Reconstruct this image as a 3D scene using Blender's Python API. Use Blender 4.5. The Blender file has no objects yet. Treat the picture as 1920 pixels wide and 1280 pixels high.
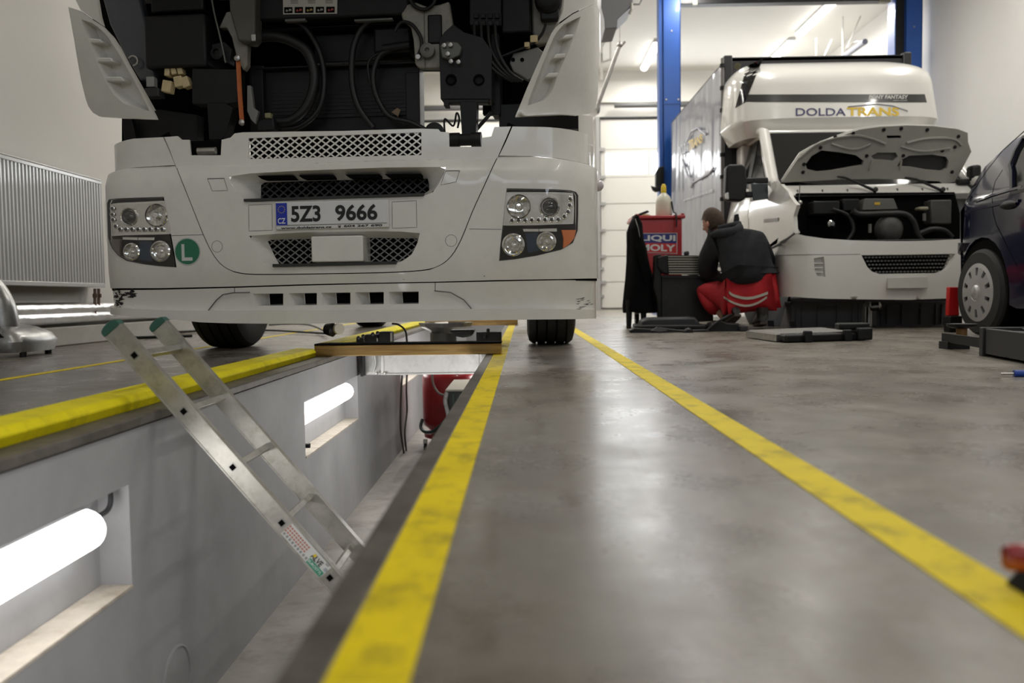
import bpy, bmesh, math, random
from mathutils import Vector as V, Matrix
from mathutils.geometry import delaunay_2d_cdt
from mathutils.bvhtree import BVHTree
random.seed(7)
sc = bpy.context.scene
COL = sc.collection

# ------------------------------------------------------------------ camera
FPX = 1600.0                      # focal length in pixels of the 1920x1280 frame
CAMZ = 0.32
def dcam(u, v): return V(((u-960)/FPX, (640-v)/FPX, -1.0))
Yc = dcam(982, 555).normalized()
_r = 0.0122
Xc = V((1, _r, -(Yc.x + _r*Yc.y)/Yc.z)).normalized()
Zc = Xc.cross(Yc)
CAM = V((0, 0, CAMZ))
def ray(u, v):
    d = dcam(u, v)
    return V((d.dot(Xc), d.dot(Yc), d.dot(Zc)))
cam = bpy.data.cameras.new('camera'); camo = bpy.data.objects.new('camera', cam); COL.objects.link(camo)
camo.matrix_world = Matrix(((Xc.x, Xc.y, Xc.z, CAM.x), (Yc.x, Yc.y, Yc.z, CAM.y), (Zc.x, Zc.y, Zc.z, CAM.z), (0, 0, 0, 1)))
cam.sensor_width = 36; cam.lens = 36*FPX/1920; cam.clip_start = .02
cam.dof.use_dof = True; cam.dof.focus_distance = 4.0; cam.dof.aperture_fstop = 2.5
sc.camera = camo

# ------------------------------------------------------------------ view, world, daylight
sc.view_settings.view_transform = 'Standard'; sc.view_settings.look = 'None'
sc.view_settings.gamma = 1; sc.view_settings.use_curve_mapping = False
sc.view_settings.exposure = 0.08
w = bpy.data.worlds.new('world'); sc.world = w; w.use_nodes = True
w.node_tree.nodes['Background'].inputs[0].default_value = (.75, .85, 1, 1)
w.node_tree.nodes['Background'].inputs[1].default_value = .6
sc.cycles.max_bounces = 7; sc.cycles.diffuse_bounces = 4; sc.cycles.glossy_bounces = 4; sc.cycles.transparent_max_bounces = 10
sc.cycles.caustics_reflective = False; sc.cycles.caustics_refractive = False
sc.cycles.sample_clamp_indirect = 6
def area(name, loc, rot, sx, sy, power, col=(1, 1, 1)):
    l = bpy.data.lights.new(name, 'AREA'); l.shape = 'RECTANGLE'; l.size = sx; l.size_y = sy; l.energy = power; l.color = col
    o = bpy.data.objects.new(name, l); COL.objects.link(o); o.location = loc; o.rotation_euler = [math.radians(a) for a in rot]
    return o
# fluorescent rows under the ceiling (1.5 m tubes), those out of frame are lamps only
for x, y, p in ((2.62, 17.6, 60), (2.62, 13.3, 60), (5.2, 17.5, 60), (5.2, 15.3, 60), (5.2, 9.5, 55), (2.62, 8.8, 62), (-.6, 17.6, 60), (-.6, 13.4, 60), (-.6, 9.2, 50), (5.2, 5.0, 46), (2.62, 4.4, 50), (-2.4, 3.5, 9), (-.6, .5, 18), (2.4, .2, 38), (-2.6, 9.5, 26), (-2.6, 14.0, 50)):
    area('tube_light', (x, y, 5.02), (0, 0, 0), .12, 1.8, p, (1, .965, .90))
# daylight from the windows of the doors behind the camera and in the far door
area('rear_window_light', (2.6, -4.6, 3.1), (-82, 0, 180), 4.5, 1.0, 42, (.80, .88, 1))
area('rear_window_light', (-1.6, -4.6, 3.1), (-82, 0, 180), 3.0, 1.0, 26, (.80, .88, 1))
area('far_window_light', (3.4, 18.85, 3.19), (90, 0, 180), 3.6, .42, 60, (.9, .95, 1))

for y, p in ((1.4, 3), (4.8, 6), (8.0, 7), (11.3, 6)):      # tube lamps in the right pit wall, under the floor edge
    area('pit_tube_light', (-.13, y, -.30), (0, 90, 0), .09, 1.1, p, (1, .98, .95))

# ------------------------------------------------------------------ materials
MATS = {}
def mat(name, col, rough=.5, metal=0, var=0, vscale=8, bump=0, bscale=40, coat=0, emit=0, ecol=None, spec=.5, dirt=None, dscale=3, damt=.5, alpha=1):
    if name in MATS: return MATS[name]
    m = bpy.data.materials.new(name); m.use_nodes = True; nt = m.node_tree; N = nt.nodes; L = nt.links
    b = N['Principled BSDF']
    c = (*col, 1)
    b.inputs['Base Color'].default_value = c; b.inputs['Roughness'].default_value = rough; b.inputs['Metallic'].default_value = metal
    b.inputs['Specular IOR Level'].default_value = spec
    if coat: b.inputs['Coat Weight'].default_value = coat; b.inputs['Coat Roughness'].default_value = .06
    if emit:
        b.inputs['Emission Color'].default_value = (*(ecol or col), 1); b.inputs['Emission Strength'].default_value = emit
    src = None
    if var or bump or dirt:
        tc = N.new('ShaderNodeTexCoord')
    if var:
        n = N.new('ShaderNodeTexNoise'); n.inputs['Scale'].default_value = vscale; n.inputs['Detail'].default_value = 6; n.inputs['Roughness'].default_value = .65
        L.new(tc.outputs['Object'], n.inputs['Vector'])
        r = N.new('ShaderNodeValToRGB')
        lo = [max(0, x*(1-var)) for x in col]; hi = [min(1, x*(1+var)) for x in col]
        r.color_ramp.elements[0].color = (*lo, 1); r.color_ramp.elements[1].color = (*hi, 1)
        r.color_ramp.elements[0].position = .3; r.color_ramp.elements[1].position = .7
        L.new(n.outputs['Fac'], r.inputs['Fac']); src = r.outputs['Color']
    if dirt:
        n = N.new('ShaderNodeTexNoise'); n.inputs['Scale'].default_value = dscale; n.inputs['Detail'].default_value = 8; n.inputs['Roughness'].default_value = .7
        L.new(tc.outputs['Object'], n.inputs['Vector'])
        r = N.new('ShaderNodeValToRGB'); r.color_ramp.elements[0].position = .5; r.color_ramp.elements[1].position = .75
        r.color_ramp.elements[0].color = (0, 0, 0, 1); r.color_ramp.elements[1].color = (damt, damt, damt, 1)
        L.new(n.outputs['Fac'], r.inputs['Fac'])
        mx = N.new('ShaderNodeMixRGB'); mx.inputs[1].default_value = c; mx.inputs[2].default_value = (*dirt, 1)
        L.new(r.outputs['Color'], mx.inputs[0])
        if src: L.new(src, mx.inputs[1])
        src = mx.outputs[0]
    if src: L.new(src, b.inputs['Base Color'])
    if bump:
        n = N.new('ShaderNodeTexNoise'); n.inputs['Scale'].default_value = bscale; n.inputs['Detail'].default_value = 5
        L.new(tc.outputs['Object'], n.inputs['Vector'])
        bp = N.new('ShaderNodeBump'); bp.inputs['Strength'].default_value = bump; bp.inputs['Distance'].default_value = .01
        L.new(n.outputs['Fac'], bp.inputs['Height']); L.new(bp.outputs['Normal'], b.inputs['Normal'])
    MATS[name] = m
    return m
def glass_mat(name, tint=(1, 1, 1), k=.12):
    m = bpy.data.materials.new(name); m.use_nodes = True; nt = m.node_tree; N = nt.nodes; L = nt.links
    N.remove(N['Principled BSDF'])
    t = N.new('ShaderNodeBsdfTransparent'); t.inputs[0].default_value = (*tint, 1)
    g = N.new('ShaderNodeBsdfGlossy'); g.inputs['Roughness'].default_value = .03
    lw = N.new('ShaderNodeLayerWeight'); lw.inputs['Blend'].default_value = .5
    pw = N.new('ShaderNodeMath'); pw.operation = 'POWER'; pw.inputs[1].default_value = 4; L.new(lw.outputs['Facing'], pw.inputs[0])
    f = N.new('ShaderNodeMapRange'); f.inputs[3].default_value = .05; f.inputs[4].default_value = .6; L.new(pw.outputs[0], f.inputs[0])
    mx = N.new('ShaderNodeMixShader'); L.new(f.outputs[0], mx.inputs[0]); L.new(t.outputs[0], mx.inputs[1]); L.new(g.outputs[0], mx.inputs[2])
    L.new(mx.outputs[0], N['Material Output'].inputs[0])
    MATS[name] = m
    return m
WHITE = mat('white_truck_paint', (.80, .785, .74), .30, coat=.5, var=.05, vscale=3, dirt=(.25, .23, .2), dscale=9, damt=.10)
VANW = mat('white_van_paint', (.74, .73, .69), .25, coat=.6, var=.03, vscale=3)
BLACK = mat('black_plastic', (.007, .007, .0075), .5, spec=.35)
BLACKM = mat('black_matt', (.003, .003, .003), .9, spec=.08)
RUBBER = mat('tyre_rubber', (.018, .018, .018), .75, var=.25, vscale=30)
DGREY = mat('dark_grey_plastic', (.026, .026, .028), .5, var=.15, vscale=12)
SEAM = mat('dark_seam', (.03, .03, .03), .7)
CHROME = mat('chrome', (.82, .82, .80), .12, 1)
STEEL = mat('worn_steel', (.45, .44, .42), .38, 1, var=.2, vscale=20)
LENS = mat('dark_lens', (.01, .01, .012), .05, coat=1)
AMBER = mat('amber_lens', (.75, .18, .02), .2, coat=.6)
REDP = mat('red_paint', (.42, .014, .018), .35, coat=.3, var=.1)
ALU = mat('ladder_aluminium', (.52, .505, .46), .38, .85, var=.16, vscale=14, dirt=(.20, .18, .13), dscale=22, damt=.55, bump=.05, bscale=60)
YEL = None
GLASS = glass_mat('clear_glass')
DGLASS = glass_mat('dark_glass', (.25, .27, .28))

# ------------------------------------------------------------------ frames and pixel look-up at real depths
class Fr:
    def __init__(s, o, yaw=0, X=None, Y=None):
        a = math.radians(yaw)
        s.o = V(o); s.X = V(X) if X else V((math.cos(a), -math.sin(a), 0)); s.Y = V(Y) if Y else V((math.sin(a), math.cos(a), 0)); s.Z = V((0, 0, 1))
    def w(s, x, y, z): return s.o + s.X*x + s.Y*y + s.Z*z
    def l(s, p):
        d = p - s.o; return V((d.dot(s.X), d.dot(s.Y), d.dot(s.Z)))
    def rl(s, u, v):
        d = ray(u, v); return s.l(CAM), V((d.dot(s.X), d.dot(s.Y), d.dot(s.Z)))
    def hit(s, u, v, d):            # local point on the plane y = d
        o, r = s.rl(u, v); return o + r*((d-o.y)/r.y)
    def hitw(s, u, v, d):
        p = s.hit(u, v, d); return s.w(*p)
WF = Fr((0, 0, 0))
def at(u, v, Y): return WF.hit(u, v, Y)
def atz(u, v, z):
    r = ray(u, v); return CAM + r*((z-CAM.z)/r.z)
def atx(u, v, x):
    r = ray(u, v); return CAM + r*(x/r.x)
def atp(u, v, p0, n):
    r = ray(u, v); p0 = V(p0); n = V(n); return CAM + r*((p0-CAM).dot(n)/r.dot(n))

# ------------------------------------------------------------------ objects
ORG = {}
def thing(name, label, cat, loc=(0, 0, 0), group=None):
    o = bpy.data.objects.new(name, None); COL.objects.link(o); o.location = loc; o.empty_display_size = .1
    o['label'] = label; o['category'] = cat
    if group: o['group'] = group
    ORG[o] = V(loc); return o
def tag(o, label, cat, group=None):
    o['label'] = label; o['category'] = cat
    if group: o['group'] = group
    return o
def link(name, me, parent=None, kind=None):
    o = bpy.data.objects.new(name, me); COL.objects.link(o)
    if parent:
        o.parent = parent; ORG[o] = ORG[parent].copy()
    else: ORG[o] = V((0, 0, 0))
    if kind: o['kind'] = kind
    return o
class MB:
    def __init__(s): s.v = []; s.f = []; s.m = []; s.mats = []
    def add(s, vs, fs, mt=None):
        n = len(s.v); s.v += [V(p) for p in vs]
        if mt is not None and mt not in s.mats: s.mats.append(mt)
        k = s.mats.index(mt) if mt is not None else 0
        for f in fs: s.f.append([i+n for i in f]); s.m.append(k)
        return s
    def box(s, x0, x1, y0, y1, z0, z1, fr=WF, mt=None):
        c = [fr.w(x, y, z) for x in (x0, x1) for y in (y0, y1) for z in (z0, z1)]
        return s.add(c, [(0, 1, 3, 2), (4, 6, 7, 5), (0, 4, 5, 1), (2, 3, 7, 6), (0, 2, 6, 4), (1, 5, 7, 3)], mt)
    def hexa(s, a, b, mt=None):     # two quads a (front) and b (back)
        return s.add(list(a)+list(b), [(0, 1, 2, 3), (7, 6, 5, 4), (0, 4, 5, 1), (1, 5, 6, 2), (2, 6, 7, 3), (3, 7, 4, 0)], mt)
    def prism(s, pts, vec, mt=None):
        n = len(pts); vec = V(vec); pts = [V(p) for p in pts]
        fs = [tuple(range(n)), tuple(range(2*n-1, n-1, -1))]
        fs += [(i, i+n, (i+1) % n+n, (i+1) % n) for i in range(n)]
        return s.add(pts+[p+vec for p in pts], fs, mt)
    def tube(s, pts, r, n=8, mt=None, closed=False, flat=1.0):
        pts = [V(p) for p in pts]; k = len(pts)
        rs = r if isinstance(r, (list, tuple)) else [r]*k
        rings = []; up = None
        for i, p in enumerate(pts):
            a = pts[(i-1) % k] if (closed or i > 0) else p; b = pts[(i+1) % k] if (closed or i < k-1) else p
            t = (b-a).normalized()
            if up is None: up = t.orthogonal().normalized()
            up = (up - t*up.dot(t)).normalized(); sd = t.cross(up)
            rings.append([p + (up*math.cos(2*math.pi*j/n) + sd*math.sin(2*math.pi*j/n)*flat)*rs[i] for j in range(n)])
        vs = [q for ring in rings for q in ring]; fs = []
        for i in range(k if closed else k-1):
            i2 = (i+1) % k
            fs += [(i*n+j, i*n+(j+1) % n, i2*n+(j+1) % n, i2*n+j) for j in range(n)]
        if not closed: fs += [tuple(range(n-1, -1, -1)), tuple(range((k-1)*n, k*n))]
        return s.add(vs, fs, mt)
    def cyl(s, p0, p1, r, n=16, mt=None): return s.tube([p0, p1], r, n, mt)
    def lathe(s, prof, o, ax, n=24, mt=None):   # prof: (radius, distance along ax)
        o = V(o); ax = V(ax).normalized(); a = ax.orthogonal().normalized(); b = ax.cross(a)
        vs = []; fs = []
        for r, h in prof:
            vs += [o + ax*h + (a*math.cos(2*math.pi*j/n) + b*math.sin(2*math.pi*j/n))*r for j in range(n)]
        for i in range(len(prof)-1):
            fs += [(i*n+j, i*n+(j+1) % n, (i+1)*n+(j+1) % n, (i+1)*n+j) for j in range(n)]
        if prof[0][0] > 1e-4: fs.append(tuple(range(n-1, -1, -1)))
        if prof[-1][0] > 1e-4: fs.append(tuple(range((len(prof)-1)*n, len(prof)*n)))
        return s.add(vs, fs, mt)
    def ball(s, c, r, n=10, mt=None, sc3=(1, 1, 1)):
        c = V(c); vs = []; fs = []; m = n//2+1
        for i in range(m+1):
            ph = math.pi*i/m
            vs += [c + V((math.sin(ph)*math.cos(2*math.pi*j/n)*r*sc3[0], math.sin(ph)*math.sin(2*math.pi*j/n)*r*sc3[1], math.cos(ph)*r*sc3[2])) for j in range(n)]
        for i in range(m): fs += [(i*n+j, (i+1)*n+j, (i+1)*n+(j+1) % n, i*n+(j+1) % n) for j in range(n)]
        return s.add(vs, fs, mt)
    def build(s, name, mt=None, parent=None, smooth=None, bevel=0, kind=None, seg=2, fixn=True):
        me = bpy.data.meshes.new(name); o0 = ORG[parent] if parent else V((0, 0, 0))
        me.from_pydata([tuple(p-o0) for p in s.v], [], s.f)
        for k in (s.mats or [mt]):
            me.materials.append(k if k is not None else mt)
        if s.mats: me.polygons.foreach_set('material_index', s.m)
        me.validate()
        if fixn:
            bm = bmesh.new(); bm.from_mesh(me); bmesh.ops.recalc_face_normals(bm, faces=bm.faces); bm.to_mesh(me); bm.free()
        if smooth is not None:
            me.shade_smooth(); me.set_sharp_from_angle(angle=math.radians(smooth))
        o = link(name, me, parent, kind)
        if bevel:
            b = o.modifiers.new('edge', 'BEVEL'); b.width = bevel; b.segments = seg; b.limit_method = 'ANGLE'; b.angle_limit = math.radians(35)
            if smooth is None:
                me.shade_smooth(); me.set_sharp_from_angle(angle=math.radians(30)); b.harden_normals = False
        return o
def dup(root, off=(0, 0, 0), label=None, rz=0):
    r = root.copy(); COL.objects.link(r); ORG[r] = ORG[root]+V(off); r.location = root.location + V(off)
    if rz: r.rotation_euler.z += rz
    if label: r['label'] = label
    for ch in list(root.children):
        c = ch.copy(); COL.objects.link(c); c.parent = r
        for g in list(ch.children):
            d = g.copy(); COL.objects.link(d); d.parent = c
    return r
def bez(pts, k=8):                 # Catmull-Rom through points
    pts = [V(p) for p in pts]; out = []
    for i in range(len(pts)-1):
        p0 = pts[max(i-1, 0)]; p1 = pts[i]; p2 = pts[i+1]; p3 = pts[min(i+2, len(pts)-1)]
        for j in range(k):
            t = j/k
            out.append(.5*((2*p1) + (p2-p0)*t + (2*p0-5*p1+4*p2-p3)*t*t + (3*p1-p0-3*p2+p3)*t**3))
    return out+[pts[-1]]

# ------------------------------------------------------------------ curved panels
def inpoly(p, poly):
    x, y = p; c = False; n = len(poly); j = n-1
    for i in range(n):
        xi, yi = poly[i]; xj, yj = poly[j]
        if (yi > y) != (yj > y) and x < (xj-xi)*(y-yi)/(yj-yi)+xi: c = not c
        j = i
    return c
def resamp(poly, d, closed=True):
    out = []; n = len(poly)
    for i in range(n if closed else n-1):
        a = V(poly[i]); b = V(poly[(i+1) % n]); k = max(1, int(math.ceil((b-a).length/d)))
        out += [tuple(a.lerp(b, j/k)) for j in range(k)]
    if not closed: out.append(tuple(poly[-1]))
    return out
def smoothpoly(poly, k=4, closed=True):
    n = len(poly); out = []
    P = [V(p) for p in poly]
    for i in range(n):
        p0, p1, p2, p3 = P[(i-1) % n], P[i], P[(i+1) % n], P[(i+2) % n]
        for j in range(k):
            t = j/k
            out.append(tuple(.5*((2*p1) + (p2-p0)*t + (2*p0-5*p1+4*p2-p3)*t*t + (3*p1-p0-3*p2+p3)*t**3)))
    return out
def tri2d(outline, holes, grid):
    vs = []; es = []
    for loop in [outline]+holes:
        n0 = len(vs); vs += [V(p) for p in loop]; m = len(loop); es += [(n0+i, n0+(i+1) % m) for i in range(m)]
    xs = [p[0] for p in outline]; ys = [p[1] for p in outline]
    if grid:
        gx = grid if not isinstance(grid, tuple) else grid[0]; gy = grid if not isinstance(grid, tuple) else grid[1]
        x = min(xs)+gx*.5
        while x < max(xs):
            y = min(ys)+gy*.5
            while y < max(ys):
                if inpoly((x, y), outline) and not any(inpoly((x, y), h) for h in holes): vs.append(V((x, y)))
                y += gy
            x += gx
    r = delaunay_2d_cdt(vs, es, [], 0, 1e-6)
    ov, of = r[0], r[2]; fs = []
    for f in of:
        c = sum((ov[i] for i in f), V((0, 0)))/len(f)
        if inpoly(c, outline) and not any(inpoly(c, h) for h in holes): fs.append(tuple(f))
    return [tuple(p) for p in ov], fs
class Surf:
    """front skin: plan curve (half width L, bow, corner radius r, side length) and a depth offset that varies with height"""
    def __init__(s, fr, L, bow, r, side=.4, off=None):
        s.fr = fr; s.L = L; s.bow = bow; s.r = r; s.side = side; s.off = off or (lambda z: 0.0)
        pl = []; n = 24
        for i in range(n+1):
            x = (L-r)*i/n; pl.append((x, bow*(x/L)**2))
        y0 = pl[-1][1]
        for i in range(1, 17):
            a = math.pi/2*i/16; pl.append((L-r+r*math.sin(a), y0+r*(1-math.cos(a))))
        s.yend = pl[-1][1]; pl.append((L, s.yend+side))
        s.sx = [0.0]
        for a, b in zip(pl, pl[1:]): s.sx.append(s.sx[-1]+math.hypot(b[0]-a[0], b[1]-a[1]))
        s.pl = pl; s.scorner = s.sx[-2]; s.smax = s.sx[-1]
    def _ip(s, xs, ys, x):
        if x <= xs[0]: return ys[0]
        if x >= xs[-1]: return ys[-1]
        lo, hi = 0, len(xs)-1
        while hi-lo > 1:
            m = (lo+hi)//2
            if xs[m] <= x: lo = m
            else: hi = m
        t = (x-xs[lo])/max(1e-9, xs[hi]-xs[lo]); return ys[lo]+(ys[hi]-ys[lo])*t
    def yc(s, ax):
        return s._ip([p[0] for p in s.pl[:-1]], [p[1] for p in s.pl[:-1]], ax)
    def hit(s, u, v):
        o, r = s.fr.rl(u, v); t0 = (-1.2-o.y)/r.y; t1 = (1.6-o.y)/r.y; N = 160; prev = None; best = None
        for i in range(N+1):
            t = t0+(t1-t0)*i/N; p = o+r*t
            ax = abs(p.x)
            g = (p.y - s.yc(ax) - s.off(p.z)) if ax < s.L else -1
            if g > 0:
                a, b = prev if prev else t, t
                for _ in range(30):
                    m = (a+b)/2; q = o+r*m
                    gg = (q.y - s.yc(abs(q.x)) - s.off(q.z)) if abs(q.x) < s.L else -1
                    if gg > 0: b = m
                    else: a = m
                q = o+r*b
                y = q.y-s.off(q.z); ax = abs(q.x)
                sv = s._ip([p[0] for p in s.pl[:-1]], s.sx[:-1], ax)
                if ax > s.L-.003 and y > s.yend: sv = min(s.smax, s.scorner+y-s.yend)
                return (math.copysign(sv, q.x), q.z)
            e = ax - s.L
            if best is None or abs(e) < best[0]: best = (abs(e), p)
            prev = t
        p = best[1]
        # the ray misses: the silhouette of the corner
        return (math.copysign(s.scorner, p.x), p.z)
    def P(s, sv, z, n=0.0):
        a = abs(sv); sg = 1 if sv >= 0 else -1
        def pt(q):
            q = max(0, min(s.smax, q)); return V((s._ip(s.sx, [p[0] for p in s.pl], q), s._ip(s.sx, [p[1] for p in s.pl], q)))
        p = pt(a); e = .01; d = (pt(a+e)-pt(a-e)); d = d.normalized() if d.length > 1e-6 else V((1, 0))
        nx, ny = d.y, -d.x
        if a < e: nx, ny = 0, -1
        return s.fr.w(sg*(p.x+nx*n), p.y+ny*n+s.off(z), z)
    def inset(s, d):
        o = s.off; return Surf(s.fr, s.L-d, s.bow, max(.04, s.r-d), s.side, lambda z: o(z)+d)
    def px(s, pts): return [s.hit(u, v) for u, v in pts]
    def pt(s, u, v, n=0): return s.P(*s.hit(u, v), n)
def panel(sf, outline, holes=(), thick=.006, name='panel', mt=None, parent=None, grid=.06, n=0.0, d=.03, smooth=40):
    outline = resamp(outline, d); holes = [resamp(h, d) for h in holes]
    vs, fs = tri2d(outline, holes, grid)
    fs = [f if sum((vs[f[i]][0]*vs[f[(i+1) % len(f)]][1]-vs[f[(i+1) % len(f)]][0]*vs[f[i]][1]) for i in range(len(f))) > 0 else tuple(reversed(f)) for f in fs]
    F = [sf.P(a, b, n) for a, b in vs]; B = [sf.P(a, b, n-thick) for a, b in vs]
    m = MB(); m.add(F, fs); m.add(B, [tuple(reversed(f)) for f in fs])
    cnt = {}
    for f in fs:
        for i in range(len(f)):
            a, b = f[i], f[(i+1) % len(f)]; cnt[(a, b)] = 1
    for (a, b) in list(cnt):
        if (b, a) not in cnt: m.add([F[a], F[b], B[b], B[a]], [(1, 0, 3, 2)])
    return m.build(name, mt, parent, smooth=smooth, fixn=False)
def strip(sf, pts, w, name, mt, parent, n=.001, h=None, closed=False):
    """thin raised or sunk line along a path of (s, z) points"""
    pts = resamp(pts, .03, closed); m = MB(); k = len(pts); A = []; 
    for i, p in enumerate(pts):
        a = V(pts[(i-1) % k] if (closed or i) else p); b = V(pts[(i+1) % k] if (closed or i < k-1) else p)
        t = (b-a).normalized(); q = V((-t.y, t.x))*w/2; p = V(p)
        A.append((sf.P(p.x+q.x, p.y+q.y, n), sf.P(p.x-q.x, p.y-q.y, n), sf.P(p.x-q.x, p.y-q.y, n-.004), sf.P(p.x+q.x, p.y+q.y, n-.004)))
    vs = [x for a in A for x in a]; fs = []
    for i in range(k if closed else k-1):
        j = (i+1) % k
        for c in range(4): fs.append((i*4+c, i*4+(c+1) % 4, j*4+(c+1) % 4, j*4+c))
    if not closed: fs += [(0, 1, 2, 3), ((k-1)*4+3, (k-1)*4+2, (k-1)*4+1, (k-1)*4)]
    m.add(vs, fs)
    if name is None: return m
    return m.build(name, mt, parent)
def recess(sf, loop, back, depth, name, mt, parent, front=0.0):
    """wall of a recess lofted from the opening to a smaller loop at depth (same point count)"""
    k = len(loop); m = MB(); vs = []
    for t in (0, .5, 1):
        for a, b in zip(loop, back):
            vs.append(sf.P(a[0]+(b[0]-a[0])*t, a[1]+(b[1]-a[1])*t, front-depth*t))
    fs = [(r*k+i, r*k+(i+1) % k, (r+1)*k+(i+1) % k, (r+1)*k+i) for r in (0, 1) for i in range(k)]
    m.add(vs, fs); return m.build(name, mt, parent, smooth=50)
def shrink(loop, sx, sz, dx=0, dz=0):
    cx = sum(p[0] for p in loop)/len(loop); cz = sum(p[1] for p in loop)/len(loop)
    return [(cx+(p[0]-cx)*sx+dx, cz+(p[1]-cz)*sz+dz) for p in loop]
def lattice(P, poly, pw, ph, wire, name, mt, parent, thick=.006):
    """diamond wire mesh clipped to a polygon; P maps (a, b, n) to the world"""
    xs = [p[0] for p in poly]; ys = [p[1] for p in poly]; x0, x1, y0, y1 = min(xs), max(xs), min(ys), max(ys); m = MB()
    L = math.hypot(pw, ph)
    for sg in (1, -1):
        c = x0-(y1-y0)*pw/ph-pw
        while c < x1+(y1-y0)*pw/ph+pw:
            # line x = c + sg*(y-y0)*pw/ph
            ts = []; K = len(poly)
            for i in range(K):
                a, b = poly[i], poly[(i+1) % K]
                fa = a[0]-(c+sg*(a[1]-y0)*pw/ph); fb = b[0]-(c+sg*(b[1]-y0)*pw/ph)
                if (fa > 0) != (fb > 0):
                    t = fa/(fa-fb); ts.append(a[1]+(b[1]-a[1])*t)
            ts.sort()
            for q in range(0, len(ts)-1, 2):
                ya, yb = ts[q], ts[q+1]
                if yb-ya < .003: continue
                pa = (c+sg*(ya-y0)*pw/ph, ya); pb = (c+sg*(yb-y0)*pw/ph, yb)
                tx, ty = sg*pw/L, ph/L; nx, ny = -ty*wire/2, tx*wire/2
                fr = [P(pa[0]+nx, pa[1]+ny, 0), P(pa[0]-nx, pa[1]-ny, 0), P(pb[0]-nx, pb[1]-ny, 0), P(pb[0]+nx, pb[1]+ny, 0)]
                bk = [P(pa[0]+nx, pa[1]+ny, -thick), P(pa[0]-nx, pa[1]-ny, -thick), P(pb[0]-nx, pb[1]-ny, -thick), P(pb[0]+nx, pb[1]+ny, -thick)]
                m.hexa(fr, bk)
            c += pw
    return m.build(name, mt, parent)
def pxbox(m, fr, u0, v0, u1, v1, d0, d1, mt=None):
    """box whose front face covers the pixel rectangle at local depth d0 and runs straight back to d1"""
    a = fr.hit(u0, v1, d0); b = fr.hit(u1, v0, d0); return m.box(a.x, b.x, d0, d1, a.z, b.z, fr, mt)
def pxpoly(m, fr, pts, d, depth, mt=None):
    P = [fr.hitw(u, v, d) for u, v in pts]; return m.prism(P, fr.Y*depth, mt)
def glyphs(txt, size, sx=1.0, bold=0.0, shear=0.0, align='LEFT', space=1.0):
    c = bpy.data.curves.new('t', 'FONT'); c.body = txt; c.size = size; c.offset = bold; c.shear = shear; c.align_x = align; c.resolution_u = 4; c.space_character = space
    o = bpy.data.objects.new('t', c); COL.objects.link(o)
    dg = bpy.context.evaluated_depsgraph_get(); me = o.evaluated_get(dg).to_mesh()
    vs = [(v.co.x*sx, v.co.y) for v in me.vertices]; fs = [tuple(p.vertices) for p in me.polygons]
    o.evaluated_get(dg).to_mesh_clear(); bpy.data.objects.remove(o); bpy.data.curves.remove(c)
    return vs, fs
def fit_text(txt, w, h, bold=0, shear=0, space=1.0):
    vs, fs = glyphs(txt, 1, bold=bold, shear=shear, space=space)
    x0 = min(v[0] for v in vs); x1 = max(v[0] for v in vs); y0 = min(v[1] for v in vs); y1 = max(v[1] for v in vs)
    return [((v[0]-x0)/(x1-x0)*w, (v[1]-y0)/(y1-y0)*h) for v in vs], fs
def letter(txt, w, h, P, name, mt, parent, bold=0, shear=0, space=1.0):
    vs, fs = fit_text(txt, w, h, bold, shear, space); m = MB(); m.add([P(a, b) for a, b in vs], fs)
    return m.build(name, mt, parent, fixn=False)
def quadmap(p00, p10, p01, p11, n=V((0, 0, 0))):   # bilinear map of the unit square to four corners
    return lambda a, b: p00*(1-a)*(1-b)+p10*a*(1-b)+p01*(1-a)*b+p11*a*b+n

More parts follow.
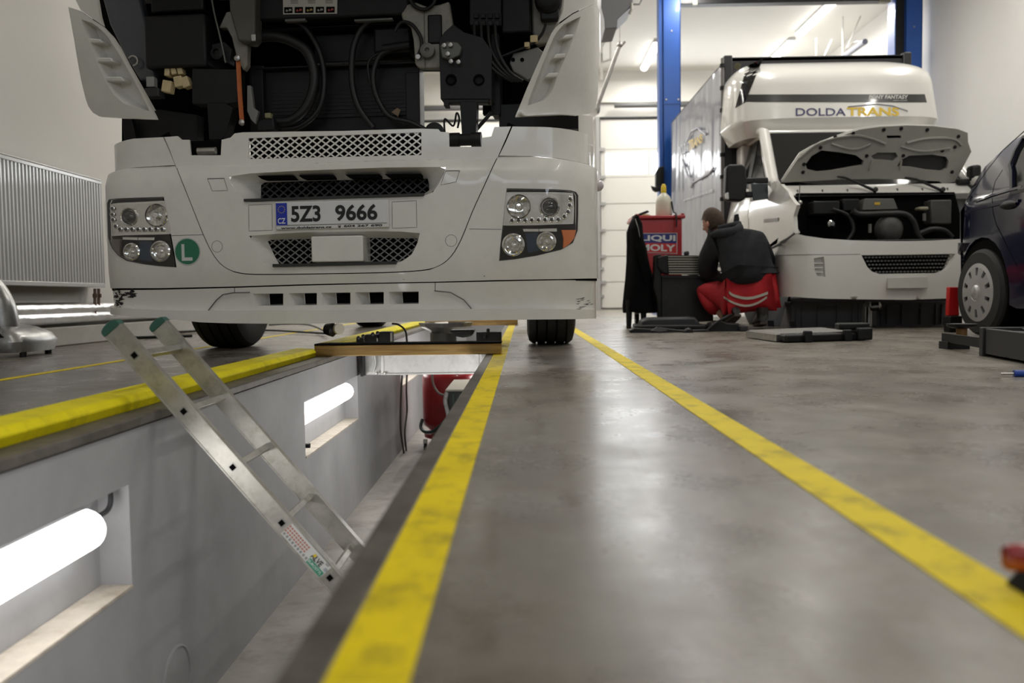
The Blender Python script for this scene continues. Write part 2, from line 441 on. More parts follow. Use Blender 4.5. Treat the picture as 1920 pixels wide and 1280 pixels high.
# ================================================================== SETTING
XL, XR, YF, YR, HC = -3.45, 6.35, 19.0, -4.7, 5.2
PXL, PXR, PZ, PY0, PY1 = -1.075, -.2085, -1.0, -1.6, 16.0
def floor_mat():
    m = bpy.data.materials.new('sealed_concrete'); m.use_nodes = True; nt = m.node_tree; N = nt.nodes; L = nt.links; b = N['Principled BSDF']
    tc = N.new('ShaderNodeTexCoord')
    def noise(sc_, det, rough=.6, map_=None, dist=0):
        n = N.new('ShaderNodeTexNoise'); n.inputs['Scale'].default_value = sc_; n.inputs['Detail'].default_value = det; n.inputs['Roughness'].default_value = rough; n.inputs['Distortion'].default_value = dist
        if map_:
            mp = N.new('ShaderNodeMapping'); mp.inputs['Scale'].default_value = map_; L.new(tc.outputs['Object'], mp.inputs['Vector']); L.new(mp.outputs[0], n.inputs['Vector'])
        else: L.new(tc.outputs['Object'], n.inputs['Vector'])
        return n.outputs['Fac']
    def ramp(f, a, b_, c0, c1):
        r = N.new('ShaderNodeValToRGB'); r.color_ramp.elements[0].position = a; r.color_ramp.elements[1].position = b_
        r.color_ramp.elements[0].color = c0; r.color_ramp.elements[1].color = c1; L.new(f, r.inputs['Fac']); return r.outputs['Color']
    def mix(fac, c1, c2, mode='MIX'):
        x = N.new('ShaderNodeMixRGB'); x.blend_type = mode
        if isinstance(fac, float): x.inputs[0].default_value = fac
        else: L.new(fac, x.inputs[0])
        for i, c in ((1, c1), (2, c2)):
            if isinstance(c, tuple): x.inputs[i].default_value = c
            else: L.new(c, x.inputs[i])
        return x.outputs[0]
    base = ramp(noise(3.4, 9, .66, dist=.5), .36, .66, (.155, .136, .110, 1), (.31, .285, .245, 1))
    base = mix(ramp(noise(5.5, 8, .68), .50, .68, (0, 0, 0, 1), (.7, .7, .7, 1)), base, (.165, .128, .085, 1))
    base = mix(ramp(noise(9, 6, .7, (1, .45, 1)), .57, .70, (0, 0, 0, 1), (.6, .6, .6, 1)), base, (.37, .325, .295, 1))
    base = mix(ramp(noise(1.1, 4, .5), .55, .70, (0, 0, 0, 1), (.40, .40, .40, 1)), base, (.12, .11, .095, 1))
    base = mix(ramp(noise(26, 4, .7), .67, .72, (0, 0, 0, 1), (.6, .6, .6, 1)), base, (.08, .068, .05, 1))
    base = mix(ramp(noise(60, 3, .7), .3, .7, (.2, .2, .2, 1), (0, 0, 0, 1)), base, (.10, .09, .08, 1))
    # tyre tracks along the pit, a property of the floor: streaks elongated in y within a band of x
    sep = N.new('ShaderNodeSeparateXYZ'); L.new(tc.outputs['Object'], sep.inputs[0])
    def band(x0, x1, e):
        a = N.new('ShaderNodeMapRange'); a.interpolation_type = 'SMOOTHSTEP'; a.inputs[1].default_value = x0; a.inputs[2].default_value = x0+e; L.new(sep.outputs['X'], a.inputs[0])
        c = N.new('ShaderNodeMapRange'); c.interpolation_type = 'SMOOTHSTEP'; c.inputs[1].default_value = x1; c.inputs[2].default_value = x1-e; L.new(sep.outputs['X'], c.inputs[0])
        mu = N.new('ShaderNodeMath'); mu.operation = 'MULTIPLY'; L.new(a.outputs[0], mu.inputs[0]); L.new(c.outputs[0], mu.inputs[1]); return mu.outputs[0]
    st = ramp(noise(15, 4, .5, (1, .035, 1)), .5, .58, (0, 0, 0, 1), (1, 1, 1, 1))
    bk = ramp(noise(6, 5, .6), .40, .60, (0, 0, 0, 1), (1, 1, 1, 1))
    mu = N.new('ShaderNodeMath'); mu.operation = 'MULTIPLY'; L.new(band(-.08, .36, .06), mu.inputs[0]); L.new(st, mu.inputs[1])
    mu2 = N.new('ShaderNodeMath'); mu2.operation = 'MULTIPLY'; L.new(mu.outputs[0], mu2.inputs[0]); L.new(bk, mu2.inputs[1])
    mu3 = N.new('ShaderNodeMath'); mu3.operation = 'MULTIPLY'; L.new(mu2.outputs[0], mu3.inputs[0]); mu3.inputs[1].default_value = .7
    base = mix(mu3.outputs[0], base, (.10, .075, .045, 1))
    mu4 = N.new('ShaderNodeMath'); mu4.operation = 'MULTIPLY'; L.new(band(-.10, .30, .12), mu4.inputs[0]); mu4.inputs[1].default_value = .35
    base = mix(mu4.outputs[0], base, (.145, .125, .098, 1))
    # older, darker slab on the far side of the pit
    dk = N.new('ShaderNodeMapRange'); dk.inputs[1].default_value = -1.0; dk.inputs[2].default_value = -1.04; L.new(sep.outputs['X'], dk.inputs[0])
    dk2 = N.new('ShaderNodeMath'); dk2.operation = 'MULTIPLY'; L.new(dk.outputs[0], dk2.inputs[0]); dk2.inputs[1].default_value = .55
    base = mix(dk2.outputs[0], base, (.10, .085, .07, 1))
    L.new(base, b.inputs['Base Color'])
    rr = ramp(noise(3.3, 8, .65), .3, .75, (.20, .20, .20, 1), (.42, .42, .42, 1)); L.new(rr, b.inputs['Roughness'])
    bp = N.new('ShaderNodeBump'); bp.inputs['Strength'].default_value = .05; bp.inputs['Distance'].default_value = .004
    L.new(noise(14, 7, .6), bp.inputs['Height']); L.new(bp.outputs['Normal'], b.inputs['Normal'])
    b.inputs['Specular IOR Level'].default_value = .5
    return m
CONC = floor_mat()
def tape_mat(name, col, wear):
    return mat(name, col, .6, spec=.25, var=.10, vscale=5, dirt=(.16, .13, .03), dscale=11, damt=wear, bump=.05)
YEL = tape_mat('yellow_floor_paint', (.88, .68, .006), .75)
YELK = tape_mat('yellow_kerb_paint', (.86, .74, .006), .4)
PITW = mat('pit_wall_grey_paint', (.36, .36, .37), .6, var=.10, vscale=2.5, dirt=(.24, .23, .22), dscale=4.5, damt=.35, bump=.08, bscale=18)
PITF = mat('pit_floor_paint', (.42, .40, .37), .65, var=.22, vscale=3.5, dirt=(.18, .14, .10), dscale=5, damt=.6, bump=.15, bscale=20)
WALLP = mat('white_wall_plaster', (.74, .725, .69), .9, var=.02, vscale=1.5, bump=.03, bscale=60)
CEILP = mat('white_ceiling_panel', (.80, .78, .73), .8, var=.015, vscale=1)
EDGE = mat('pit_edge_steel', (.13, .118, .10), .5, .3, var=.35, vscale=9, dirt=(.06, .05, .04), dscale=14, damt=.6, bump=.1)
m = MB()
m.box(PXR, XR, YR, YF, -.15, 0); m.box(XL, PXL-.1, YR, YF, -.15, 0); m.box(PXL-.1, PXR, YR, PY0, -.15, 0); m.box(PXL-.1, PXR, PY1, YF, -.15, 0)
floor = m.build('floor', CONC, kind='structure')
# painted lines on the floor
m = MB(); m.box(-.171, -.099, YR+.2, 15.5, .0002, .0016); m.build('marking_line', YEL, floor)
def linexy(p, q, wd, name):
    p = V((p.x, p.y, 0)); q = V((q.x, q.y, 0)); t = (q-p).normalized(); n_ = V((t.y, -t.x, 0))*wd/2
    m = MB(); m.prism([p-n_+V((0, 0, .0002)), q-n_+V((0, 0, .0002)), q+n_+V((0, 0, .0002)), p+n_+V((0, 0, .0002))], (0, 0, .0014)); return m.build(name, YEL, floor)
a, b_ = atz(1919, 1148, 0), atz(1250, 727, 0)
dd = (b_-a)
linexy(a-dd*.7, a+dd*14.0 if False else V((b_.x+(b_.x-a.x)/(b_.y-a.y)*(14-b_.y), 14, 0)), .0745, 'marking_line')
linexy(V((-2.175, YR+.3, 0)), V((-2.175, 15, 0)), .05, 'marking_line')
m = MB(); m.box(PXR-.004, -.172, PY0, PY1, -.05, .001); m.box(PXR-.004, PXR, PY0, PY1, -.15, -.05)
m.build('trim_1', EDGE, kind='structure', bevel=.004)
m = MB(); m.box(PXL-.1, PXL+.012, PY0, PY1, -.024, .002); m.build('trim_2', EDGE, kind='structure', bevel=.003)
# pit shell with lamp niches in its left wall
NZ0, NZ1, ND = -.455, -.175, .085
NICH = [(.55, 2.27), (4.12, 5.45), (7.35, 8.75), (10.6, 12.0)]
m = MB(); T = .3; X0, X1 = PXL-T, PXL
m.box(X0, X1, PY0, PY1, PZ, NZ0); m.box(X0, X1, PY0, PY1, NZ1, -.03)
ys = [PY0]+[y for q in NICH for y in q]+[PY1]
for i in range(0, len(ys), 2): m.box(X0, X1, ys[i], ys[i+1], NZ0, NZ1)
for y0, y1 in NICH: m.box(X0, X1-ND, y0, y1, NZ0, NZ1)
m.build('wall_pit_left', PITW, kind='structure')
m = MB(); m.box(-.12, .1, PY0, PY1, PZ, -.15); m.build('wall_pit_right', PITW, kind='structure')
m = MB(); m.box(X0, PXR+.2, PY0-.2, PY0, PZ, -.15); m.box(X0, PXR+.2, PY1, PY1+.2, PZ, -.15); m.build('wall_pit_end', PITW, kind='structure')
m = MB(); m.box(PXL-T, PXR+.2, PY0-.2, PY1+.2, PZ-.1, PZ); pitfl = m.build('floor_pit', PITF, kind='structure')
m = MB(); m.lathe([(.105, 0), (.105, .004), (.098, .006), (.098, .002), (.0, .002)], atx(330, 1262, PXL)+V((0, 0, -.02)), (1, 0, 0), 28); m.build('trim_3', PITW, kind='structure', smooth=30)
# dirty sills of the niches
SILL = mat('dusty_sill', (.52, .47, .40), .8, var=.2, vscale=10, dirt=(.25, .16, .09), dscale=12, damt=.7)
for y0, y1 in NICH:
    m = MB(); m.box(X1-ND+.002, X1+.004, y0+.002, y1-.002, NZ0-.002, NZ0+.006); m.build('sill', SILL, [o for o in COL.objects if o.name == 'wall_pit_left'][0])
# pit lamps: damp-proof tube fittings in the niches
TUBE = mat('lit_tube_cover', (1, 1, 1), .3, emit=5.5, ecol=(1, .985, .96))
GREYH = mat('grey_fitting', (.40, .40, .40), .5)
PLAB = ['lit tube fitting in the wall niche nearest the ladder foot', 'lit tube fitting in the wall niche below the wooden beam', 'lit tube fitting behind the silver jack beam']
for (y0, y1), lb in zip(NICH[:3], PLAB):
    ya, yb = y0+.12, y1-.10
    if y0 > 4 and y0 < 5: ya, yb = y0+.02, y1-.10
    t = thing('tube_lamp', lb, 'lamp', (X1-ND, (ya+yb)/2, -.28))
    z = -.262; xx = X1-ND
    m = MB(); m.box(xx, xx+.025, ya, yb, z-.05, z+.05); m.build('housing', GREYH, t, bevel=.008)
    m = MB(); prof = []
    for i in range(13):
        an = -math.pi/2+math.pi*i/12; prof.append((xx+.025+math.cos(an)*.06, z+math.sin(an)*.055))
    P0 = [V((x, ya+.02, zz)) for x, zz in prof]; m.prism(P0, (0, yb-ya-.04, 0)); m.build('diffuser', TUBE, t, bevel=.012, smooth=40)
    if y1 < 3:
        m = MB(); m.tube(bez([(xx+.03, yb-.01, z+.02), (xx+.05, yb+.05, z+.03), (xx+.05, yb+.07, z+.07), (xx+.02, yb+.10, z+.085)]), .007); m.ball((xx+.015, yb+.105, z+.088), .014); m.build('cord', DGREY, t, smooth=40)
    elif y1 < 6:
        m = MB(); m.cyl((X1-ND, y0+.03, -.40), (X1-ND+.10, y0+.03, -.40), .012); m.build('stopper', BLACK, t)
# kerb along the left edge
KP = [(-1.150, 0), (-1.142, .028), (-1.158, .047), (-1.25, .052), (-1.25, 0)]
def kerb(y0, y1, nm, lb):
    m = MB(); m.prism([V((x, y0, z)) for x, z in KP], (0, y1-y0, 0)); o = m.build(nm, YELK, bevel=.004); return tag(o, lb, 'kerb')
kerb(PY0, 4.66, 'yellow_kerb', 'long yellow painted kerb beside the pit under the ladder')
kerb(5.05, 13.0, 'yellow_kerb', 'yellow painted kerb beyond the wooden beam below the truck')

# walls, ceiling
m = MB(); m.box(XL-.2, XL, YR, YF, -.1, HC); wl = m.build('wall_left', WALLP, kind='structure')
m = MB(); m.box(XR, XR+.2, YR, YF, -.1, HC); m.build('wall_right', WALLP, kind='structure')
m = MB(); m.box(XL-.2, XR+.2, YF, YF+.2, -.1, HC); wf = m.build('wall_far', WALLP, kind='structure')
m = MB(); m.box(XL-.2, XR+.2, YR-.2, YR, -.1, HC); m.build('wall_rear', WALLP, kind='structure')
m = MB(); m.box(XL-.2, XR+.2, YR-.2, YF+.2, HC, HC+.15); m.build('ceiling', CEILP, kind='structure')
# far sectional doors: every panel a piece with recessed joints
DOORP = mat('door_panel_white', (.70, .69, .65), .5, var=.015, vscale=2)
DFRAME = mat('door_frame_grey', (.36, .36, .355), .5)
SKY = mat('bright_window', (1, 1, 1), .4, emit=4.5, ecol=(.96, .98, 1))
def sectional(n, x0, x1):
    d = thing_structure('door_%d' % n)
    zs = [.03, .58, 1.12, 1.67, 2.21, 2.80, 3.52, 4.16]
    zs = [.03, .60, 1.17, 1.74, 2.32, 2.90, 3.50, 4.16]
    y = YF-.06
    for i in range(7):
        za, zb = zs[i], zs[i+1]
        if i == 5:
            m = MB(); m.box(x0, x1, y, YF, za, za+.07); m.box(x0, x1, y, YF, zb-.07, zb); m.box(x0, x0+.12, y, YF, za+.07, zb-.07); m.box(x1-.12, x1, y, YF, za+.07, zb-.07)
            k = 4; st = (x1-x0-.24)/k
            for j in range(1, k): m.box(x0+.12+st*j-.03, x0+.12+st*j+.03, y, YF, za+.07, zb-.07)
            m.build('window_panel', DOORP, d, bevel=.006)
            for j in range(k):
                m = MB(); m.box(x0+.12+st*j+.03*(j > 0), x0+.12+st*(j+1)-.03*(j < k-1), y+.03, y+.045, za+.07, zb-.07); m.build('pane', SKY, d)
        else:
            m = MB(); m.box(x0, x1, y, YF, za+.006, zb-.006); m.build('panel', DOORP, d, bevel=.006)
    for xx in (x0-.10, x1+.02):
        m = MB(); m.box(xx, xx+.08, y-.08, YF, 0, 4.2); m.build('track', DFRAME, d)
        m = MB()
        for z in zs[1:-1]: m.box(xx+(.06 if xx < x0 else -.12), xx+(.20 if xx < x0 else .02), y-.05, y, z-.035, z+.035)
        for z in (.3, .9): m.box(xx+.06, xx+.16, y-.04, y, z-.03, z+.03)
        m.build('hinges', DFRAME, d)
    m = MB(); m.box(x0-.1, x1+.1, y-.05, YF, 4.17, 4.2); m.build('top_seal', DGREY, d)
    m = MB(); m.cyl((x0+.3, YF-.22, 4.42), (x1+.1, YF-.22, 4.42), .055, 12); m.box(x0-.05, x0-.02, YF-.3, YF, 4.3, 4.6); m.box(x1+.05, x1+.08, YF-.3, YF, 4.3, 4.6); m.build('spring_shaft', mat('spring_grey', (.10, .10, .10), .6), d, smooth=40)
    m = MB(); m.box(x0-.1, x1+.1, y-.02, YF, 4.52, 4.545); m.build('header_strip', DOORP, d)
    m = MB(); cx = (x0+1.02); m.lathe([(.07, 0), (.07, .03), (.03, .05)], (cx, y, 2.03), (0, -1, 0), 14); m.build('lock', DFRAME, d, smooth=40)
def thing_structure(name):
    o = bpy.data.objects.new(name, None); COL.objects.link(o); o['kind'] = 'structure'; ORG[o] = V((0, 0, 0)); return o
sectional(1, 1.72, 5.72)
sectional(2, -3.1, .9)

# ceiling lamps in view
LT = mat('ceiling_tube', (1, 1, 1), .3, emit=7, ecol=(1, .97, .92))
for x, ya, yb, lb in ((2.62, 16.65, 18.5, 'short lit ceiling tube lamp left of the blue column'), (2.62, 12.4, 14.3, 'lit ceiling tube lamp half hidden behind the blue column'), (5.2, 14.4, 16.3, 'long lit ceiling tube lamp high above the white van roof'), (5.2, 16.7, 18.4, 'lit ceiling tube lamp low over the van roof edge')):
    t = thing('ceiling_lamp', lb, 'lamp', (x, (ya+yb)/2, HC))
    m = MB(); m.box(x-.07, x+.07, ya, yb, HC-.06, HC); m.build('housing', mat('lamp_body', (.7, .7, .7), .5), t, bevel=.01)
    m = MB(); P0 = [V((x+math.cos(a_)*.075, ya+.03, HC-.06-math.sin(a_)*.075)) for a_ in [math.pi*i/10 for i in range(11)]]; m.prism(P0, (0, yb-ya-.06, 0)); m.build('diffuser', LT, t, smooth=40)

# ================================================================== TRUCK
p0 = at(622, 403, 4.02)
TF = Fr((p0.x, 4.02, 0), 4.5)
truck = thing('truck', 'white truck cab standing over the pit with its front flap open', 'truck', TF.w(0, 1.4, 0))
TL = 1.245
SM = Surf(TF, TL, .055, .26, .45, lambda z: 9*max(0, z-.895)**2 + 1.2*max(0, .50-z)**2)
ST = Surf(TF, TL-.035, .055, .25, .35, lambda z: .045)
SLO = Surf(TF, TL-.012, .055, .25, .45, lambda z: .016+.16*max(0, .40-z))
# --- main bumper wrap
zt_l = SM.hit(222, 320)[1]; zt_r = SM.hit(1083, 303)[1]; zb_l = SM.hit(203, 540)[1]; zb_r = SM.hit(1108, 521)[1]
e = SM.smax-.05
outl = [(-e, zt_l-.05), (-SM.scorner, zt_l-.02)] + SM.px([(220, 320), (262, 312), (330, 308), (465, 303), (700, 295), (860, 292), (933, 291), (1010, 294), (1083, 304)]) + [(SM.scorner, zt_r-.02), (e, zt_r-.05), (e, zb_r), (SM.scorner, zb_r)] + SM.px([(1050, 523), (930, 525), (815, 528), (700, 530), (560, 533), (440, 537), (300, 540)]) + [(-SM.scorner, zb_l), (-e, zb_l)]
cen_px = [(330, 309), (344, 345), (362, 390), (382, 440), (400, 476), (420, 499), (450, 511), (500, 513.5), (620, 512), (720, 510), (790, 506), (822, 498), (845, 480), (864, 448), (885, 396), (906, 350), (922, 315), (933, 292)]
cen_px = cen_px[:1]+[tuple(p)[:2] for p in bez([V((a, b, 0)) for a, b in cen_px], 3)][1:-1]+cen_px[-1:]
cen = SM.px(cen_px)
lamp_l_px = [(201, 381), (204, 374), (240, 371), (307, 369), (313, 400), (321, 441), (327, 475), (331, 501), (300, 499), (268, 495), (238, 489), (222, 479), (210, 465), (203, 445), (202, 415)]
lamp_r_px = [(950, 353), (1010, 354), (1070, 357), (1080, 360), (1084, 366), (1084, 400), (1083, 432), (1074, 455), (1052, 468), (1007, 479), (965, 486), (936, 489), (938, 462), (942, 428), (946, 390)]
LL = SM.px(lamp_l_px); LR = SM.px(lamp_r_px)
wrap_out = outl
# the wrap is the outline minus the centre panel: centre is open at the top, so cut it as a notch
top = outl
def between(pts, u0, u1): return [p for p in pts if u0 <= p[0] <= u1]
lt = [(-e, zt_l-.05), (-SM.scorner, zt_l-.02)] + SM.px([(220, 320), (262, 312), (328, 308.3)])
rt = SM.px([(935, 291), (1010, 294), (1083, 304)]) + [(SM.scorner, zt_r-.02), (e, zt_r-.05)]
bot = [(e, zb_r), (SM.scorner, zb_r)] + SM.px([(1050, 523), (930, 525), (815, 528), (700, 530), (560, 533), (440, 537), (300, 540)]) + [(-SM.scorner, zb_l), (-e, zb_l)]
notch = SM.px([(u + (-1.6 if u < 430 else (1.6 if u > 800 else 0)), v+(1.8 if 430 < u < 810 else .6)) for u, v in cen_px])
wrap = lt + notch + rt + bot
panel(SM, wrap, [LL, LR], .012, 'bumper', WHITE, truck, .06)
m = MB(); 
strip(SM, cen[0:], .010, 'bumper_joint', BLACKM, truck, n=-.006)
# --- centre panel with two recesses
up_px = [(428, 331), (470, 325), (560, 320), (640, 317), (720, 314), (800, 313), (836, 313), (832, 326), (822, 345), (812, 360), (792, 368), (720, 370), (640, 372.5), (560, 375), (470, 378.5), (447, 364), (434, 345)]
lo_px = [(467, 442), (520, 438), (580, 435), (640, 434), (700, 433), (750, 434), (787, 437), (783, 455), (772, 477), (754, 490), (735, 495), (640, 497), (560, 499), (513, 500), (494, 490), (480, 470)]
UP = resamp(SM.px(up_px), .04); LO = resamp(SM.px(lo_px), .04)
panel(SM, cen, [UP, LO], .008, 'bumper_centre', WHITE, truck, .06)
upb = SM.px([(470, 336), (560, 333), (640, 331), (720, 329), (797, 328), (797, 348), (797, 368), (720, 370), (640, 372.5), (560, 375), (470, 378.5), (470, 357)])
def ring(loop, k, start):
    """resample a closed loop to k points, starting next to a given point"""
    P = [V(p) for p in loop]; i0 = min(range(len(P)), key=lambda i: (P[i]-V(start)).length); P = P[i0:]+P[:i0]
    d = [0]
    for i in range(len(P)): d.append(d[-1]+(P[(i+1) % len(P)]-P[i]).length)
    out = []
    for j in range(k):
        q = d[-1]*j/k; i = max(x for x in range(len(P)) if d[x] <= q+1e-9); t = (q-d[i])/max(1e-9, d[i+1]-d[i]); out.append(tuple(P[i].lerp(P[(i+1) % len(P)], t)))
    return out
UPr = ring(UP, 60, SM.hit(470, 378)); UPB = ring(upb, 60, SM.hit(470, 378))
recess(SM, UPr, UPB, .12, 'upper_recess', WHITE, truck)
lattice(lambda a, b, n: SM.P(a, b, n-.118), UPB, .046, .036, .006, 'upper_mesh', DGREY, truck)
panel(SM, shrink(UPB, 1.25, 1.5, 0, .03), [], .01, 'upper_mesh_back', BLACKM, truck, .1, n=-.17)
m = MB()
for u0, u1 in ((478, 545), (555, 620), (644, 708), (718, 787)):
    vv = 331 - (u0-478)*.014
    q = [SM.hit(u0, vv-3), SM.hit(u1, vv-4), SM.hit(u1, vv+2), SM.hit(u0+8, vv+3)]
    m.add([SM.P(a, b, -.030) for a, b in q]+[SM.P(a, b, -.10) for a, b in q], [(0, 1, 2, 3), (4, 5, 6, 7), (0, 1, 5, 4), (1, 2, 6, 5), (2, 3, 7, 6), (3, 0, 4, 7)])
m.build('air_slots', BLACKM, truck)
LOr = ring(LO, 60, SM.hit(513, 500)); LOB = ring(SM.px([(490, 448), (580, 446), (640, 445), (700, 444), (785, 445), (780, 460), (768, 480), (748, 491), (640, 495), (560, 497), (516, 499), (505, 480)]), 60, SM.hit(516, 499))
recess(SM, LOr, LOB, .07, 'lower_recess', WHITE, truck)
lattice(lambda a, b, n: SM.P(a, b, n-.068), LOB, .044, .033, .005, 'lower_mesh', mat('mesh_grey', (.22, .22, .21), .5), truck)
panel(SM, shrink(LOB, 1.2, 1.5), [], .01, 'lower_mesh_back', BLACKM, truck, .1, n=-.12)
m = MB(); pxbox(m, TF, 584, 441, 680, 491.5, -.015, .13); m.build('sensor_cover', WHITE, truck, bevel=.006)
for vv in (456, 484):
    q = TF.hit(684.5, vv, .03); m = MB(); m.cyl(TF.w(q.x-.02, .03, q.z), TF.w(q.x+.001, .03, q.z), .006, 8); m.build('cover_screw', DGREY, truck)
def lipbar(pts, hgt, nm):
    m = MB(); A = [SM.hit(u, v) for u, v in pts]; A = resamp(A, .05, False)
    for (a, b), (c, d) in zip(A, A[1:]):
        m.hexa([SM.P(a, b, .012), SM.P(c, d, .012), SM.P(c, d+hgt, .012), SM.P(a, b+hgt, .012)], [SM.P(a, b, -.02), SM.P(c, d, -.02), SM.P(c, d+hgt, -.02), SM.P(a, b+hgt, -.02)])
    m.build(nm, mat('lip_black', (.03, .03, .032), .6), truck)
lipbar([(459, 378), (560, 375), (640, 372), (720, 370), (795, 367)], .012, 'black_lip')
lipbar([(513, 500.5), (640, 498), (744, 495)], .014, 'black_lip')
# --- number plate
pl = thing('number_plate', 'white number plate with black figures on the truck bumper', 'number plate', TF.w(0, 0, 0)) if False else None
n_ = TF.Y*-1
c4 = [TF.hitw(u, v, -.012) for u, v in ((516.5, 431.5), (729.5, 426.5), (728.5, 373.5), (515.0, 378.5))]
m = MB(); m.prism(c4, TF.Y*.014); holder = m.build('number_plate', mat('plate_holder', (.72, .72, .70), .4), truck, bevel=.006, seg=3)
QM = quadmap(*[TF.hitw(u, v, -.014) for u, v in ((518, 431), (725.5, 426), (516.6, 380.5), (724.5, 375))])
m = MB(); m.prism([QM(*q) for q in ((0, .17), (1, .17), (1, 1), (0, 1))], TF.Y*.003); m.build('plate_field', mat('plate_white', (.74, .75, .77), .35), holder, bevel=.002)
f = TF.Y*-.002
PB = mat('plate_blue', (.008, .03, .42), .35)
m = MB(); m.prism([QM(*q)+f for q in ((.003, .17), (.103, .17), (.103, .99), (.003, .99))], TF.Y*.003); m.build('country_band', PB, holder)
f2 = TF.Y*-.0026
INK = mat('black_ink', (.006, .006, .007), .5)
for t, a, b in (('5Z3', .139, .407), ('9666', .540, .918)):
    letter(t, (b-a), .60, lambda x, y, a=a: QM(a+x, .275+y)+f, 'plate_figures', INK, holder, bold=.028)
letter('CZ', .070, .21, lambda x, y: QM(.018+x, .225+y)+f2, 'country_letters', mat('white_ink', (.8, .8, .8), .5), holder, bold=.02)
m = MB()
for i in range(12):
    a = math.pi*2*i/12; m.lathe([(.0022, 0), (.0022, .0005)], QM(.054+.030*math.cos(a), .75+.125*math.sin(a))+f2, TF.Y*-1, 6)
m.build('star_ring', mat('gold_ink', (.7, .55, .05), .5), holder)
letter('www.doldatrans.cz', .462, .085, lambda x, y: QM(.042+x, .025+y)+TF.Y*.0006, 'plate_text', INK, holder, bold=.03)
letter('604 267 690', .345, .083, lambda x, y: QM(.613+x, .045+y)+TF.Y*.0006, 'plate_text', INK, holder, bold=.03)
m = MB()
def qb(m, a0, a1, b0, b1): m.prism([QM(a, b)+TF.Y*.0006 for a, b in ((a0, b0), (a1, b0), (a1, b1), (a0, b1))], TF.Y*.0005)
qb(m, .560, .588, .095, .112); qb(m, .560, .565, .078, .1); qb(m, .583, .588, .078, .1); qb(m, .566, .582, .04, .08); qb(m, .563, .585, .035, .05); m.build('phone_mark', INK, holder)
m = MB(); qb(m, .1, 1, .155, .165); m.build('plate_edge_line', INK, holder)
# --- fine panel lines, covers, screw holes
JL = mat('joint_line', (.10, .10, .095), .7)
for pts, cl in (([(466, 384.5), (510, 382.5), (510.5, 431.5), (467, 433)], True), ([(735, 378.5), (780.5, 376), (781.5, 426), (735.5, 428)], True), ([(389, 334.5), (420, 334), (427, 357), (398, 358)], True), ([(836, 320), (862, 319.5), (855, 341), (826, 347)], True), ([(321, 441.5), (382, 440)], False), ([(880, 429), (940, 430)], False)):
    q = SM.px(pts); strip(SM, q, .0022, 'joint_line', JL, truck, n=.0006 if cl else .0008, closed=cl)
for u, v in ((407, 462), (846, 451)):
    c = V(SM.hit(u, v)); strip(SM, [(c.x+.027*math.cos(i*math.pi/12), c.y+.027*math.sin(i*math.pi/12)) for i in range(24)], .0018, 'cover_ring', JL, truck, n=.0006, closed=True)
m = MB()
for u, v in ((754, 410.5), (904, 405.5), (756.5, 521.5), (908, 515.5), (362, 442)):
    s_, z_ = SM.hit(u, v); a = SM.P(s_, z_, .001); b = SM.P(s_, z_, -.005); m.lathe([(.006, 0), (.006, .004)], b, a-b, 12)
m.build('screw_holes', BLACKM, truck)
# round green sticker with an L
c = SM.hit(351.5, 471.5)
def disc(r, n, nm, mt, hx=1.0):
    m = MB(); k = 40; P = [SM.P(c[0]+r*hx*math.cos(2*math.pi*i/k), c[1]+r*math.sin(2*math.pi*i/k), n) for i in range(k)]
    m.add([SM.P(c[0], c[1], n)]+P, [(0, i+1, (i+1) % k+1) for i in range(k)]); return m.build(nm, mt, truck, fixn=False)
disc(.0665, .0012, 'sticker_border', mat('sticker_grey', (.55, .57, .55), .5), 1.02)
disc(.061, .0018, 'green_sticker', mat('sticker_green', (.03, .19, .10), .45), 1.02)
m = MB()
for (a0, b0, a1, b1) in ((-.029, -.044, -.014, .036), (-.029, -.044, .026, -.028)):
    P = [(c[0]+x, c[1]+y) for x, y in ((a0, b0), (a1, b0), (a1, b1), (a0, b1))]; m.add([SM.P(x, y, .0026) for x, y in P], [(0, 1, 2, 3)])
m.build('sticker_letter', mat('sticker_white', (.68, .70, .68), .5), truck, fixn=False)

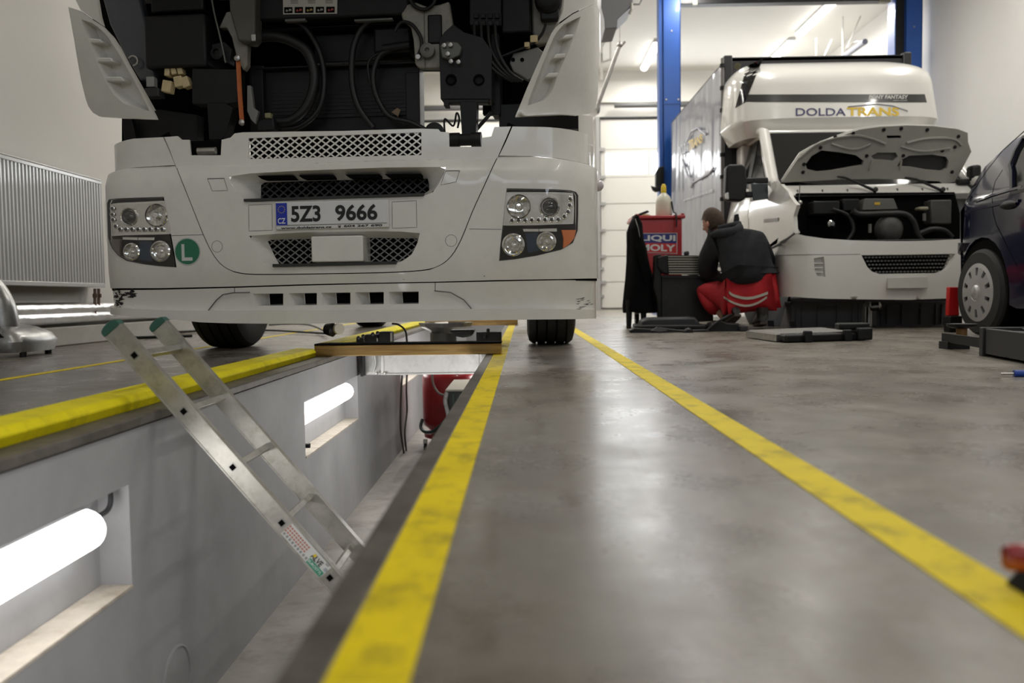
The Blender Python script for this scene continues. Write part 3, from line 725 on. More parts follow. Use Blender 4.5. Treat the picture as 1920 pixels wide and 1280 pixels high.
# --- headlamps
CHR2 = mat('lamp_chrome', (.75, .74, .71), .16, 1, var=.1, vscale=30)
CRY = mat('lamp_reflector', (.62, .61, .58), .08, 1, var=.45, vscale=60)
def headlamp(nm, loop, upper, up_units, low_units, leds, right):
    lp = resamp(loop, .03); S1, S2, S3 = SM.inset(.002), SM.inset(.004), SM.inset(.008)
    back = shrink(lp, .985, .985)
    o = recess(SM, lp, back, .014, nm, BLACK, truck, front=.001); ORG[o] = ORG[truck]
    panel(SM, back, [], .004, 'lamp_floor', BLACKM, o, .08, n=-.0145)
    U = S2.px(upper)
    panel(S2, U, [], .008, 'chrome_bezel', CHR2, o, .05)
    strip(S1, S1.px(upper), .010, 'bezel_rim', CHROME, o, n=0, closed=True)
    ax = TF.Y*-1
    for u, v, r, proj in up_units:
        p = S2.pt(u, v, .0); p = p+ax*(-.002 if proj else .001)
        m = MB()
        if proj:
            m.lathe([(r, -.02), (r*1.02, .006), (r*.90, .016), (r*.76, .010), (r*.70, -.004)], p, ax, 28); m.build('lamp_ring', CHROME, o, smooth=40)
            m = MB(); m.lathe([(r*.74, -.01), (r*.68, .006), (r*.45, .014), (r*.2, .017), (0.0001, .018)], p, ax, 24); m.build('projector_lens', LENS, o, smooth=50)
        else:
            m.lathe([(r*1.06, -.02), (r*1.08, .008), (r*1.0, .014), (r*.95, .006), (r*.80, .003), (r*.4, .0), (0.001, -.001)], p, ax, 30); m.build('reflector', CRY, o, smooth=30)
            m = MB(); m.lathe([(r*.34, 0), (r*.34, .010), (r*.24, .016), (0.001, .017)], p, ax, 14); m.build('bulb', CHROME, o, smooth=40)
    m = MB(); m2 = MB()
    for u, v in leds:
        p = S2.pt(u, v, .001); m.lathe([(.0135, 0), (.0135, .005), (.0095, .007)], p, ax, 12); m2.ball(p+ax*.006, .0085, 8)
    m.build('led_sockets', CHROME, o, smooth=40, kind='stuff'); m2.build('led_row', mat('led_dark', (.05, .05, .05), .2), o, smooth=60, kind='stuff')
    for u, v, r, big in low_units:
        p = S3.pt(u, v, -.010); m = MB()
        m.lathe([(r*1.22, -.01), (r*1.18, .02), (r*1.02, .024), (r*.97, .014), (r*.9, .006)], p, ax, 28); m.build('lamp_ring', CHROME, o, smooth=40)
        m = MB(); m.lathe([(r*.98, .010), (r*.7, .012), (r*.35, .006), (0.001, .004)], p, ax, 24); m.build('reflector', CRY, o, smooth=30)
        m = MB(); m.lathe([(r*.25, 0), (r*.25, .014), (0.001, .018)], p, ax, 12); m.build('bulb', CHROME, o, smooth=40)
    return o
S2 = SM.inset(.003); S3 = SM.inset(.007)
up_l = [(208, 384), (250, 381), (310, 378), (315, 405), (319, 437), (270, 438), (209, 441)]
up_r = [(949, 362), (1010, 362), (1073, 363.5), (1075, 390), (1074, 418), (1010, 420), (944, 421)]
leds_l = [(212, 391), (212, 402), (213, 412), (218, 424)] + [(226+i*11.3, 429.5) for i in range(8)]
leds_r = [(960+i*12.4, 413.5-i*.25) for i in range(8)] + [(1058, 406), (1065, 397), (1068, 385), (1069, 373)]
HLl = headlamp('headlamp', LL, up_l, [(243, 406, .044, True), (294, 404, .052, False)], [(248, 472, .036, 0), (302, 471, .043, 1)], leds_l, False)
HLr = headlamp('headlamp', LR, up_r, [(973, 387.5, .052, False), (1030, 388, .048, True)], [(963, 459, .045, 1), (1025, 453, .039, 0)], leds_r, True)
for o, pts in ((HLl, [(207, 449), (226, 448), (224, 470), (226, 484), (216, 472), (209, 460)]), (HLr, [(1053, 431), (1080, 431), (1077, 446), (1068, 457), (1056, 466), (1057, 448)])):
    panel(S2, S2.px(pts), [], .01, 'indicator', AMBER if o is HLr else mat('smoked_lens', (.10, .07, .06), .1, coat=.5), o, .1)
for o, pts in ((HLr, [(985, 437), (1008, 435), (1010, 470), (990, 474)]), (HLl, [(262, 452), (284, 452), (284, 490), (262, 487)])):
    panel(S3, S3.px(pts), [], .006, 'lamp_divider', mat('lamp_blue', (.012, .035, .075), .12, .3), o, .1)
for o, pts in ((HLl, [(230, 444.5), (258, 445), (258, 450), (230, 449)]), (HLl, [(259, 445), (290, 445), (289, 450), (259, 450)]), (HLr, [(980, 429), (1010, 429), (1010, 434), (982, 434)]), (HLr, [(1011, 429), (1044, 428), (1044, 434), (1011, 434)])):
    panel(S2, S2.px(pts), [], .008, 'chrome_strip', CHROME, o, .1)
panel(SM, LL, [], .003, 'lamp_glass', GLASS, HLl, .05, n=.014); panel(SM, LR, [], .003, 'lamp_glass', GLASS, HLr, .05, n=.014)

# --- lower spoiler
zs0, zs1 = SLO.hit(250, 592)[1], SLO.hit(1090, 598)[1]
e2 = SLO.smax-.05
out = [(-e2, zb_l-.012), (-SLO.scorner, zb_l-.012)] + SLO.px([(300, 543), (440, 539.5), (560, 535.5), (700, 532), (815, 530), (930, 527.5), (1050, 525)]) + [(SLO.scorner, zb_r-.012), (e2, zb_r-.012), (e2, zs1+.03), (SLO.scorner, zs1+.03)] + SLO.px([(1040, 585), (900, 585), (815, 585), (700, 586), (560, 588), (430, 588), (330, 586)]) + [(-SLO.scorner, zs0+.045), (-e2, zs0+.045)]
VX = [(474, 531), (541.5, 594), (602, 657), (665.5, 719.5), (728.5, 785)]
vents = [SLO.px([(a, 550.5-(a-474)*.014), (b, 550.5-(b-474)*.014), (b, 573-(b-474)*.012), (a+2, 573.5-(a-474)*.012)]) for a, b in VX]
panel(SLO, out, vents, .008, 'lower_bumper', WHITE, truck, .06)
for q in vents:
    bk = [(q[0][0]+.05, q[0][1]-.002), (q[1][0]-.002, q[1][1]-.002), (q[2][0]-.002, q[2][1]+.006), (q[3][0]+.05, q[3][1]+.006)]
    o = recess(SLO, q, bk, .08, 'vent', WHITE, truck)
    m = MB(); m.add([SLO.P(a, b, -.078) for a, b in bk], [(0, 1, 2, 3)]); m.build('vent_back', BLACKM, o)
SLI = Surf(TF, TL-.012, .055, .25, .45, lambda z: -.012)
lip_t = [(-e2, zs0+.058), (-SLO.scorner, zs0+.055)] + SLI.px([(330, 582), (430, 582), (560, 581), (700, 580), (815, 579), (900, 579), (1040, 579)]) + [(SLO.scorner, zs1+.042), (e2, zs1+.042)]
lip_b = [(e2, zs1+.01), (SLO.scorner, zs1)] + SLI.px([(1040, 598.5), (900, 600), (815, 602), (700, 604), (560, 607), (430, 606), (375, 604), (300, 596)]) + [(-SLO.scorner, zs0+.02), (-e2, zs0+.03)]
panel(SLI, lip_t+lip_b, [], .10, 'bumper_lip', WHITE, truck, .07)
strip(SLO, SLO.px([(381, 597), (390, 585), (408, 562), (420, 552), (440, 548.5), (470, 548)]), .004, 'joint_line', JL, truck, n=.012)
strip(SLO, SLO.px([(815, 545), (845, 548), (870, 562), (890, 585), (902, 599)]), .004, 'joint_line', JL, truck, n=.012)
strip(SLO, SLO.px([(440, 539), (440, 549)]), .003, 'joint_line', JL, truck, n=.001); strip(SLO, SLO.px([(816, 530), (816, 545)]), .003, 'joint_line', JL, truck, n=.001)
strip(SM, [(-SM.scorner, zb_l-.006)]+SM.px([(300, 541.5), (440, 538.5), (560, 534.5), (700, 531.5), (815, 529.5), (930, 526.5), (1050, 524)])+[(SM.scorner, zb_r-.006)], .012, 'bumper_joint', BLACKM, truck, n=-.006)
# scrapes on the corners
rnd = random.Random(3); m = MB()
for k in range(70):
    u, v = rnd.uniform(206, 258), rnd.uniform(543, 588)
    if u > 232 and v > 562: continue
    a, b = SLO.hit(u, v); L_ = rnd.uniform(.008, .04); hh = rnd.uniform(.002, .009); n = rnd.randint(5, 7)
    P = [(a+L_*math.cos(2*math.pi*i/n)*rnd.uniform(.5, 1), b+hh*math.sin(2*math.pi*i/n)*rnd.uniform(.4, 1.3)+.2*L_*math.cos(2*math.pi*i/n)*rnd.uniform(-.5, .9)) for i in range(n)]
    m.add([SLO.P(x, y, .0012) for x, y in P], [tuple(range(n))])
for k in range(16):
    u, v = rnd.uniform(1078, 1112), rnd.uniform(558, 582); a, b = SLO.hit(u, v); L_ = rnd.uniform(.01, .03)
    m.add([SLO.P(a-L_, b, .0012), SLO.P(a, b-.0015, .0012), SLO.P(a+L_, b+.004, .0012), SLO.P(a, b+.0015, .0012)], [(0, 1, 2, 3)])
m.build('scrape_marks', mat('scrape_black', (.02, .018, .017), .8), truck, fixn=False, kind='stuff')

# --- upper trim (grille strip with hinge notches)
tp = [(308, 257), (333, 255), (341, 262), (355, 262), (357.5, 291), (414, 291), (415.5, 262), (432, 258), (440, 250), (455, 248), (640, 245.5), (790, 241), (822, 242), (826, 247), (842, 248), (842.5, 275), (903, 275), (903.5, 258), (921, 256), (927, 238), (958, 237), (946, 265), (932, 297), (860, 298.5), (700, 301.5), (465, 310), (331, 315), (318, 280)]
gr = ST.px([(466, 259), (640, 253.5), (790, 248), (790, 290.5), (640, 294), (466, 298)])
panel(ST, ST.px(tp), [gr], .010, 'grille_trim', WHITE, truck, .06)
G2 = resamp(gr, .05)
lattice(lambda a, b, n: ST.P(a, b, n-.004), gr, .0435, .0325, .0068, 'grille_mesh', WHITE, truck)
m = MB(); m.add([ST.P(a, b, -.10) for a, b in shrink(gr, 1.08, 1.2)], [tuple(range(6))]); m.build('grille_back', BLACKM, truck)
zc = ST.hit(222, 270)[1]; zd = ST.hit(222, 318)[1]
panel(ST, [(-ST.smax+.02, zc), (-ST.scorner, zc)]+ST.px([(221, 268), (250, 260), (305.5, 257)])+ST.px([(316, 280), (328, 309)])+ST.px([(262, 313), (224, 319)])+[(-ST.scorner, zd), (-ST.smax+.02, zd)], [], .012, 'corner_trim', WHITE, truck, .05)
zc = ST.hit(1080, 246)[1]; zd = ST.hit(1083, 302)[1]
panel(ST, ST.px([(961, 237), (1020, 238), (1074, 244)])+[(ST.scorner, zc), (ST.smax-.02, zc), (ST.smax-.02, zd), (ST.scorner, zd)]+ST.px([(1080, 303), (1010, 293), (936, 291.5), (949, 265)]), [], .012, 'corner_trim', WHITE, truck, .05)
for q in ([(305, 250), (318, 280), (331, 314)], [(961, 232), (948, 265), (933, 296)]): strip(ST, ST.px(q), .05, 'seam_backing', BLACKM, truck, n=-.016)
# --- corner deflectors (hang from the tilted cab)
SD = Surf(TF, TL+.02, .05, .30, .5, lambda z: .05-.30*max(0, z-1.2))
SDL = Surf(TF, TL+.05, .04, .17, .5, lambda z: .04-.52*max(0, z-1.2))
def deflector(out_px, rec_px, rec_back, louv, SD):
    O = SD.px(out_px); R = resamp(SD.px(rec_px), .03); Rb = ring(SD.px(rec_back), len(R), SD.px(rec_px)[0])
    R = ring(R, len(R), SD.px(rec_px)[0])
    o = panel(SD, O, [R], .02, 'corner_deflector', WHITE, truck, .05); ORG[o] = ORG[truck].copy()
    recess(SD, R, Rb, .075, 'recess_wall', WHITE, o)
    panel(SD, Rb, [], .006, 'recess_floor', WHITE, o, .06, n=-.074)
    for L_ in louv:
        q = SD.px(L_); m = MB()
        m.hexa([SD.P(a, b, -.004) for a, b in q], [SD.P(a, b+.004, -.074) for a, b in q]); m.build('louvre', WHITE, o, bevel=.006)
deflector([(1127, 5), (1126, 70), (1122, 131), (1121, 178), (1117, 200), (1110, 212), (1085, 216), (966, 218.5), (969, 211), (988, 165), (1008, 120), (1034, 62), (1041, 52), (1049, 45), (1075, 26), (1100, 14), (1118, 7)],
          [(1089, 31), (1083, 50), (1078, 64), (1062, 105), (1047, 137), (1036, 170), (1022, 187), (989, 198), (991, 188), (1005, 152), (1022, 108), (1040, 66), (1056, 46)],
          [(1084, 38), (1072, 66), (1056, 105), (1042, 137), (1030, 166), (1015, 180), (993, 193), (1000, 170), (1012, 140), (1026, 105), (1043, 66), (1058, 49)],
          [[(1055, 72), (1076, 71), (1079, 63), (1062, 64)], [(1037, 109), (1061, 108), (1063, 99), (1044, 100)], [(1021, 145), (1047, 144), (1049, 135), (1029, 136)]], SD)
deflector([(128, 13), (139, 75), (152, 150), (161, 187), (166, 200), (174, 211), (186, 218), (230, 221), (293, 223), (290, 216), (265, 168), (240, 120), (222, 86), (210, 68), (191, 48), (172, 36), (150, 20)],
          [(152, 36), (160, 60), (170, 85), (180, 112), (197, 150), (212, 176), (232, 194), (266, 205), (281, 209), (258, 163), (238, 127), (220, 96), (200, 66), (176, 44)],
          [(160, 44), (168, 62), (184, 100), (198, 130), (210, 155), (222, 172), (240, 187), (268, 200), (276, 202), (254, 163), (234, 127), (216, 98), (197, 70), (176, 50)],
          [[(165, 80), (192, 80), (186, 72), (163, 71)], [(181, 116), (212, 116), (206, 107), (179, 107)], [(197, 152), (232, 152), (226, 143), (195, 143)]], SDL)
# cab corner pillars above the deflectors
for SD_, pts in zip((SD, SDL), ([(1047, 43), (1056, 20), (1062, -30), (1120, -30), (1118, 5), (1100, 12), (1075, 24)], [(126, -30), (150, 18), (172, 34), (191, 47), (186, 30), (176, -30)])):
    panel(SD_, SD_.px(pts), [], .02, 'cab_corner', WHITE, truck, .06, n=-.004)

# --- what the open flap shows: radiator, brackets, hoses
def tbox(nm, px, d0, d1, mt, bevel=.004):
    m = MB(); pxbox(m, TF, *px, d0, d1); return m.build(nm, mt, truck, bevel=bevel)
def tpoly(nm, pts, d, dep, mt, bevel=.003):
    m = MB(); pxpoly(m, TF, pts, d, dep); return m.build(nm, mt, truck, bevel=bevel)
BK = mat('engine_black', (.004, .004, .0045), .45, spec=.3, var=.3, vscale=20)
BK2 = mat('engine_dark_grey', (.009, .009, .0095), .5, spec=.3, var=.3, vscale=15)
GR = mat('bracket_grey', (.12, .118, .108), .5, var=.15, vscale=18)
CRM = mat('bracket_cream', (.27, .257, .215), .5, var=.2, vscale=12, dirt=(.08, .07, .05), dscale=10, damt=.6)
tpoly('firewall', [(240, -60), (470, -60), (470, 262), (372, 264), (228, 266), (228, 214), (196, 130), (150, -60)], .62, .05, BLACKM)
tpoly('firewall', [(470, -60), (905, -60), (905, 130), (470, 130)], .64, .05, BLACKM)
tpoly('firewall', [(905, -60), (1085, -60), (1085, 245), (937, 245), (937, 214), (905, 214)], .62, .05, BLACKM)
o = tbox('radiator', (470, 118, 786, 262), .50, .62, BK)
m = MB()
for v in range(152, 216, 7): pxbox(m, TF, 510, v, 770, v+2.6, .488, .50)
m.build('radiator_fins', BK2, truck)
tbox('radiator_frame', (472, 122, 492, 250), .46, .50, BK2); tbox('radiator_frame', (762, 135, 786, 250), .46, .50, BK2); tbox('radiator_frame', (480, 118, 786, 126), .45, .50, BK2)
tbox('intake_housing', (466, -50, 765, 40), .34, .6, BK2, .012)
q = [TF.hitw(u, v, .336) for u, v in ((531, 27), (632, 25.5), (633, -40), (530, -40))]
QL = quadmap(q[0], q[1], q[3], q[2]); F3 = TF.Y*-.001
m = MB(); m.prism(q, TF.Y*.003); lab = m.build('caution_label', mat('label_cream', (.50, .485, .42), .6), truck)
for i in range(5):
    a = .02+i*.195
    m = MB(); m.prism([QL(x, y)+F3 for x, y in ((a, .03), (a+.155, .03), (a+.155, .20), (a, .20))], TF.Y*.0006); m.build('pictogram', BLACKM, lab)
    m = MB(); m.lathe([(.006, 0), (.006, .0005)], QL(a+.05, .10)+F3*1.6, TF.Y*-1, 8); m.prism([QL(x, y)+F3*1.6 for x, y in ((a+.08, .08), (a+.14, .10), (a+.13, .15), (a+.09, .15))], TF.Y*.0004)
    m.build('pictogram_mark', mat('pict_%d' % (i % 3), ((.30, .29, .27), (.35, .05, .04), (.35, .25, .06))[i % 3], .6), lab)
m = MB()
for cx in (.14, .46, .78):
    for k in range(4): m.prism([QL(x, y)+F3 for x, y in ((cx, .30+k*.04), (cx+.14, .30+k*.04), (cx+.14, .315+k*.04), (cx, .315+k*.04))], TF.Y*.0004)
m.build('label_print', mat('print_grey', (.12, .11, .10), .6), lab)
tbox('cross_member', (480, 42, 765, 56), .40, .46, BK); tbox('cross_member_tab', (534, 34, 572, 40.5), .33, .36, GR, .002); tbox('cross_member_tab', (664, 33, 736, 40), .33, .36, GR, .002)
tbox('oil_cooler', (590, 58, 770, 118), .50, .58, BK)
# left side
tbox('electronics_box', (272, 24, 384, 128), .26, .55, BK2, .012); tbox('electronics_cover', (282, -40, 380, 24), .30, .55, BK, .012)
tpoly('hinge_bracket', [(360, 128), (445, 130), (445, 192), (420, 196), (360, 194)], .28, .10, BK2)
tpoly('hinge_arm', [(388, 192), (420, 192), (436, 202), (424, 250), (416, 262), (392, 262)], .22, .08, BK)
m = MB(); q = TF.hit(388, 283, .10); m.cyl(TF.w(q.x-.045, .10, q.z), TF.w(q.x+.045, .10, q.z), .018); m.build('hinge_pin', STEEL, truck, smooth=40)
tbox('hinge_pocket', (354, 262, 417, 296), .14, .30, BLACKM)
tpoly('inner_wing', [(182, -40), (255, -40), (272, 40), (287, 112), (292, 150), (262, 150), (230, 96), (205, 45)], .36, .06, mat('wing_slate', (.060, .066, .078), .3, coat=.3), .01)
tpoly('step_well', [(228, 205), (300, 205), (370, 215), (370, 263), (232, 266)], .40, .08, BK2)
tpoly('step_edge', [(228, 222), (246, 222), (256, 262), (234, 262)], .34, .04, BK)
m = MB(); q = TF.hitw(250, 114, .33); m.tube([q+TF.X*.025*math.cos(a)+TF.Z*.025*math.sin(a) for a in [i*math.pi/6-1.6 for i in range(9)]], .006); m.build('hook', STEEL, truck, smooth=40)
m = MB(); pxbox(m, TF, 274, 143, 288, 163, .28, .32); m.build('connector', mat('connector_grey', (.34, .34, .33), .4), truck, bevel=.004); tbox('connector_base', (271, 164, 297, 181), .27, .34, DGREY)
TAN = mat('connector_tan', (.62, .50, .28), .55, var=.12, vscale=30)
for u, v, sx_, sy_, r in ((315, 163, 9, 11, .2), (336.5, 154, 8, 10, -.15), (350, 155, 7, 10, -.3), (316, 136, 5, 8, .1), (328, 134, 5, 7, -.2), (340, 134, 5, 7, -.2)):
    m = MB(); c0 = TF.hit(u, v, .30); fr2 = Fr(TF.w(*c0), 4.5); fr2.Z = (TF.Z*math.cos(r)+TF.X*math.sin(r)); fr2.X = (TF.X*math.cos(r)-TF.Z*math.sin(r))
    k = 1/372; m.box(-sx_*k, sx_*k, -.02, .03, -sy_*k, sy_*k, fr2); m.build('wire_plug', TAN, truck, bevel=.004)
m = MB()
for u in (316, 338, 350): m.tube(bez([TF.hitw(u, 145, .32), TF.hitw(u-2, 120, .34), TF.hitw(u+3, 90, .36)]), .006)
m.build('plug_wires', BLACK, truck, smooth=60)
tpoly('cab_mount', [(410, 52), (424, 22), (440, 20), (452, 60), (464, 85), (463, 122), (456, 132), (444, 112), (434, 70), (425, 52)], .33, .05, CRM, .006)
tpoly('filter_cover', [(426, -50), (478, -50), (478, 70), (470, 79), (446, 77), (430, 20)], .27, .10, mat('cover_olive', (.085, .083, .068), .45), .01)
tbox('cover_cap', (471, 64, 479, 77), .26, .28, STEEL, .002)
m = MB(); st = bez([TF.hitw(446.5, 112, .26), TF.hitw(448, 140, .25), TF.hitw(450, 180, .25), TF.hitw(453.5, 226, .26)])
m.tube(st, .0125, 8, flat=.25); m.build('orange_strap', mat('orange_strap', (.46, .12, .03), .65, var=.15, vscale=30), truck)
for u, v in ((446, 110), (454, 230)): m = MB(); m.lathe([(.015, 0), (.015, .012), (.008, .016), (0.001, .017)], TF.hitw(u, v, .255), TF.Y*-1, 14); m.build('strap_bolt', STEEL, truck, smooth=40)
tpoly('bell_bracket', [(396, 83), (420, 78), (434, 92), (430, 120), (414, 112), (400, 100)], .30, .06, BK2)
m = MB(); m.lathe([(.032, 0), (.032, .03), (.02, .035), (.018, .02)], TF.hitw(411, 102, .30), TF.Y*-1, 18); m.build('bell_ring', BK2, truck, smooth=40)
m = MB(); m.tube(bez([TF.hitw(394, -20, .25), TF.hitw(402, 25, .25), TF.hitw(414, 75, .25), TF.hitw(423, 118, .26)]), .0045); m.build('gas_strut', GR, truck, smooth=60)
tpoly('stay', [(463, 160), (470, 160), (475, 202), (484, 208), (478, 232), (470, 224), (463, 208)], .30, .03, mat('stay_grey', (.20, .20, .19), .5))
tbox('clamp', (496, 211, 507, 221), .30, .34, mat('clamp_olive', (.24, .22, .12), .5)); tpoly('pump_body', [(480, 225), (512, 216), (516, 245), (480, 248)], .32, .1, BK2, .01)
HOSE = mat('hose_black', (.008, .008, .0085), .42, spec=.4)
def hose(pts, d, r, nm='coolant_hose'):
    m = MB(); m.tube(bez([TF.hitw(u, v, d) for u, v in pts]), r, 12); m.build(nm, HOSE, truck, smooth=60)
hose([(508, 228), (545, 226), (575, 200), (590, 150), (578, 100), (550, 78), (515, 68), (480, 70)], .38, .026)
hose([(510, 240), (560, 238), (598, 205), (608, 150), (598, 95), (570, 50), (535, 35)], .40, .015)
hose([(740, 30), (690, 42), (664, 85), (660, 150), (672, 200), (700, 240)], .40, .016)
hose([(735, 92), (712, 105), (700, 140), (706, 180), (730, 218), (770, 230), (800, 245)], .40, .014)
hose([(745, 80), (720, 95), (695, 110), (690, 130), (696, 160)], .42, .007)
tbox('expansion_tank', (700, 48, 770, 100), .42, .56, BK2, .015)
m = MB(); m.tube([TF.hitw(718, 92, .40), TF.hitw(768, 84, .40)], [.022, .02], 12); m.build('pipe_end', BK2, truck, smooth=60)
m = MB(); m.prism([TF.hitw(u, v, .44) for u, v in ((734, 210), (745, 202), (751, 206), (746, 218))], TF.Y*.01); m.build('small_tab', mat('tab_brown', (.20, .14, .08), .6), truck)
# right side
o = tpoly('cab_bracket', [(752, 24), (762, 8), (780, 4), (800, 12), (824, 8), (842, 2), (848, 40), (852, 60), (836, 84), (834, 128), (786, 128), (778, 120), (775, 75), (770, 50), (754, 36)], .34, .05, CRM, .008)
tbox('bracket_slot', (802, 26, 828, 82), .33, .35, BLACK, .008)
m = MB(); m.box(-.002, .002, .332, .342, 0, 0, TF); 
q0 = TF.hit(797, 128, .337); q1 = TF.hit(797, 16, .337); m = MB(); m.box(q0.x-.002, q0.x+.002, .336, .345, q0.z, q1.z, TF); m.build('bracket_seam', GR, truck)
m = MB(); m.lathe([(.036, 0), (.036, .03), (.028, .034), (.012, .034), (.010, .022), (.001, .022)], TF.hitw(803, 97, .33), TF.Y*-1, 22); m.build('isolator', GR, truck, smooth=40)
m = MB(); m.lathe([(.012, 0), (.012, .02)], TF.hitw(785, 108, .33), TF.Y*-1, 12); m.build('isolator_lug', STEEL, truck)
m = MB(); m.tube(bez([TF.hitw(740, 60, .32), TF.hitw(752, 42, .32), TF.hitw(772, 46, .32), TF.hitw(788, 68, .32), TF.hitw(790, 88, .32), TF.hitw(783, 106, .32)]), .009); m.tube(bez([TF.hitw(765, -10, .32), TF.hitw(776, 10, .32), TF.hitw(795, 18, .32), TF.hitw(812, 8, .32), TF.hitw(818, -12, .32)]), .010); m.build('wiring_loom', BLACK, truck, smooth=60)
tpoly('latch', [(824, 85), (838, 77), (858, 78), (866, 88), (862, 104), (844, 112), (828, 108)], .27, .05, mat('latch_grey', (.10, .10, .09), .4, .5), .006)
m = MB()
for u, v in ((845, 85), (833, 86), (840, 102), (846, 116), (860, 117)): m.lathe([(.011, 0), (.011, .012), (.006, .014), (.001, .014)], TF.hitw(u, v, .265), TF.Y*-1, 10)
m.build('latch_bolts', STEEL, truck, smooth=40)
tpoly('hinge_bracket', [(823, 75), (833, 60), (850, 45), (870, 60), (905, 70), (922, 96), (922, 186), (826, 186)], .30, .14, BK2)
tpoly('hinge_bracket_foot', [(832, 186), (916, 186), (916, 193), (842, 193), (842, 199), (832, 199)], .29, .06, BK)
for u, v in ((846, 150), (898, 150)): m = MB(); m.lathe([(.028, 0), (.028, .006), (.02, .008), (.018, -.01)], TF.hitw(u, v, .30), TF.Y*-1, 18); m.build('bracket_hole', BLACKM, truck, smooth=40)
tpoly('hinge_arm', [(862, 190), (894, 190), (892, 252), (866, 252)], .22, .08, BK)
m = MB(); q = TF.hit(873, 262, .10)
m.cyl(TF.w(q.x-.075, .10, q.z), TF.w(q.x-.028, .10, q.z), .034, 18); m.cyl(TF.w(q.x+.028, .10, q.z), TF.w(q.x+.075, .10, q.z), .034, 18); m.cyl(TF.w(q.x-.03, .10, q.z), TF.w(q.x+.03, .10, q.z), .028, 18); m.build('hinge_pin', BK, truck, smooth=40)
tpoly('fuse_box', [(880, -50), (940, -50), (940, 48), (880, 48)], .36, .15, BK, .006)
m = MB()
for i in range(2):
    for j in range(4): pxbox(m, TF, 888+j*13, 24+i*14, 897+j*13, 34+i*14, .345, .37)
m.build('fuse_plugs', BK2, truck, bevel=.003)
m = MB()
for k in range(4): m.tube(bez([TF.hitw(889+k*13, 46, .35), TF.hitw(892+k*13, 84, .33), TF.hitw(908+k*11, 112, .32), TF.hitw(935+k*8, 138, .32), TF.hitw(962+k*6, 152, .34)]), .009)
m.build('fuse_cables', BLACK, truck, smooth=60)
tbox('relay_box', (940, -40, 994, 62), .40, .55, BK2, .01)
tpoly('wing_bracket', [(955, 118), (962, 100), (1008, 88), (1022, 100), (1000, 145), (990, 150), (962, 134)], .40, .05, mat('wing_grey', (.17, .168, .155), .5), .005)
for u, v in ((962, 112), (979, 112)): m = MB(); m.lathe([(.010, 0), (.010, .003)], TF.hitw(u, v, .398), TF.Y*-1, 12); m.build('bracket_hole', BLACKM, truck)
tpoly('inner_pillar', [(996, -50), (1062, -50), (1052, 30), (1044, 50), (1034, 78), (1006, 86), (998, 60)], .46, .05, CRM, .01)
m = MB(); m.lathe([(.07, 0), (.07, .05), (.055, .075), (.02, .09), (.001, .09)], TF.hitw(1029, 4, .44), TF.Y*-1, 20); pxbox(m, TF, 1013, -40, 1047, 38, .40, .45); m.build('signal_horn', BLACK, truck, bevel=.01)
for u, v, s in ((1001, 72, 7), (988, 83, 5)):
    m = MB(); pxbox(m, TF, u-s, v-s, u+s, v+s, .37, .41); m.build('wire_plug', TAN, truck, bevel=.004)
m = MB(); m.tube(bez([TF.hitw(1024, 44, .38), TF.hitw(1016, 64, .38), TF.hitw(998, 82, .38), TF.hitw(960, 98, .38), TF.hitw(935, 108, .38)]), .007); m.build('plug_wires', BLACK, truck, smooth=60)
tbox('lower_well', (936, 190, 1084, 246), .45, .6, BK)
tbox('side_rail', (922, 62, 936, 215), .42, .55, BK)
m = MB(); m.tube(bez([TF.hitw(834, 250, .34), TF.hitw(834, 223, .34), TF.hitw(850, 236, .34), TF.hitw(856, 212, .34), TF.hitw(861, 222, .34), TF.hitw(858, 240, .34)]), .005); m.build('loose_wire', BLACK, truck, smooth=60); m = MB(); m.tube([TF.hitw(922, 210, .36), TF.hitw(894, 242, .36)], .010); m.build('loose_wire', BLACK, truck, smooth=60)
m = MB(); m.lathe([(.05, 0), (.05, .06), (.03, .065)], TF.hitw(818, 252, .40), TF.Y*-1, 20); m.build('pulley', BLACK, truck, smooth=40)
# right fender behind the bumper corner and marker lamp
m = MB(); pr = [(1084, 214), (1085, 255), (1088, 268), (1104, 270), (1108, 300), (1110, 330)]
A = [TF.hitw(u, v, .55) for u, v in pr]; B = [TF.w(TL-.02, .62, TF.l(p).z) for p in A]; C_ = [TF.w(TL-.01, 1.6, TF.l(p).z) for p in A]
k = len(pr); m.add(A+B+C_, [(r*k+i, r*k+i+1, (r+1)*k+i+1, (r+1)*k+i) for r in (0, 1) for i in range(k-1)]); m.build('side_fender', WHITE, truck, smooth=50)
m = MB(); m.lathe([(.030, 0), (.030, .012), (.024, .03), (.012, .04), (.001, .042)], TF.w(TL-.01, .42, SM.hit(1110, 336)[1]), TF.X, 16); m.build('marker_lamp', mat('marker_lens', (.62, .57, .60), .15, coat=.5), truck, smooth=50)
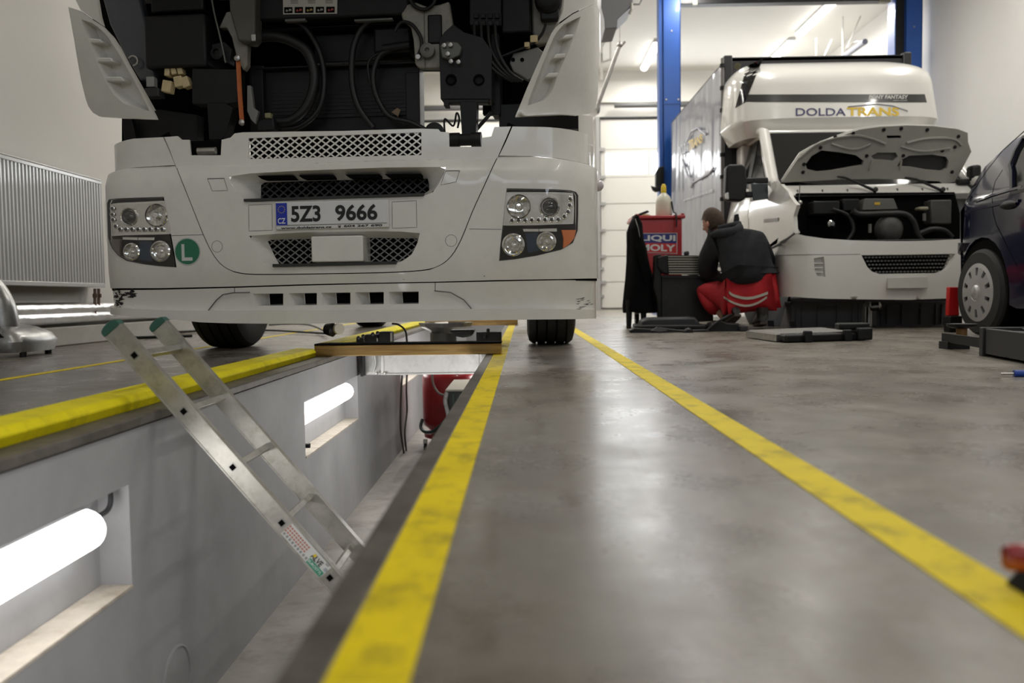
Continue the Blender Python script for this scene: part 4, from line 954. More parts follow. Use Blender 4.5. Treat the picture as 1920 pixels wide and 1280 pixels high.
# running gear: wheels, axle, chassis rails, raised cab shell
def wheel(x, y, r=.50, w_=.31, nm='wheel'):
    o = TF if False else None
    t = MB(); c = V((x, y, r))
    prof = [(r*.56, -w_*.42), (r*.62, -w_*.48), (r*.86, -w_*.5), (r*.955, -w_*.46), (r*.995, -w_*.38)]
    gx = [-.30, -.10, .10, .30]
    pr = list(prof)
    for g in gx: pr += [(r, w_*(g-.02)), (r-.012, w_*(g-.018)), (r-.012, w_*(g+.018)), (r, w_*(g+.02))]
    pr += [(a, -b) for a, b in reversed(prof)]
    t.lathe(pr, c, (1, 0, 0), 48); ob = t.build(nm, RUBBER, truck, smooth=35); ORG[ob] = ORG[truck].copy()
    h = MB(); h.lathe([(r*.57, -w_*.42), (r*.5, -w_*.30), (r*.3, -w_*.2), (r*.2, -w_*.34), (.001, -w_*.34)], c, (1, 0, 0), 28); h.lathe([(r*.57, w_*.42), (r*.5, w_*.30), (r*.3, w_*.2), (r*.2, w_*.34), (.001, w_*.34)], c, (1, 0, 0), 28); h.build('rim', STEEL, ob, smooth=40)
wheel(-1.99, 5.80); wheel(.175, 5.72)
for x in (-1.72, .33): wheel(x, 9.6)
m = MB(); m.box(-1.75, .02, 5.70, 5.84, .40, .52); m.build('front_axle', BK, truck, bevel=.02)
for s in (-.40, .40):
    m = MB(); m.box(s-.04, s+.04, .70, 6.2, .72, .98, TF); m.build('chassis_rail', BK2, truck, bevel=.008)
m = MB(); m.box(-.30, .30, .80, 2.2, .55, 1.06, TF); m.box(-.22, .22, .85, 2.0, .42, .56, TF); m.build('engine_block', BK2, truck, bevel=.05)
m = MB(); m.cyl(TF.w(-.55, 5.4, .5), TF.w(.55, 5.4, .5), .12); m.build('rear_axle', BK, truck, smooth=40)
prof = [(.50, 1.90), (-.05, 1.95), (-.55, 2.5), (-1.0, 3.3), (-.85, 3.75), (-.3, 4.15), (.9, 4.3), (1.9, 3.1), (2.1, 2.5)]
m = MB(); m.prism([TF.w(-TL+.02, y, z) for y, z in prof], TF.X*(2*TL-.04)); m.build('cab_shell', WHITE, truck, bevel=.05, seg=3)

# ================================================================== LEFT WALL AND PIT
RADW = mat('radiator_white', (.60, .60, .595), .35, coat=.2)
ra = atx(188, 440, XL+.12)
yA, yB = 4.55, ra.y+.02
rz0, rz1 = atx(100, 537, XL+.12).z, atx(100, 313, XL+.12).z
rad = thing('radiator', 'long white ribbed panel radiator hung on the plastered wall', 'radiator', (XL, (yA+yB)/2, rz0))
m = MB(); pitch = (yB-yA)/53; vs = []; fs = []; xf = XL+.13
prof = [(0, 0), (.34, 0), (.46, .012), (.86, .012)]
pts = [(yA+pitch*(i+a), xf-.014+h) for i in range(53) for a, h in prof]+[(yB, xf-.014)]
for y, x in pts: vs += [V((x, y, rz0+.03)), V((x, y, rz1-.035))]
fs = [(2*i, 2*i+2, 2*i+3, 2*i+1) for i in range(len(pts)-1)]
m.add(vs, fs); m.build('front_panel', RADW, rad)
m = MB(); m.box(xf-.02, xf, yA-.01, yB+.012, rz0, rz0+.034); m.box(xf-.02, xf, yA-.01, yB+.012, rz1-.04, rz1-.012); m.build('panel_edges', RADW, rad, bevel=.006)
m = MB(); m.box(XL+.03, xf, yA-.01, yB+.012, rz1-.012, rz1); m.build('top_grille', RADW, rad, bevel=.005)
m = MB(); m.box(XL+.03, xf, yB, yB+.014, rz0+.01, rz1-.005); m.build('side_panel', RADW, rad, bevel=.004)
m = MB(); m.box(XL+.03, XL+.05, yA, yB, rz0+.02, rz1-.03); m.build('rear_panel', RADW, rad)
CU = mat('copper_pipe', (.20, .13, .10), .4, .7, var=.2, vscale=40)
for k, (u, vb) in enumerate(((178, 594), (185, 572))):
    a = atx(u, 541, XL+.10); b_ = atx(u, vb, XL+.10); m = MB(); m.tube([a, b_], .012); m.lathe([(.02, 0), (.02, .03)], a+V((0, 0, -.07)), (0, 0, 1), 10); m.build('feed_pipe', CU, rad, smooth=40)
FOIL = mat('foil_lagging', (.70, .70, .70), .28, 1, var=.1, vscale=6, bump=.8, bscale=16)
for i, (v, r, lb) in enumerate(((579, .047, 'upper silver foil wrapped heating pipe below the radiator'), (595, .047, 'lower silver foil wrapped heating pipe near the floor'))):
    p = atx(120, v, XL+.07); m = MB(); m.tube([(XL+.07, y, p.z) for y in [3+.35*j for j in range(42)]], [r*(1+.05*math.sin(j*7.3)) for j in range(42)], 14)
    tag(m.build('lagged_pipe', FOIL, smooth=60), lb, 'pipe')
m = MB(); m.box(XL, XL+.10, 3, 17, 0, .14); m.build('baseboard_left', mat('plinth_grey', (.50, .485, .45), .8, var=.06), kind='structure', bevel=.01)
# long black handle behind the radiator end
t = thing('broom', 'black handled tool standing upright behind the radiator end', 'broom', at(176, 560, 7.35))
m = MB(); m.tube([at(181, 600, 7.35), at(177, 420, 7.35), at(175, 330, 7.35)], .016, 8); m.build('handle', BLACK, t, smooth=50)
m = MB(); pts = [(171, 334), (168, 300), (166.5, 276), (179, 276), (180, 300), (179.5, 334)]; m.prism([at(u, v, 7.33) for u, v in pts], (0, .05, 0)); m.build('grip', DGREY, t, bevel=.01)
m = MB(); q = at(184, 606, 7.35); m.box(q.x-.10, q.x+.10, q.y-.03, q.y+.03, 0, .22); m.build('head', BLACK, t, bevel=.02)
# wedge on the floor by the wall, cables
t = atz(186, 634, 0); m = MB(); m.prism([t+V((-.13, 0, 0)), t+V((.12, 0, 0)), t+V((.12, 0, .07)), t+V((-.06, 0, .10))], (0, .3, 0)); tag(m.build('ramp_wedge', DGREY, bevel=.006), 'small dark grey wedge on the floor against the white wall', 'wedge')
m = MB(); m.tube(bez([atz(u, v, .012) for u, v in ((-60, 655), (60, 650), (100, 645), (150, 638), (215, 634), (280, 632), (360, 629))]), .012, 8); tag(m.build('floor_cable', BLACK, smooth=60), 'thick black cable lying along the floor near the silver machine', 'cable')
t = thing('air_line', 'thin black air hose running under the truck to the beam end', 'hose', atz(600, 628, 0))
m = MB(); m.tube(bez([atz(u, v, .02) for u, v in ((330, 622), (400, 619), (500, 619), (560, 622), (612, 625))]), .009, 8); m.tube(bez([atz(u, v, .05) for u, v in ((505, 609), (545, 607), (580, 609), (612, 622))]), .008, 8); m.build('hose', BLACK, t, smooth=60)
a = at(612, 617, 5.35); m = MB(); m.tube([a, a+V((.045, -.02, -.004)), a+V((.06, -.02, -.004)), a+V((.085, -.03, -.006))], [.035, .045, .03, .02], 14); m.build('coupling', BLACK, t, smooth=40)
a = at(634, 616.5, 5.2); m = MB(); m.lathe([(.022, 0), (.034, 0), (.034, .02), (.022, .02)], a, (.6, -.75, .05), 20); m.build('coupling_ring', mat('ring_cream', (.62, .58, .48), .5), t, smooth=40)
# silver machine at the left frame edge
SIL = mat('cast_silver', (.42, .42, .415), .32, .75, var=.2, vscale=9, dirt=(.12, .11, .10), dscale=12, damt=.5)
b0 = atz(30, 668, 0)
mc = thing('floor_machine', 'silver cast machine with hanging black hoses at the left edge', 'machine', b0)
def L_(x, y, z): return b0+V((x, y, z))
m = MB()
vs = []
for k, (z, hx, hy, cx) in enumerate(((.03, .10, .22, .0), (.10, .115, .24, .0), (.15, .105, .22, -.02), (.19, .07, .17, -.06), (.21, .03, .1, -.09))):
    vs.append([L_(cx+hx*math.copysign(abs(math.cos(a))**.6, math.cos(a)), .1+hy*math.copysign(abs(math.sin(a))**.6, math.sin(a)), z*.9) for a in [2*math.pi*j/28 for j in range(28)]])
al = [p for r in vs for p in r]; n = 28
m.add(al, [(r*n+j, r*n+(j+1) % n, (r+1)*n+(j+1) % n, (r+1)*n+j) for r in range(4) for j in range(n)]+[tuple(range(n-1, -1, -1)), tuple(range(4*n, 5*n))])
m.build('base_casting', SIL, mc, smooth=50)
m = MB(); m.tube(bez([L_(-.10, .05, .10), L_(-.105, .05, .22), L_(-.13, .05, .32), L_(-.20, .05, .42), L_(-.32, .05, .47)]), [.10, .095]+[.09]*15+[.09]*14+[.06, .05], 18); m.build('arm_casting', SIL, mc, smooth=50)
m = MB(); m.box(b0.x-.20, b0.x-.045, b0.y-.155, b0.y-.11, .055, .10); m.build('dark_slot', BLACK, mc, bevel=.006)
m = MB(); m.prism([L_(-.05, -.13, .19), L_(.01, -.13, .12), L_(-.05, -.13, .11)], (0, .06, 0)); m.build('side_web', BLACK, mc)
m = MB()
for p in (L_(.08, -.06, 0), L_(.06, .24, 0)): m.cyl(p, p+V((0, 0, .03)), .02)
m.build('feet', BLACK, mc)
m = MB(); m.tube(bez([L_(-.14, 0, .76), L_(-.115, 0, .70), L_(-.125, 0, .60), L_(-.15, 0, .5)]), .030, 10); m.build('handle', BLACK, mc, smooth=50)
m = MB(); m.tube(bez([L_(-.16, -.02, .56), L_(-.10, -.02, .52), L_(-.10, -.02, .47), L_(-.15, -.02, .46)]), .012, 8); m.tube(bez([L_(-.16, -.03, .48), L_(-.10, -.03, .43), L_(-.085, -.03, .36), L_(-.12, -.03, .28)]), .013, 8); m.build('hanging_hose', BLACK, mc, smooth=50)

# ------------------------------------------------------------------ ladder
lad = thing('ladder', 'aluminium ladder standing in the pit and leaning on the yellow kerb', 'ladder', (-.26, 2.8, PZ))
KS = .933
T0 = V((-1.283*KS, 0, .32-.08*KS)); B0 = V((-.245*KS, 0, .32-1.32*KS)); dl = (T0-B0).normalized(); B0 = B0-dl*((B0.z-PZ-.022)/dl.z); nl = V((dl.z, 0, -dl.x))  # nl: normal to the run, in the XZ plane
Ltot = (T0-B0).length
def stile(y0, y1, shift, holes):
    m = MB(); W = .029; b0_ = B0+dl*shift; t0 = T0+dl*shift
    def ringp(c): return [c+nl*W+V((0, y0, 0)), c-nl*W+V((0, y0, 0)), c-nl*W+V((0, y1, 0)), c+nl*W+V((0, y1, 0))]
    m.hexa([b0_+nl*W+V((0, y0, 0)), b0_-nl*W+V((0, y0, 0)), t0-nl*W+V((0, y0, 0)), t0+nl*W+V((0, y0, 0))], [b0_+nl*W+V((0, y1, 0)), b0_-nl*W+V((0, y1, 0)), t0-nl*W+V((0, y1, 0)), t0+nl*W+V((0, y1, 0))])
    o = m.build('stile', ALU, lad, bevel=.003); ORG[o] = ORG[lad].copy()
    # flanges along both edges
    m = MB()
    for s in (1, -1):
        a = b0_+nl*(W-.003)*s; b = t0+nl*(W-.003)*s; e_ = nl*.003*s
        m.hexa([a+V((0, y0-.003, 0)), b+V((0, y0-.003, 0)), b+e_+V((0, y0-.003, 0)), a+e_+V((0, y0-.003, 0))], [a+V((0, y1+.002, 0)), b+V((0, y1+.002, 0)), b+e_+V((0, y1+.002, 0)), a+e_+V((0, y1+.002, 0))])
    m.build('flange', ALU, o)
    c = t0; m = MB(); K = 10; pr = [c+nl*(W+.002)*math.cos(math.pi*i/K)+dl*.014*math.sin(math.pi*i/K) for i in range(K+1)]
    pr = [c-dl*.012+nl*(W+.002)]+pr+[c-dl*.012-nl*(W+.002)]
    m.prism([p+V((0, y0-.004, 0)) for p in pr], (0, y1-y0+.008, 0)); m.build('end_cap', mat('green_cap', (.03, .11, .085), .5), lad, bevel=.003)
    return o
yA1, yA2, yB1, yB2 = 2.625*KS, 2.625*KS+.023, 2.965*KS, 2.965*KS+.023
sA = stile(yA1, yA2, 0, 1); sB = stile(yB1, yB2, .0, 0)
def lad_at(u, v):   # distance along the ladder of a pixel on the near stile
    p = at(u, v, yA1); d = p-B0; return V((d.x, 0, d.z)).dot(dl)
rungs = [lad_at(*q) for q in ((252, 666), (343, 772.5), (435, 877), (527, 981), (618.5, 1083))]
st = (rungs[0]-rungs[4])/4; rungs.append(rungs[4]-st)
for r in rungs:
    c = B0+dl*r; m = MB(); k = .0135
    P = [c+dl*k+nl*k*.15, c+nl*k, c-dl*k+nl*k*.15, c-nl*k]
    P = [c+(dl+nl)*k*.75, c+(nl-dl)*k*.75, c+(-dl-nl)*k*.75, c+(dl-nl)*k*.75]
    m.prism([p+V((0, yA1+.004, 0)) for p in P], (0, yB2-yA1-.008, 0)); o = m.build('rung', ALU, lad, bevel=.002)
    m = MB(); m.prism([c+(p-c)*1.12+V((0, yA1-.0012, 0)) for p in P], (0, .002, 0)); m.build('rung_rim', STEEL, lad)
    m = MB(); m.prism([c+(p-c)*.80+V((0, yA1-.0018, 0)) for p in P], (0, .002, 0)); m.build('rung_end', BLACKM, lad)
# label on the near stile
def SP(a, b, n=0): return B0+dl*a-nl*b+V((0, yA1-.0012-n, 0))     # a along (up), b across (lower-left positive)
r4, r5 = rungs[3], rungs[4]
la, lb_ = r4-.022, r5+.02
def lquad(a0, a1, b0_, b1_, n): return [SP(a0, b0_, n), SP(a1, b0_, n), SP(a1, b1_, n), SP(a0, b1_, n)]
m = MB(); m.prism(lquad(lb_, la, -.024, .022, 0), (0, .0006, 0)); lab = m.build('rating_label', mat('label_white', (.66, .66, .63), .4), sA)
m = MB(); m.prism(lquad(lb_+.002, lb_+.062, .004, .021, .0008), (0, .0006, 0)); m.build('green_band', mat('label_green', (.02, .28, .16), .45), sA)
W_ = mat('white_ink', (.8, .8, .8), .5)
letter('EUROSTYL', .055, .009, lambda x, y: SP(lb_+.060-x, .0165-y, .0016), 'label_letters', W_, sA, bold=.01)
letter('ALVE', .042, .018, lambda x, y: SP(lb_+.066-x, .002-y, .0016), 'label_letters', INK, sA, bold=.02)
m = MB(); m.prism(lquad(lb_+.054, lb_+.062, -.016, -.006, .0018), (0, .0004, 0)); m.build('label_mark', mat('label_yellow', (.75, .55, .03), .5), sA)
m = MB(); m.lathe([(.006, 0), (.006, .0006)], SP(lb_+.006, -.006, .0008), (0, -1, 0), 14); m.build('label_seal', mat('seal_grey', (.35, .38, .42), .5), sA)
m = MB(); rnd = random.Random(5)
for k in range(10):
    a = lb_+.085+k*.009
    for j in range(3): m.prism(lquad(a, a+.006, -.016+j*.009, -.011+j*.009, .0008), (0, .0003, 0))
m.build('label_pictograms', mat('print_red', (.50, .17, .12), .6), sA, kind='stuff')
m = MB()
for k in range(9): m.prism(lquad(la-.010-k*.012, la-.003-k*.012, .010, .018, .0008), (0, .0003, 0))
m.build('label_print', mat('print_grey2', (.30, .30, .30), .6), sA, kind='stuff')
letter('ALVE', .012, .006, lambda x, y: SP(lb_+.020-x, -.017-y, .0012), 'label_letters', INK, sA)

# ------------------------------------------------------------------ beam across the pit, jack, tank
WOOD = None
def wood(name, c0, c1):
    m = bpy.data.materials.new(name); m.use_nodes = True; nt = m.node_tree; N = nt.nodes; L = nt.links; b = N['Principled BSDF']
    tc = N.new('ShaderNodeTexCoord'); mp = N.new('ShaderNodeMapping'); mp.inputs['Scale'].default_value = (2.2, 14, 34); L.new(tc.outputs['Object'], mp.inputs['Vector'])
    n = N.new('ShaderNodeTexNoise'); n.inputs['Scale'].default_value = 1.6; n.inputs['Detail'].default_value = 7; n.inputs['Distortion'].default_value = 1.2; L.new(mp.outputs[0], n.inputs['Vector'])
    r = N.new('ShaderNodeValToRGB'); r.color_ramp.elements[0].color = (*c0, 1); r.color_ramp.elements[1].color = (*c1, 1); r.color_ramp.elements[0].position = .32; r.color_ramp.elements[1].position = .66
    L.new(n.outputs['Fac'], r.inputs['Fac']); L.new(r.outputs['Color'], b.inputs['Base Color']); b.inputs['Roughness'].default_value = .6
    bp = N.new('ShaderNodeBump'); bp.inputs['Strength'].default_value = .2; bp.inputs['Distance'].default_value = .004; L.new(n.outputs['Fac'], bp.inputs['Height']); L.new(bp.outputs[0], b.inputs['Normal'])
    MATS[name] = m; return m
WOOD = wood('oiled_timber', (.34, .19, .055), (.60, .40, .15))
t = thing('wooden_beam', 'squared wooden beam laid across the pit under the bumper', 'beam', (-.62, 4.8, 0))
m = MB(); m.box(-1.16, -.128, 4.70, 4.84, .002, .062); m.build('timber', WOOD, t, bevel=.004)
m = MB(); m.box(-1.162, -.126, 4.697, 4.84, .062, .070); m.build('rubber_top', BLACKM, t)
m = MB(); m.box(-1.10, -.07, 9.45, 9.7, .002, .062); tag(m.build('wooden_beam', WOOD, bevel=.004), 'second wooden beam farther along the pit past the silver funnel', 'beam')
GALV = mat('galvanised_sheet', (.78, .78, .77), .42, .25, var=.12, vscale=5, dirt=(.30, .29, .28), dscale=9, damt=.5)
j = thing('jack_beam', 'silver sheet metal jack beam spanning the pit below the timber', 'jack', (-.62, 5.6, -.1))
m = MB(); m.box(-.92, PXR-.015, 5.50, 5.74, -.172, -.03); m.build('beam_box', GALV, j, bevel=.006)
m = MB(); m.box(-1.04, -.92, 5.52, 5.70, -.18, -.02); m.build('end_carriage', GALV, j, bevel=.006)
m = MB(); m.box(-.93, PXR-.012, 5.488, 5.50, -.050, -.03); m.box(-.93, PXR-.012, 5.488, 5.50, -.178, -.168); m.box(-.93, -.912, 5.488, 5.50, -.168, -.05); m.box(-.29, -.272, 5.488, 5.50, -.168, -.05); m.build('face_frame', GALV, j, bevel=.002)
m = MB()
for x in (-.955, -.90): 
    m.lathe([(.010, 0), (.010, .006), (.001, .008)], (x, 5.49, -.165), (0, -1, 0), 10)
m.build('bolts', STEEL, j, smooth=40)
m = MB(); m.box(-1.049, -1.035, 5.42, 5.53, -.18, .0); m.build('rubber_stop', BLACK, j)
m = MB(); m.tube(bez([at(700, 655, 5.49), at(703, 680, 5.49), at(699, 698, 5.49)]), .005); m.build('pull_cord', GALV, j)
# oil tank trolley in the pit
tk = thing('oil_tank', 'red steel oil tank on castors in the pit behind the jack', 'tank', (-.55, 6.9, PZ))
cy = V((-.66, 6.85, 0)); R_ = .24
zt = at(820, 700, 7.26).z
cxx = at(793, 760, 7.5).x+R_
cy = V((cxx, 7.5, 0))
m = MB(); m.lathe([(.001, -.93+.06), (.16, -.93+.07), (R_-.01, -.93+.13), (R_, -.93+.17), (R_, zt-.05), (R_-.015, zt-.012), (R_-.06, zt+.02), (.10, zt+.05), (.001, zt+.055)], cy, (0, 0, 1), 40); m.build('tank', REDP, tk, smooth=50)
m = MB(); m.lathe([(R_-.06, -.905), (R_-.01, -.905), (R_-.01, -.87), (R_-.06, -.87)], cy, (0, 0, 1), 32); m.build('base_frame', REDP, tk)
for dx, dy in ((-.20, -.20), (.16, -.17), (-.17, .17), (.17, .17)):
    q = V((cxx+dx, 7.5+dy, PZ)); m = MB(); m.lathe([(.012, -.012), (.032, -.012), (.034, 0), (.032, .012), (.012, .012)], q+V((0, 0, .034)), (1, 0, 0), 18); c = m.build('castor', BLACK, tk, smooth=40); ORG[c] = ORG[tk].copy()
    m = MB(); m.box(q.x-.018, q.x+.018, q.y-.012, q.y+.012, PZ+.055, PZ+.10); m.build('castor_fork', STEEL, c)
GH = mat('green_hose', (.015, .05, .045), .4)
m = MB(); m.tube(bez([at(792, 786, 7.4), at(789, 800, 7.35), at(796, 809, 7.28), at(812, 808, 7.23), at(830, 794, 7.22), at(860, 770, 7.22)]), .014, 10); m.build('green_hose', GH, tk, smooth=60)
m = MB(); m.tube(bez([at(810, 690, 7.24), at(812, 718, 7.24), at(822, 736, 7.22), at(836, 741, 7.22), at(850, 740, 7.22)]), .010, 8); m.build('clear_hose', mat('clear_hose', (.28, .24, .22), .3), tk, smooth=60)
m = MB(); m.tube(bez([at(838, 735, 6.34), at(835, 752, 6.33), at(839, 770, 6.33), at(843, 790, 6.33)]), .016, 10); m.build('braided_hose', mat('braided_hose', (.45, .45, .44), .4, var=.5, vscale=60), tk, smooth=60)
bx = thing('tool_box', 'cream topped dark box beside the red tank in the pit', 'box', (-.3, 6.5, PZ))
zt2 = at(860, 733, 6.36).z
x0b = at(836, 733, 6.36).x
m = MB(); m.box(x0b, PXR-.02, 6.36, 7.13, zt2-.25, zt2); m.build('case', mat('case_dark', (.03, .035, .033), .5), bx, bevel=.006)
m = MB(); m.box(x0b-.004, PXR-.016, 6.355, 7.14, zt2-.002, zt2+.012); m.build('lid', mat('cream_lid', (.60, .57, .48), .5), bx, bevel=.004)
m = MB()
for k in range(4): m.box(x0b+.05+k*.045, x0b+.062+k*.045, 6.352, 6.36, zt2-.19, zt2-.02)
m.build('ribs', mat('rib_green', (.06, .10, .08), .5), bx)
m = MB(); m.box(x0b+.02, PXR-.04, 6.4, 7.1, PZ, zt2-.25); m.build('stand', DGREY, bx)
# black cables hanging down the pit wall
for pts, lb in (([(754, 704), (752, 740), (751, 800), (756, 840), (759, 862), (761, 872)], 'left black cable hanging down the grey pit wall'), ([(763, 700), (762, 730), (763, 770), (759, 810), (762, 850), (761, 876)], 'right black cable hanging in front of the bright pit wall')):
    m = MB(); m.tube(bez([atx(u, v, -1.035) if i < 4 else atx(u, v, -1.03) for i, (u, v) in enumerate(pts)]), .008, 8); tag(m.build('hanging_cable', mat('cable_brown', (.04, .032, .028), .6), smooth=60), lb, 'cable')
# things beyond the beam, under the truck
fn = thing('drain_funnel', 'silver oil drain funnel on a grey column behind the beam', 'funnel', at(835, 640, 6.4))
q = at(836, 612, 6.4)
m = MB(); m.lathe([(.10, -.05), (.12, -.035), (.19, .0), (.205, .03), (.20, .03), (.185, .004), (.10, -.03)], q, (0, 0, 1), 8); m.build('bowl', STEEL, fn)
m = MB(); m.cyl(q+V((-.02, 0, -.20)), q+V((-.02, 0, -.045)), .10, 20); m.build('column', mat('column_grey', (.20, .20, .20), .4, .3), fn, smooth=40)
pk = thing('gearbox_jack', 'row of black jack parts behind the rubber topped beam', 'jack', at(700, 640, 5.3))
m = MB(); q = at(700, 640, 5.3)
def pb(u0, v0, u1, v1, Y, d): 
    a = at(u0, v1, Y); b = at(u1, v0, Y); m.box(a.x, b.x, Y, Y+d, a.z, b.z)
pb(709, 622, 733, 644, 5.3, .12); pb(683, 627, 708, 644, 5.3, .12); pb(668, 633, 684, 644, 5.28, .1); m.build('jack_block', BLACK, pk, bevel=.006)
m = MB()
for u, v in ((672, 631), (681, 628), (699, 624), (708, 622)): m.ball(at(u, v+2, 5.27), .012, 10)
m.build('jack_knobs', DGREY, pk, smooth=50)
for q_ in ((732, 624, 734.5), (706, 634, 708.5), (681, 630, 682.5)): m = MB(); pb(q_[0], q_[1], q_[2], 640, 5.28, .02); m.build('jack_pin', STEEL, pk)
m = MB(); m.prism([at(u, v, 5.5) for u, v in ((842, 619), (889, 618), (884, 630), (868, 633), (850, 630))], (0, .2, 0)); m.build('jack_saddle', BLACK, pk, bevel=.01)
m = MB(); pb(893, 622, 940, 640, 5.6, .1); pb(912, 616, 918, 625, 5.6, .03); pb(906, 626, 912, 636, 5.55, .03); m.build('jack_rail', DGREY, pk, bevel=.006)
m = MB(); m.tube(bez([at(736, 606.5, 5.2), at(748, 609, 5.15), at(760, 620, 5.1), at(763, 640, 5.05)]), .006, 8); m.build('jack_lead', BLACK, pk, smooth=60)


# ================================================================== LIFT, TROLLEY, MAN
BLUE = mat('blue_lift_paint', (.018, .10, .42), .38, coat=.2, var=.06, vscale=4)
YL = 13.45
def column(u0, u1, nm, lb, inner):
    a = at(u0, 300, YL).x; b = at(u1, 300, YL).x
    t = thing(nm, lb, 'lift', ((a+b)/2, YL, 0)); w_ = b-a
    z1 = at(1300, 0, YL).z+.55
    m = MB()
    m.box(a, b, YL, YL+.02, 0, z1); 
    m.box(a, a+.02, YL, YL+.30, 0, z1); m.box(b-.02, b, YL, YL+.30, 0, z1)
    m.build('post', BLUE, t, bevel=.006)
    m = MB(); m.box(a-.12, b+.12, YL-.12, YL+.40, .001, .02); m.build('base_plate', BLUE, t)
    zj = at(1260, 194, YL).z
    m = MB(); m.box(a-.006, b+.006, YL-.008, YL+.30, zj-.006, zj+.006); m.build('post_joint', BLUE, t)
    m = MB()
    for x in (a+.05, b-.04): m.lathe([(.014, 0), (.014, .012), (.001, .014)], (x, YL, zj+.06), (0, -1, 0), 10)
    m.lathe([(.012, 0), (.012, .006), (.001, .007)], ((a+b)/2, YL, at(1260, 58, YL).z), (0, -1, 0), 10)
    m.build('bolts', STEEL, t, smooth=40)
    return t, a, b, z1
cl, a1, b1, z1 = column(1243.5, 1277, 'lift_column', 'left blue steel lift column behind the red trolley', 1)
m = MB(); m.box(a1-.055, a1, YL+.02, YL+.24, .02, z1); m.build('carriage_rail', BLUE, cl, bevel=.004)
a = at(1231, 352, YL-.05); b = at(1245, 312, YL-.05)
m = MB(); m.prism([at(u, v, YL-.10) for u, v in ((1230, 322), (1236, 313), (1245, 311), (1245, 352), (1230, 352))], (0, .12, 0)); m.build('control_box', BLACK, cl, bevel=.008)
m = MB(); m.prism([at(u, v, YL-.12) for u, v in ((1221, 348), (1230, 351), (1238, 348), (1238, 358), (1230, 360), (1224, 356))], (0, .06, 0)); m.build('control_lever', BLACK, cl, bevel=.006)
cr, a2, b2, _ = column(1695, 1727, 'lift_column', 'right blue steel lift column rising behind the van roof', -1)
m = MB(); m.box(a2-.14, a2, YL+.04, YL+.26, .02, z1); m.build('carriage_rail', BLACK, cr); m = MB(); m.box(a2-.155, a2-.14, YL+.02, YL+.28, .02, z1); m.build('side_flange', BLUE, cr)
zb = at(1480, 2, YL).z
m = MB(); m.box(a1+.25, a2-.2, YL+.05, YL+.22, zb, zb+.18); lb_ = m.build('cross_beam', DGREY, cl, bevel=.01)
m = MB(); m.box(a1, a2, YL+.08, YL+.2, zb+.18, zb+.3); m.build('cross_beam_top', BLUE, cl)
m = MB(); m.box(at(1652, 5, YL).x, at(1672, 5, YL).x, YL+.02, YL+.1, zb-.03, zb+.06); m.box(at(1300, 5, YL).x, at(1308, 5, YL).x, YL+.02, YL+.1, zb-.02, zb+.06); m.build('limit_switch', mat('switch_olive', (.25, .24, .17), .5), cl)

# red tool trolley
yT = 8.55
xa, xb = at(1196, 480, yT).x, at(1279, 480, yT).x; zt, zbm = at(1240, 410, yT).z, .16
tr = thing('tool_trolley', 'red steel tool trolley with drawers and a blue and red sticker', 'trolley', ((xa+xb)/2, yT+.3, 0))
m = MB(); m.box(xa, xb, yT, yT+.62, zbm, zt); m.build('body', REDP, tr, bevel=.01)
m = MB(); m.box(xa-.03, xb+.03, yT-.025, yT+.65, zt, zt+.032); m.build('tray', REDP, tr, bevel=.008)
m = MB(); m.box(xa-.02, xa+.01, yT-.015, yT+.64, zt+.032, zt+.05); m.box(xb-.01, xb+.02, yT-.015, yT+.64, zt+.032, zt+.05); m.build('tray_rim', REDP, tr)
zz = [zt-.06, zt-.16, zt-.25, zt-.34, zt-.43, zt-.52, zt-.68]
DRW = mat('drawer_red', (.40, .013, .016), .3, coat=.4); ALUH = mat('drawer_pull', (.62, .60, .58), .35, .6)
for i in range(6):
    m = MB(); m.box(xa-.025, xa-.001, yT+.03, yT+.59, zz[i+1]+.008, zz[i]-.004); d = m.build('drawer', DRW, tr, bevel=.004); ORG[d] = ORG[tr].copy()
    m = MB(); m.box(xa-.045, xa-.024, yT+.03, yT+.59, zz[i]-.032, zz[i]-.006); m.build('drawer_pull', ALUH, d, bevel=.004)
m = MB(); m.box(xa-.06, xa-.02, yT-.01, yT+.6, zbm-.01, zbm+.25); m.build('lower_door', ALUH, tr, bevel=.01)
for x in (xa+.06, xb-.06):
    for y in (yT+.06, yT+.56): m = MB(); m.lathe([(.015, -.018), (.058, -.018), (.06, 0), (.058, .018), (.015, .018)], (x, y, .06), (1, 0, 0), 16); c = m.build('castor', BLACK, tr, smooth=40); ORG[c] = ORG[tr].copy(); m = MB(); m.box(x-.025, x+.025, y-.02, y+.02, .06, zbm); m.build('castor_fork', STEEL, c)
q = [at(u, v, yT-.003) for u, v in ((1199, 472), (1268.5, 474.5), (1268.5, 437.5), (1200, 438))]
STB = mat('sticker_blue', (.02, .03, .22), .4); STR = mat('sticker_red', (.62, .03, .03), .4)
Q = quadmap(q[0], q[1], q[3], q[2])
m = MB(); m.prism([Q(*x)+V((0, .001, 0)) for x in ((-.02, -.03), (1.02, -.03), (1.02, 1.03), (-.02, 1.03))], (0, .001, 0)); m.build('sticker_border', mat('sticker_cream', (.6, .58, .55), .5), tr)
m = MB(); m.prism([Q(*x) for x in ((0, .5), (1, .5), (1, 1), (0, 1))], (0, .001, 0)); m.build('sticker_blue_half', STB, tr)
m = MB(); m.prism([Q(*x) for x in ((0, 0), (1, 0), (1, .5), (0, .5))], (0, .001, 0)); m.build('sticker_red_half', STR, tr)
letter('LIQUI', .95, .36, lambda x, y: Q(.02+x, .56+y)+V((0, -.001, 0)), 'sticker_letters', W_, tr, bold=.035)
letter('MOLY', .95, .36, lambda x, y: Q(.02+x, .07+y)+V((0, -.001, 0)), 'sticker_letters', W_, tr, bold=.035)
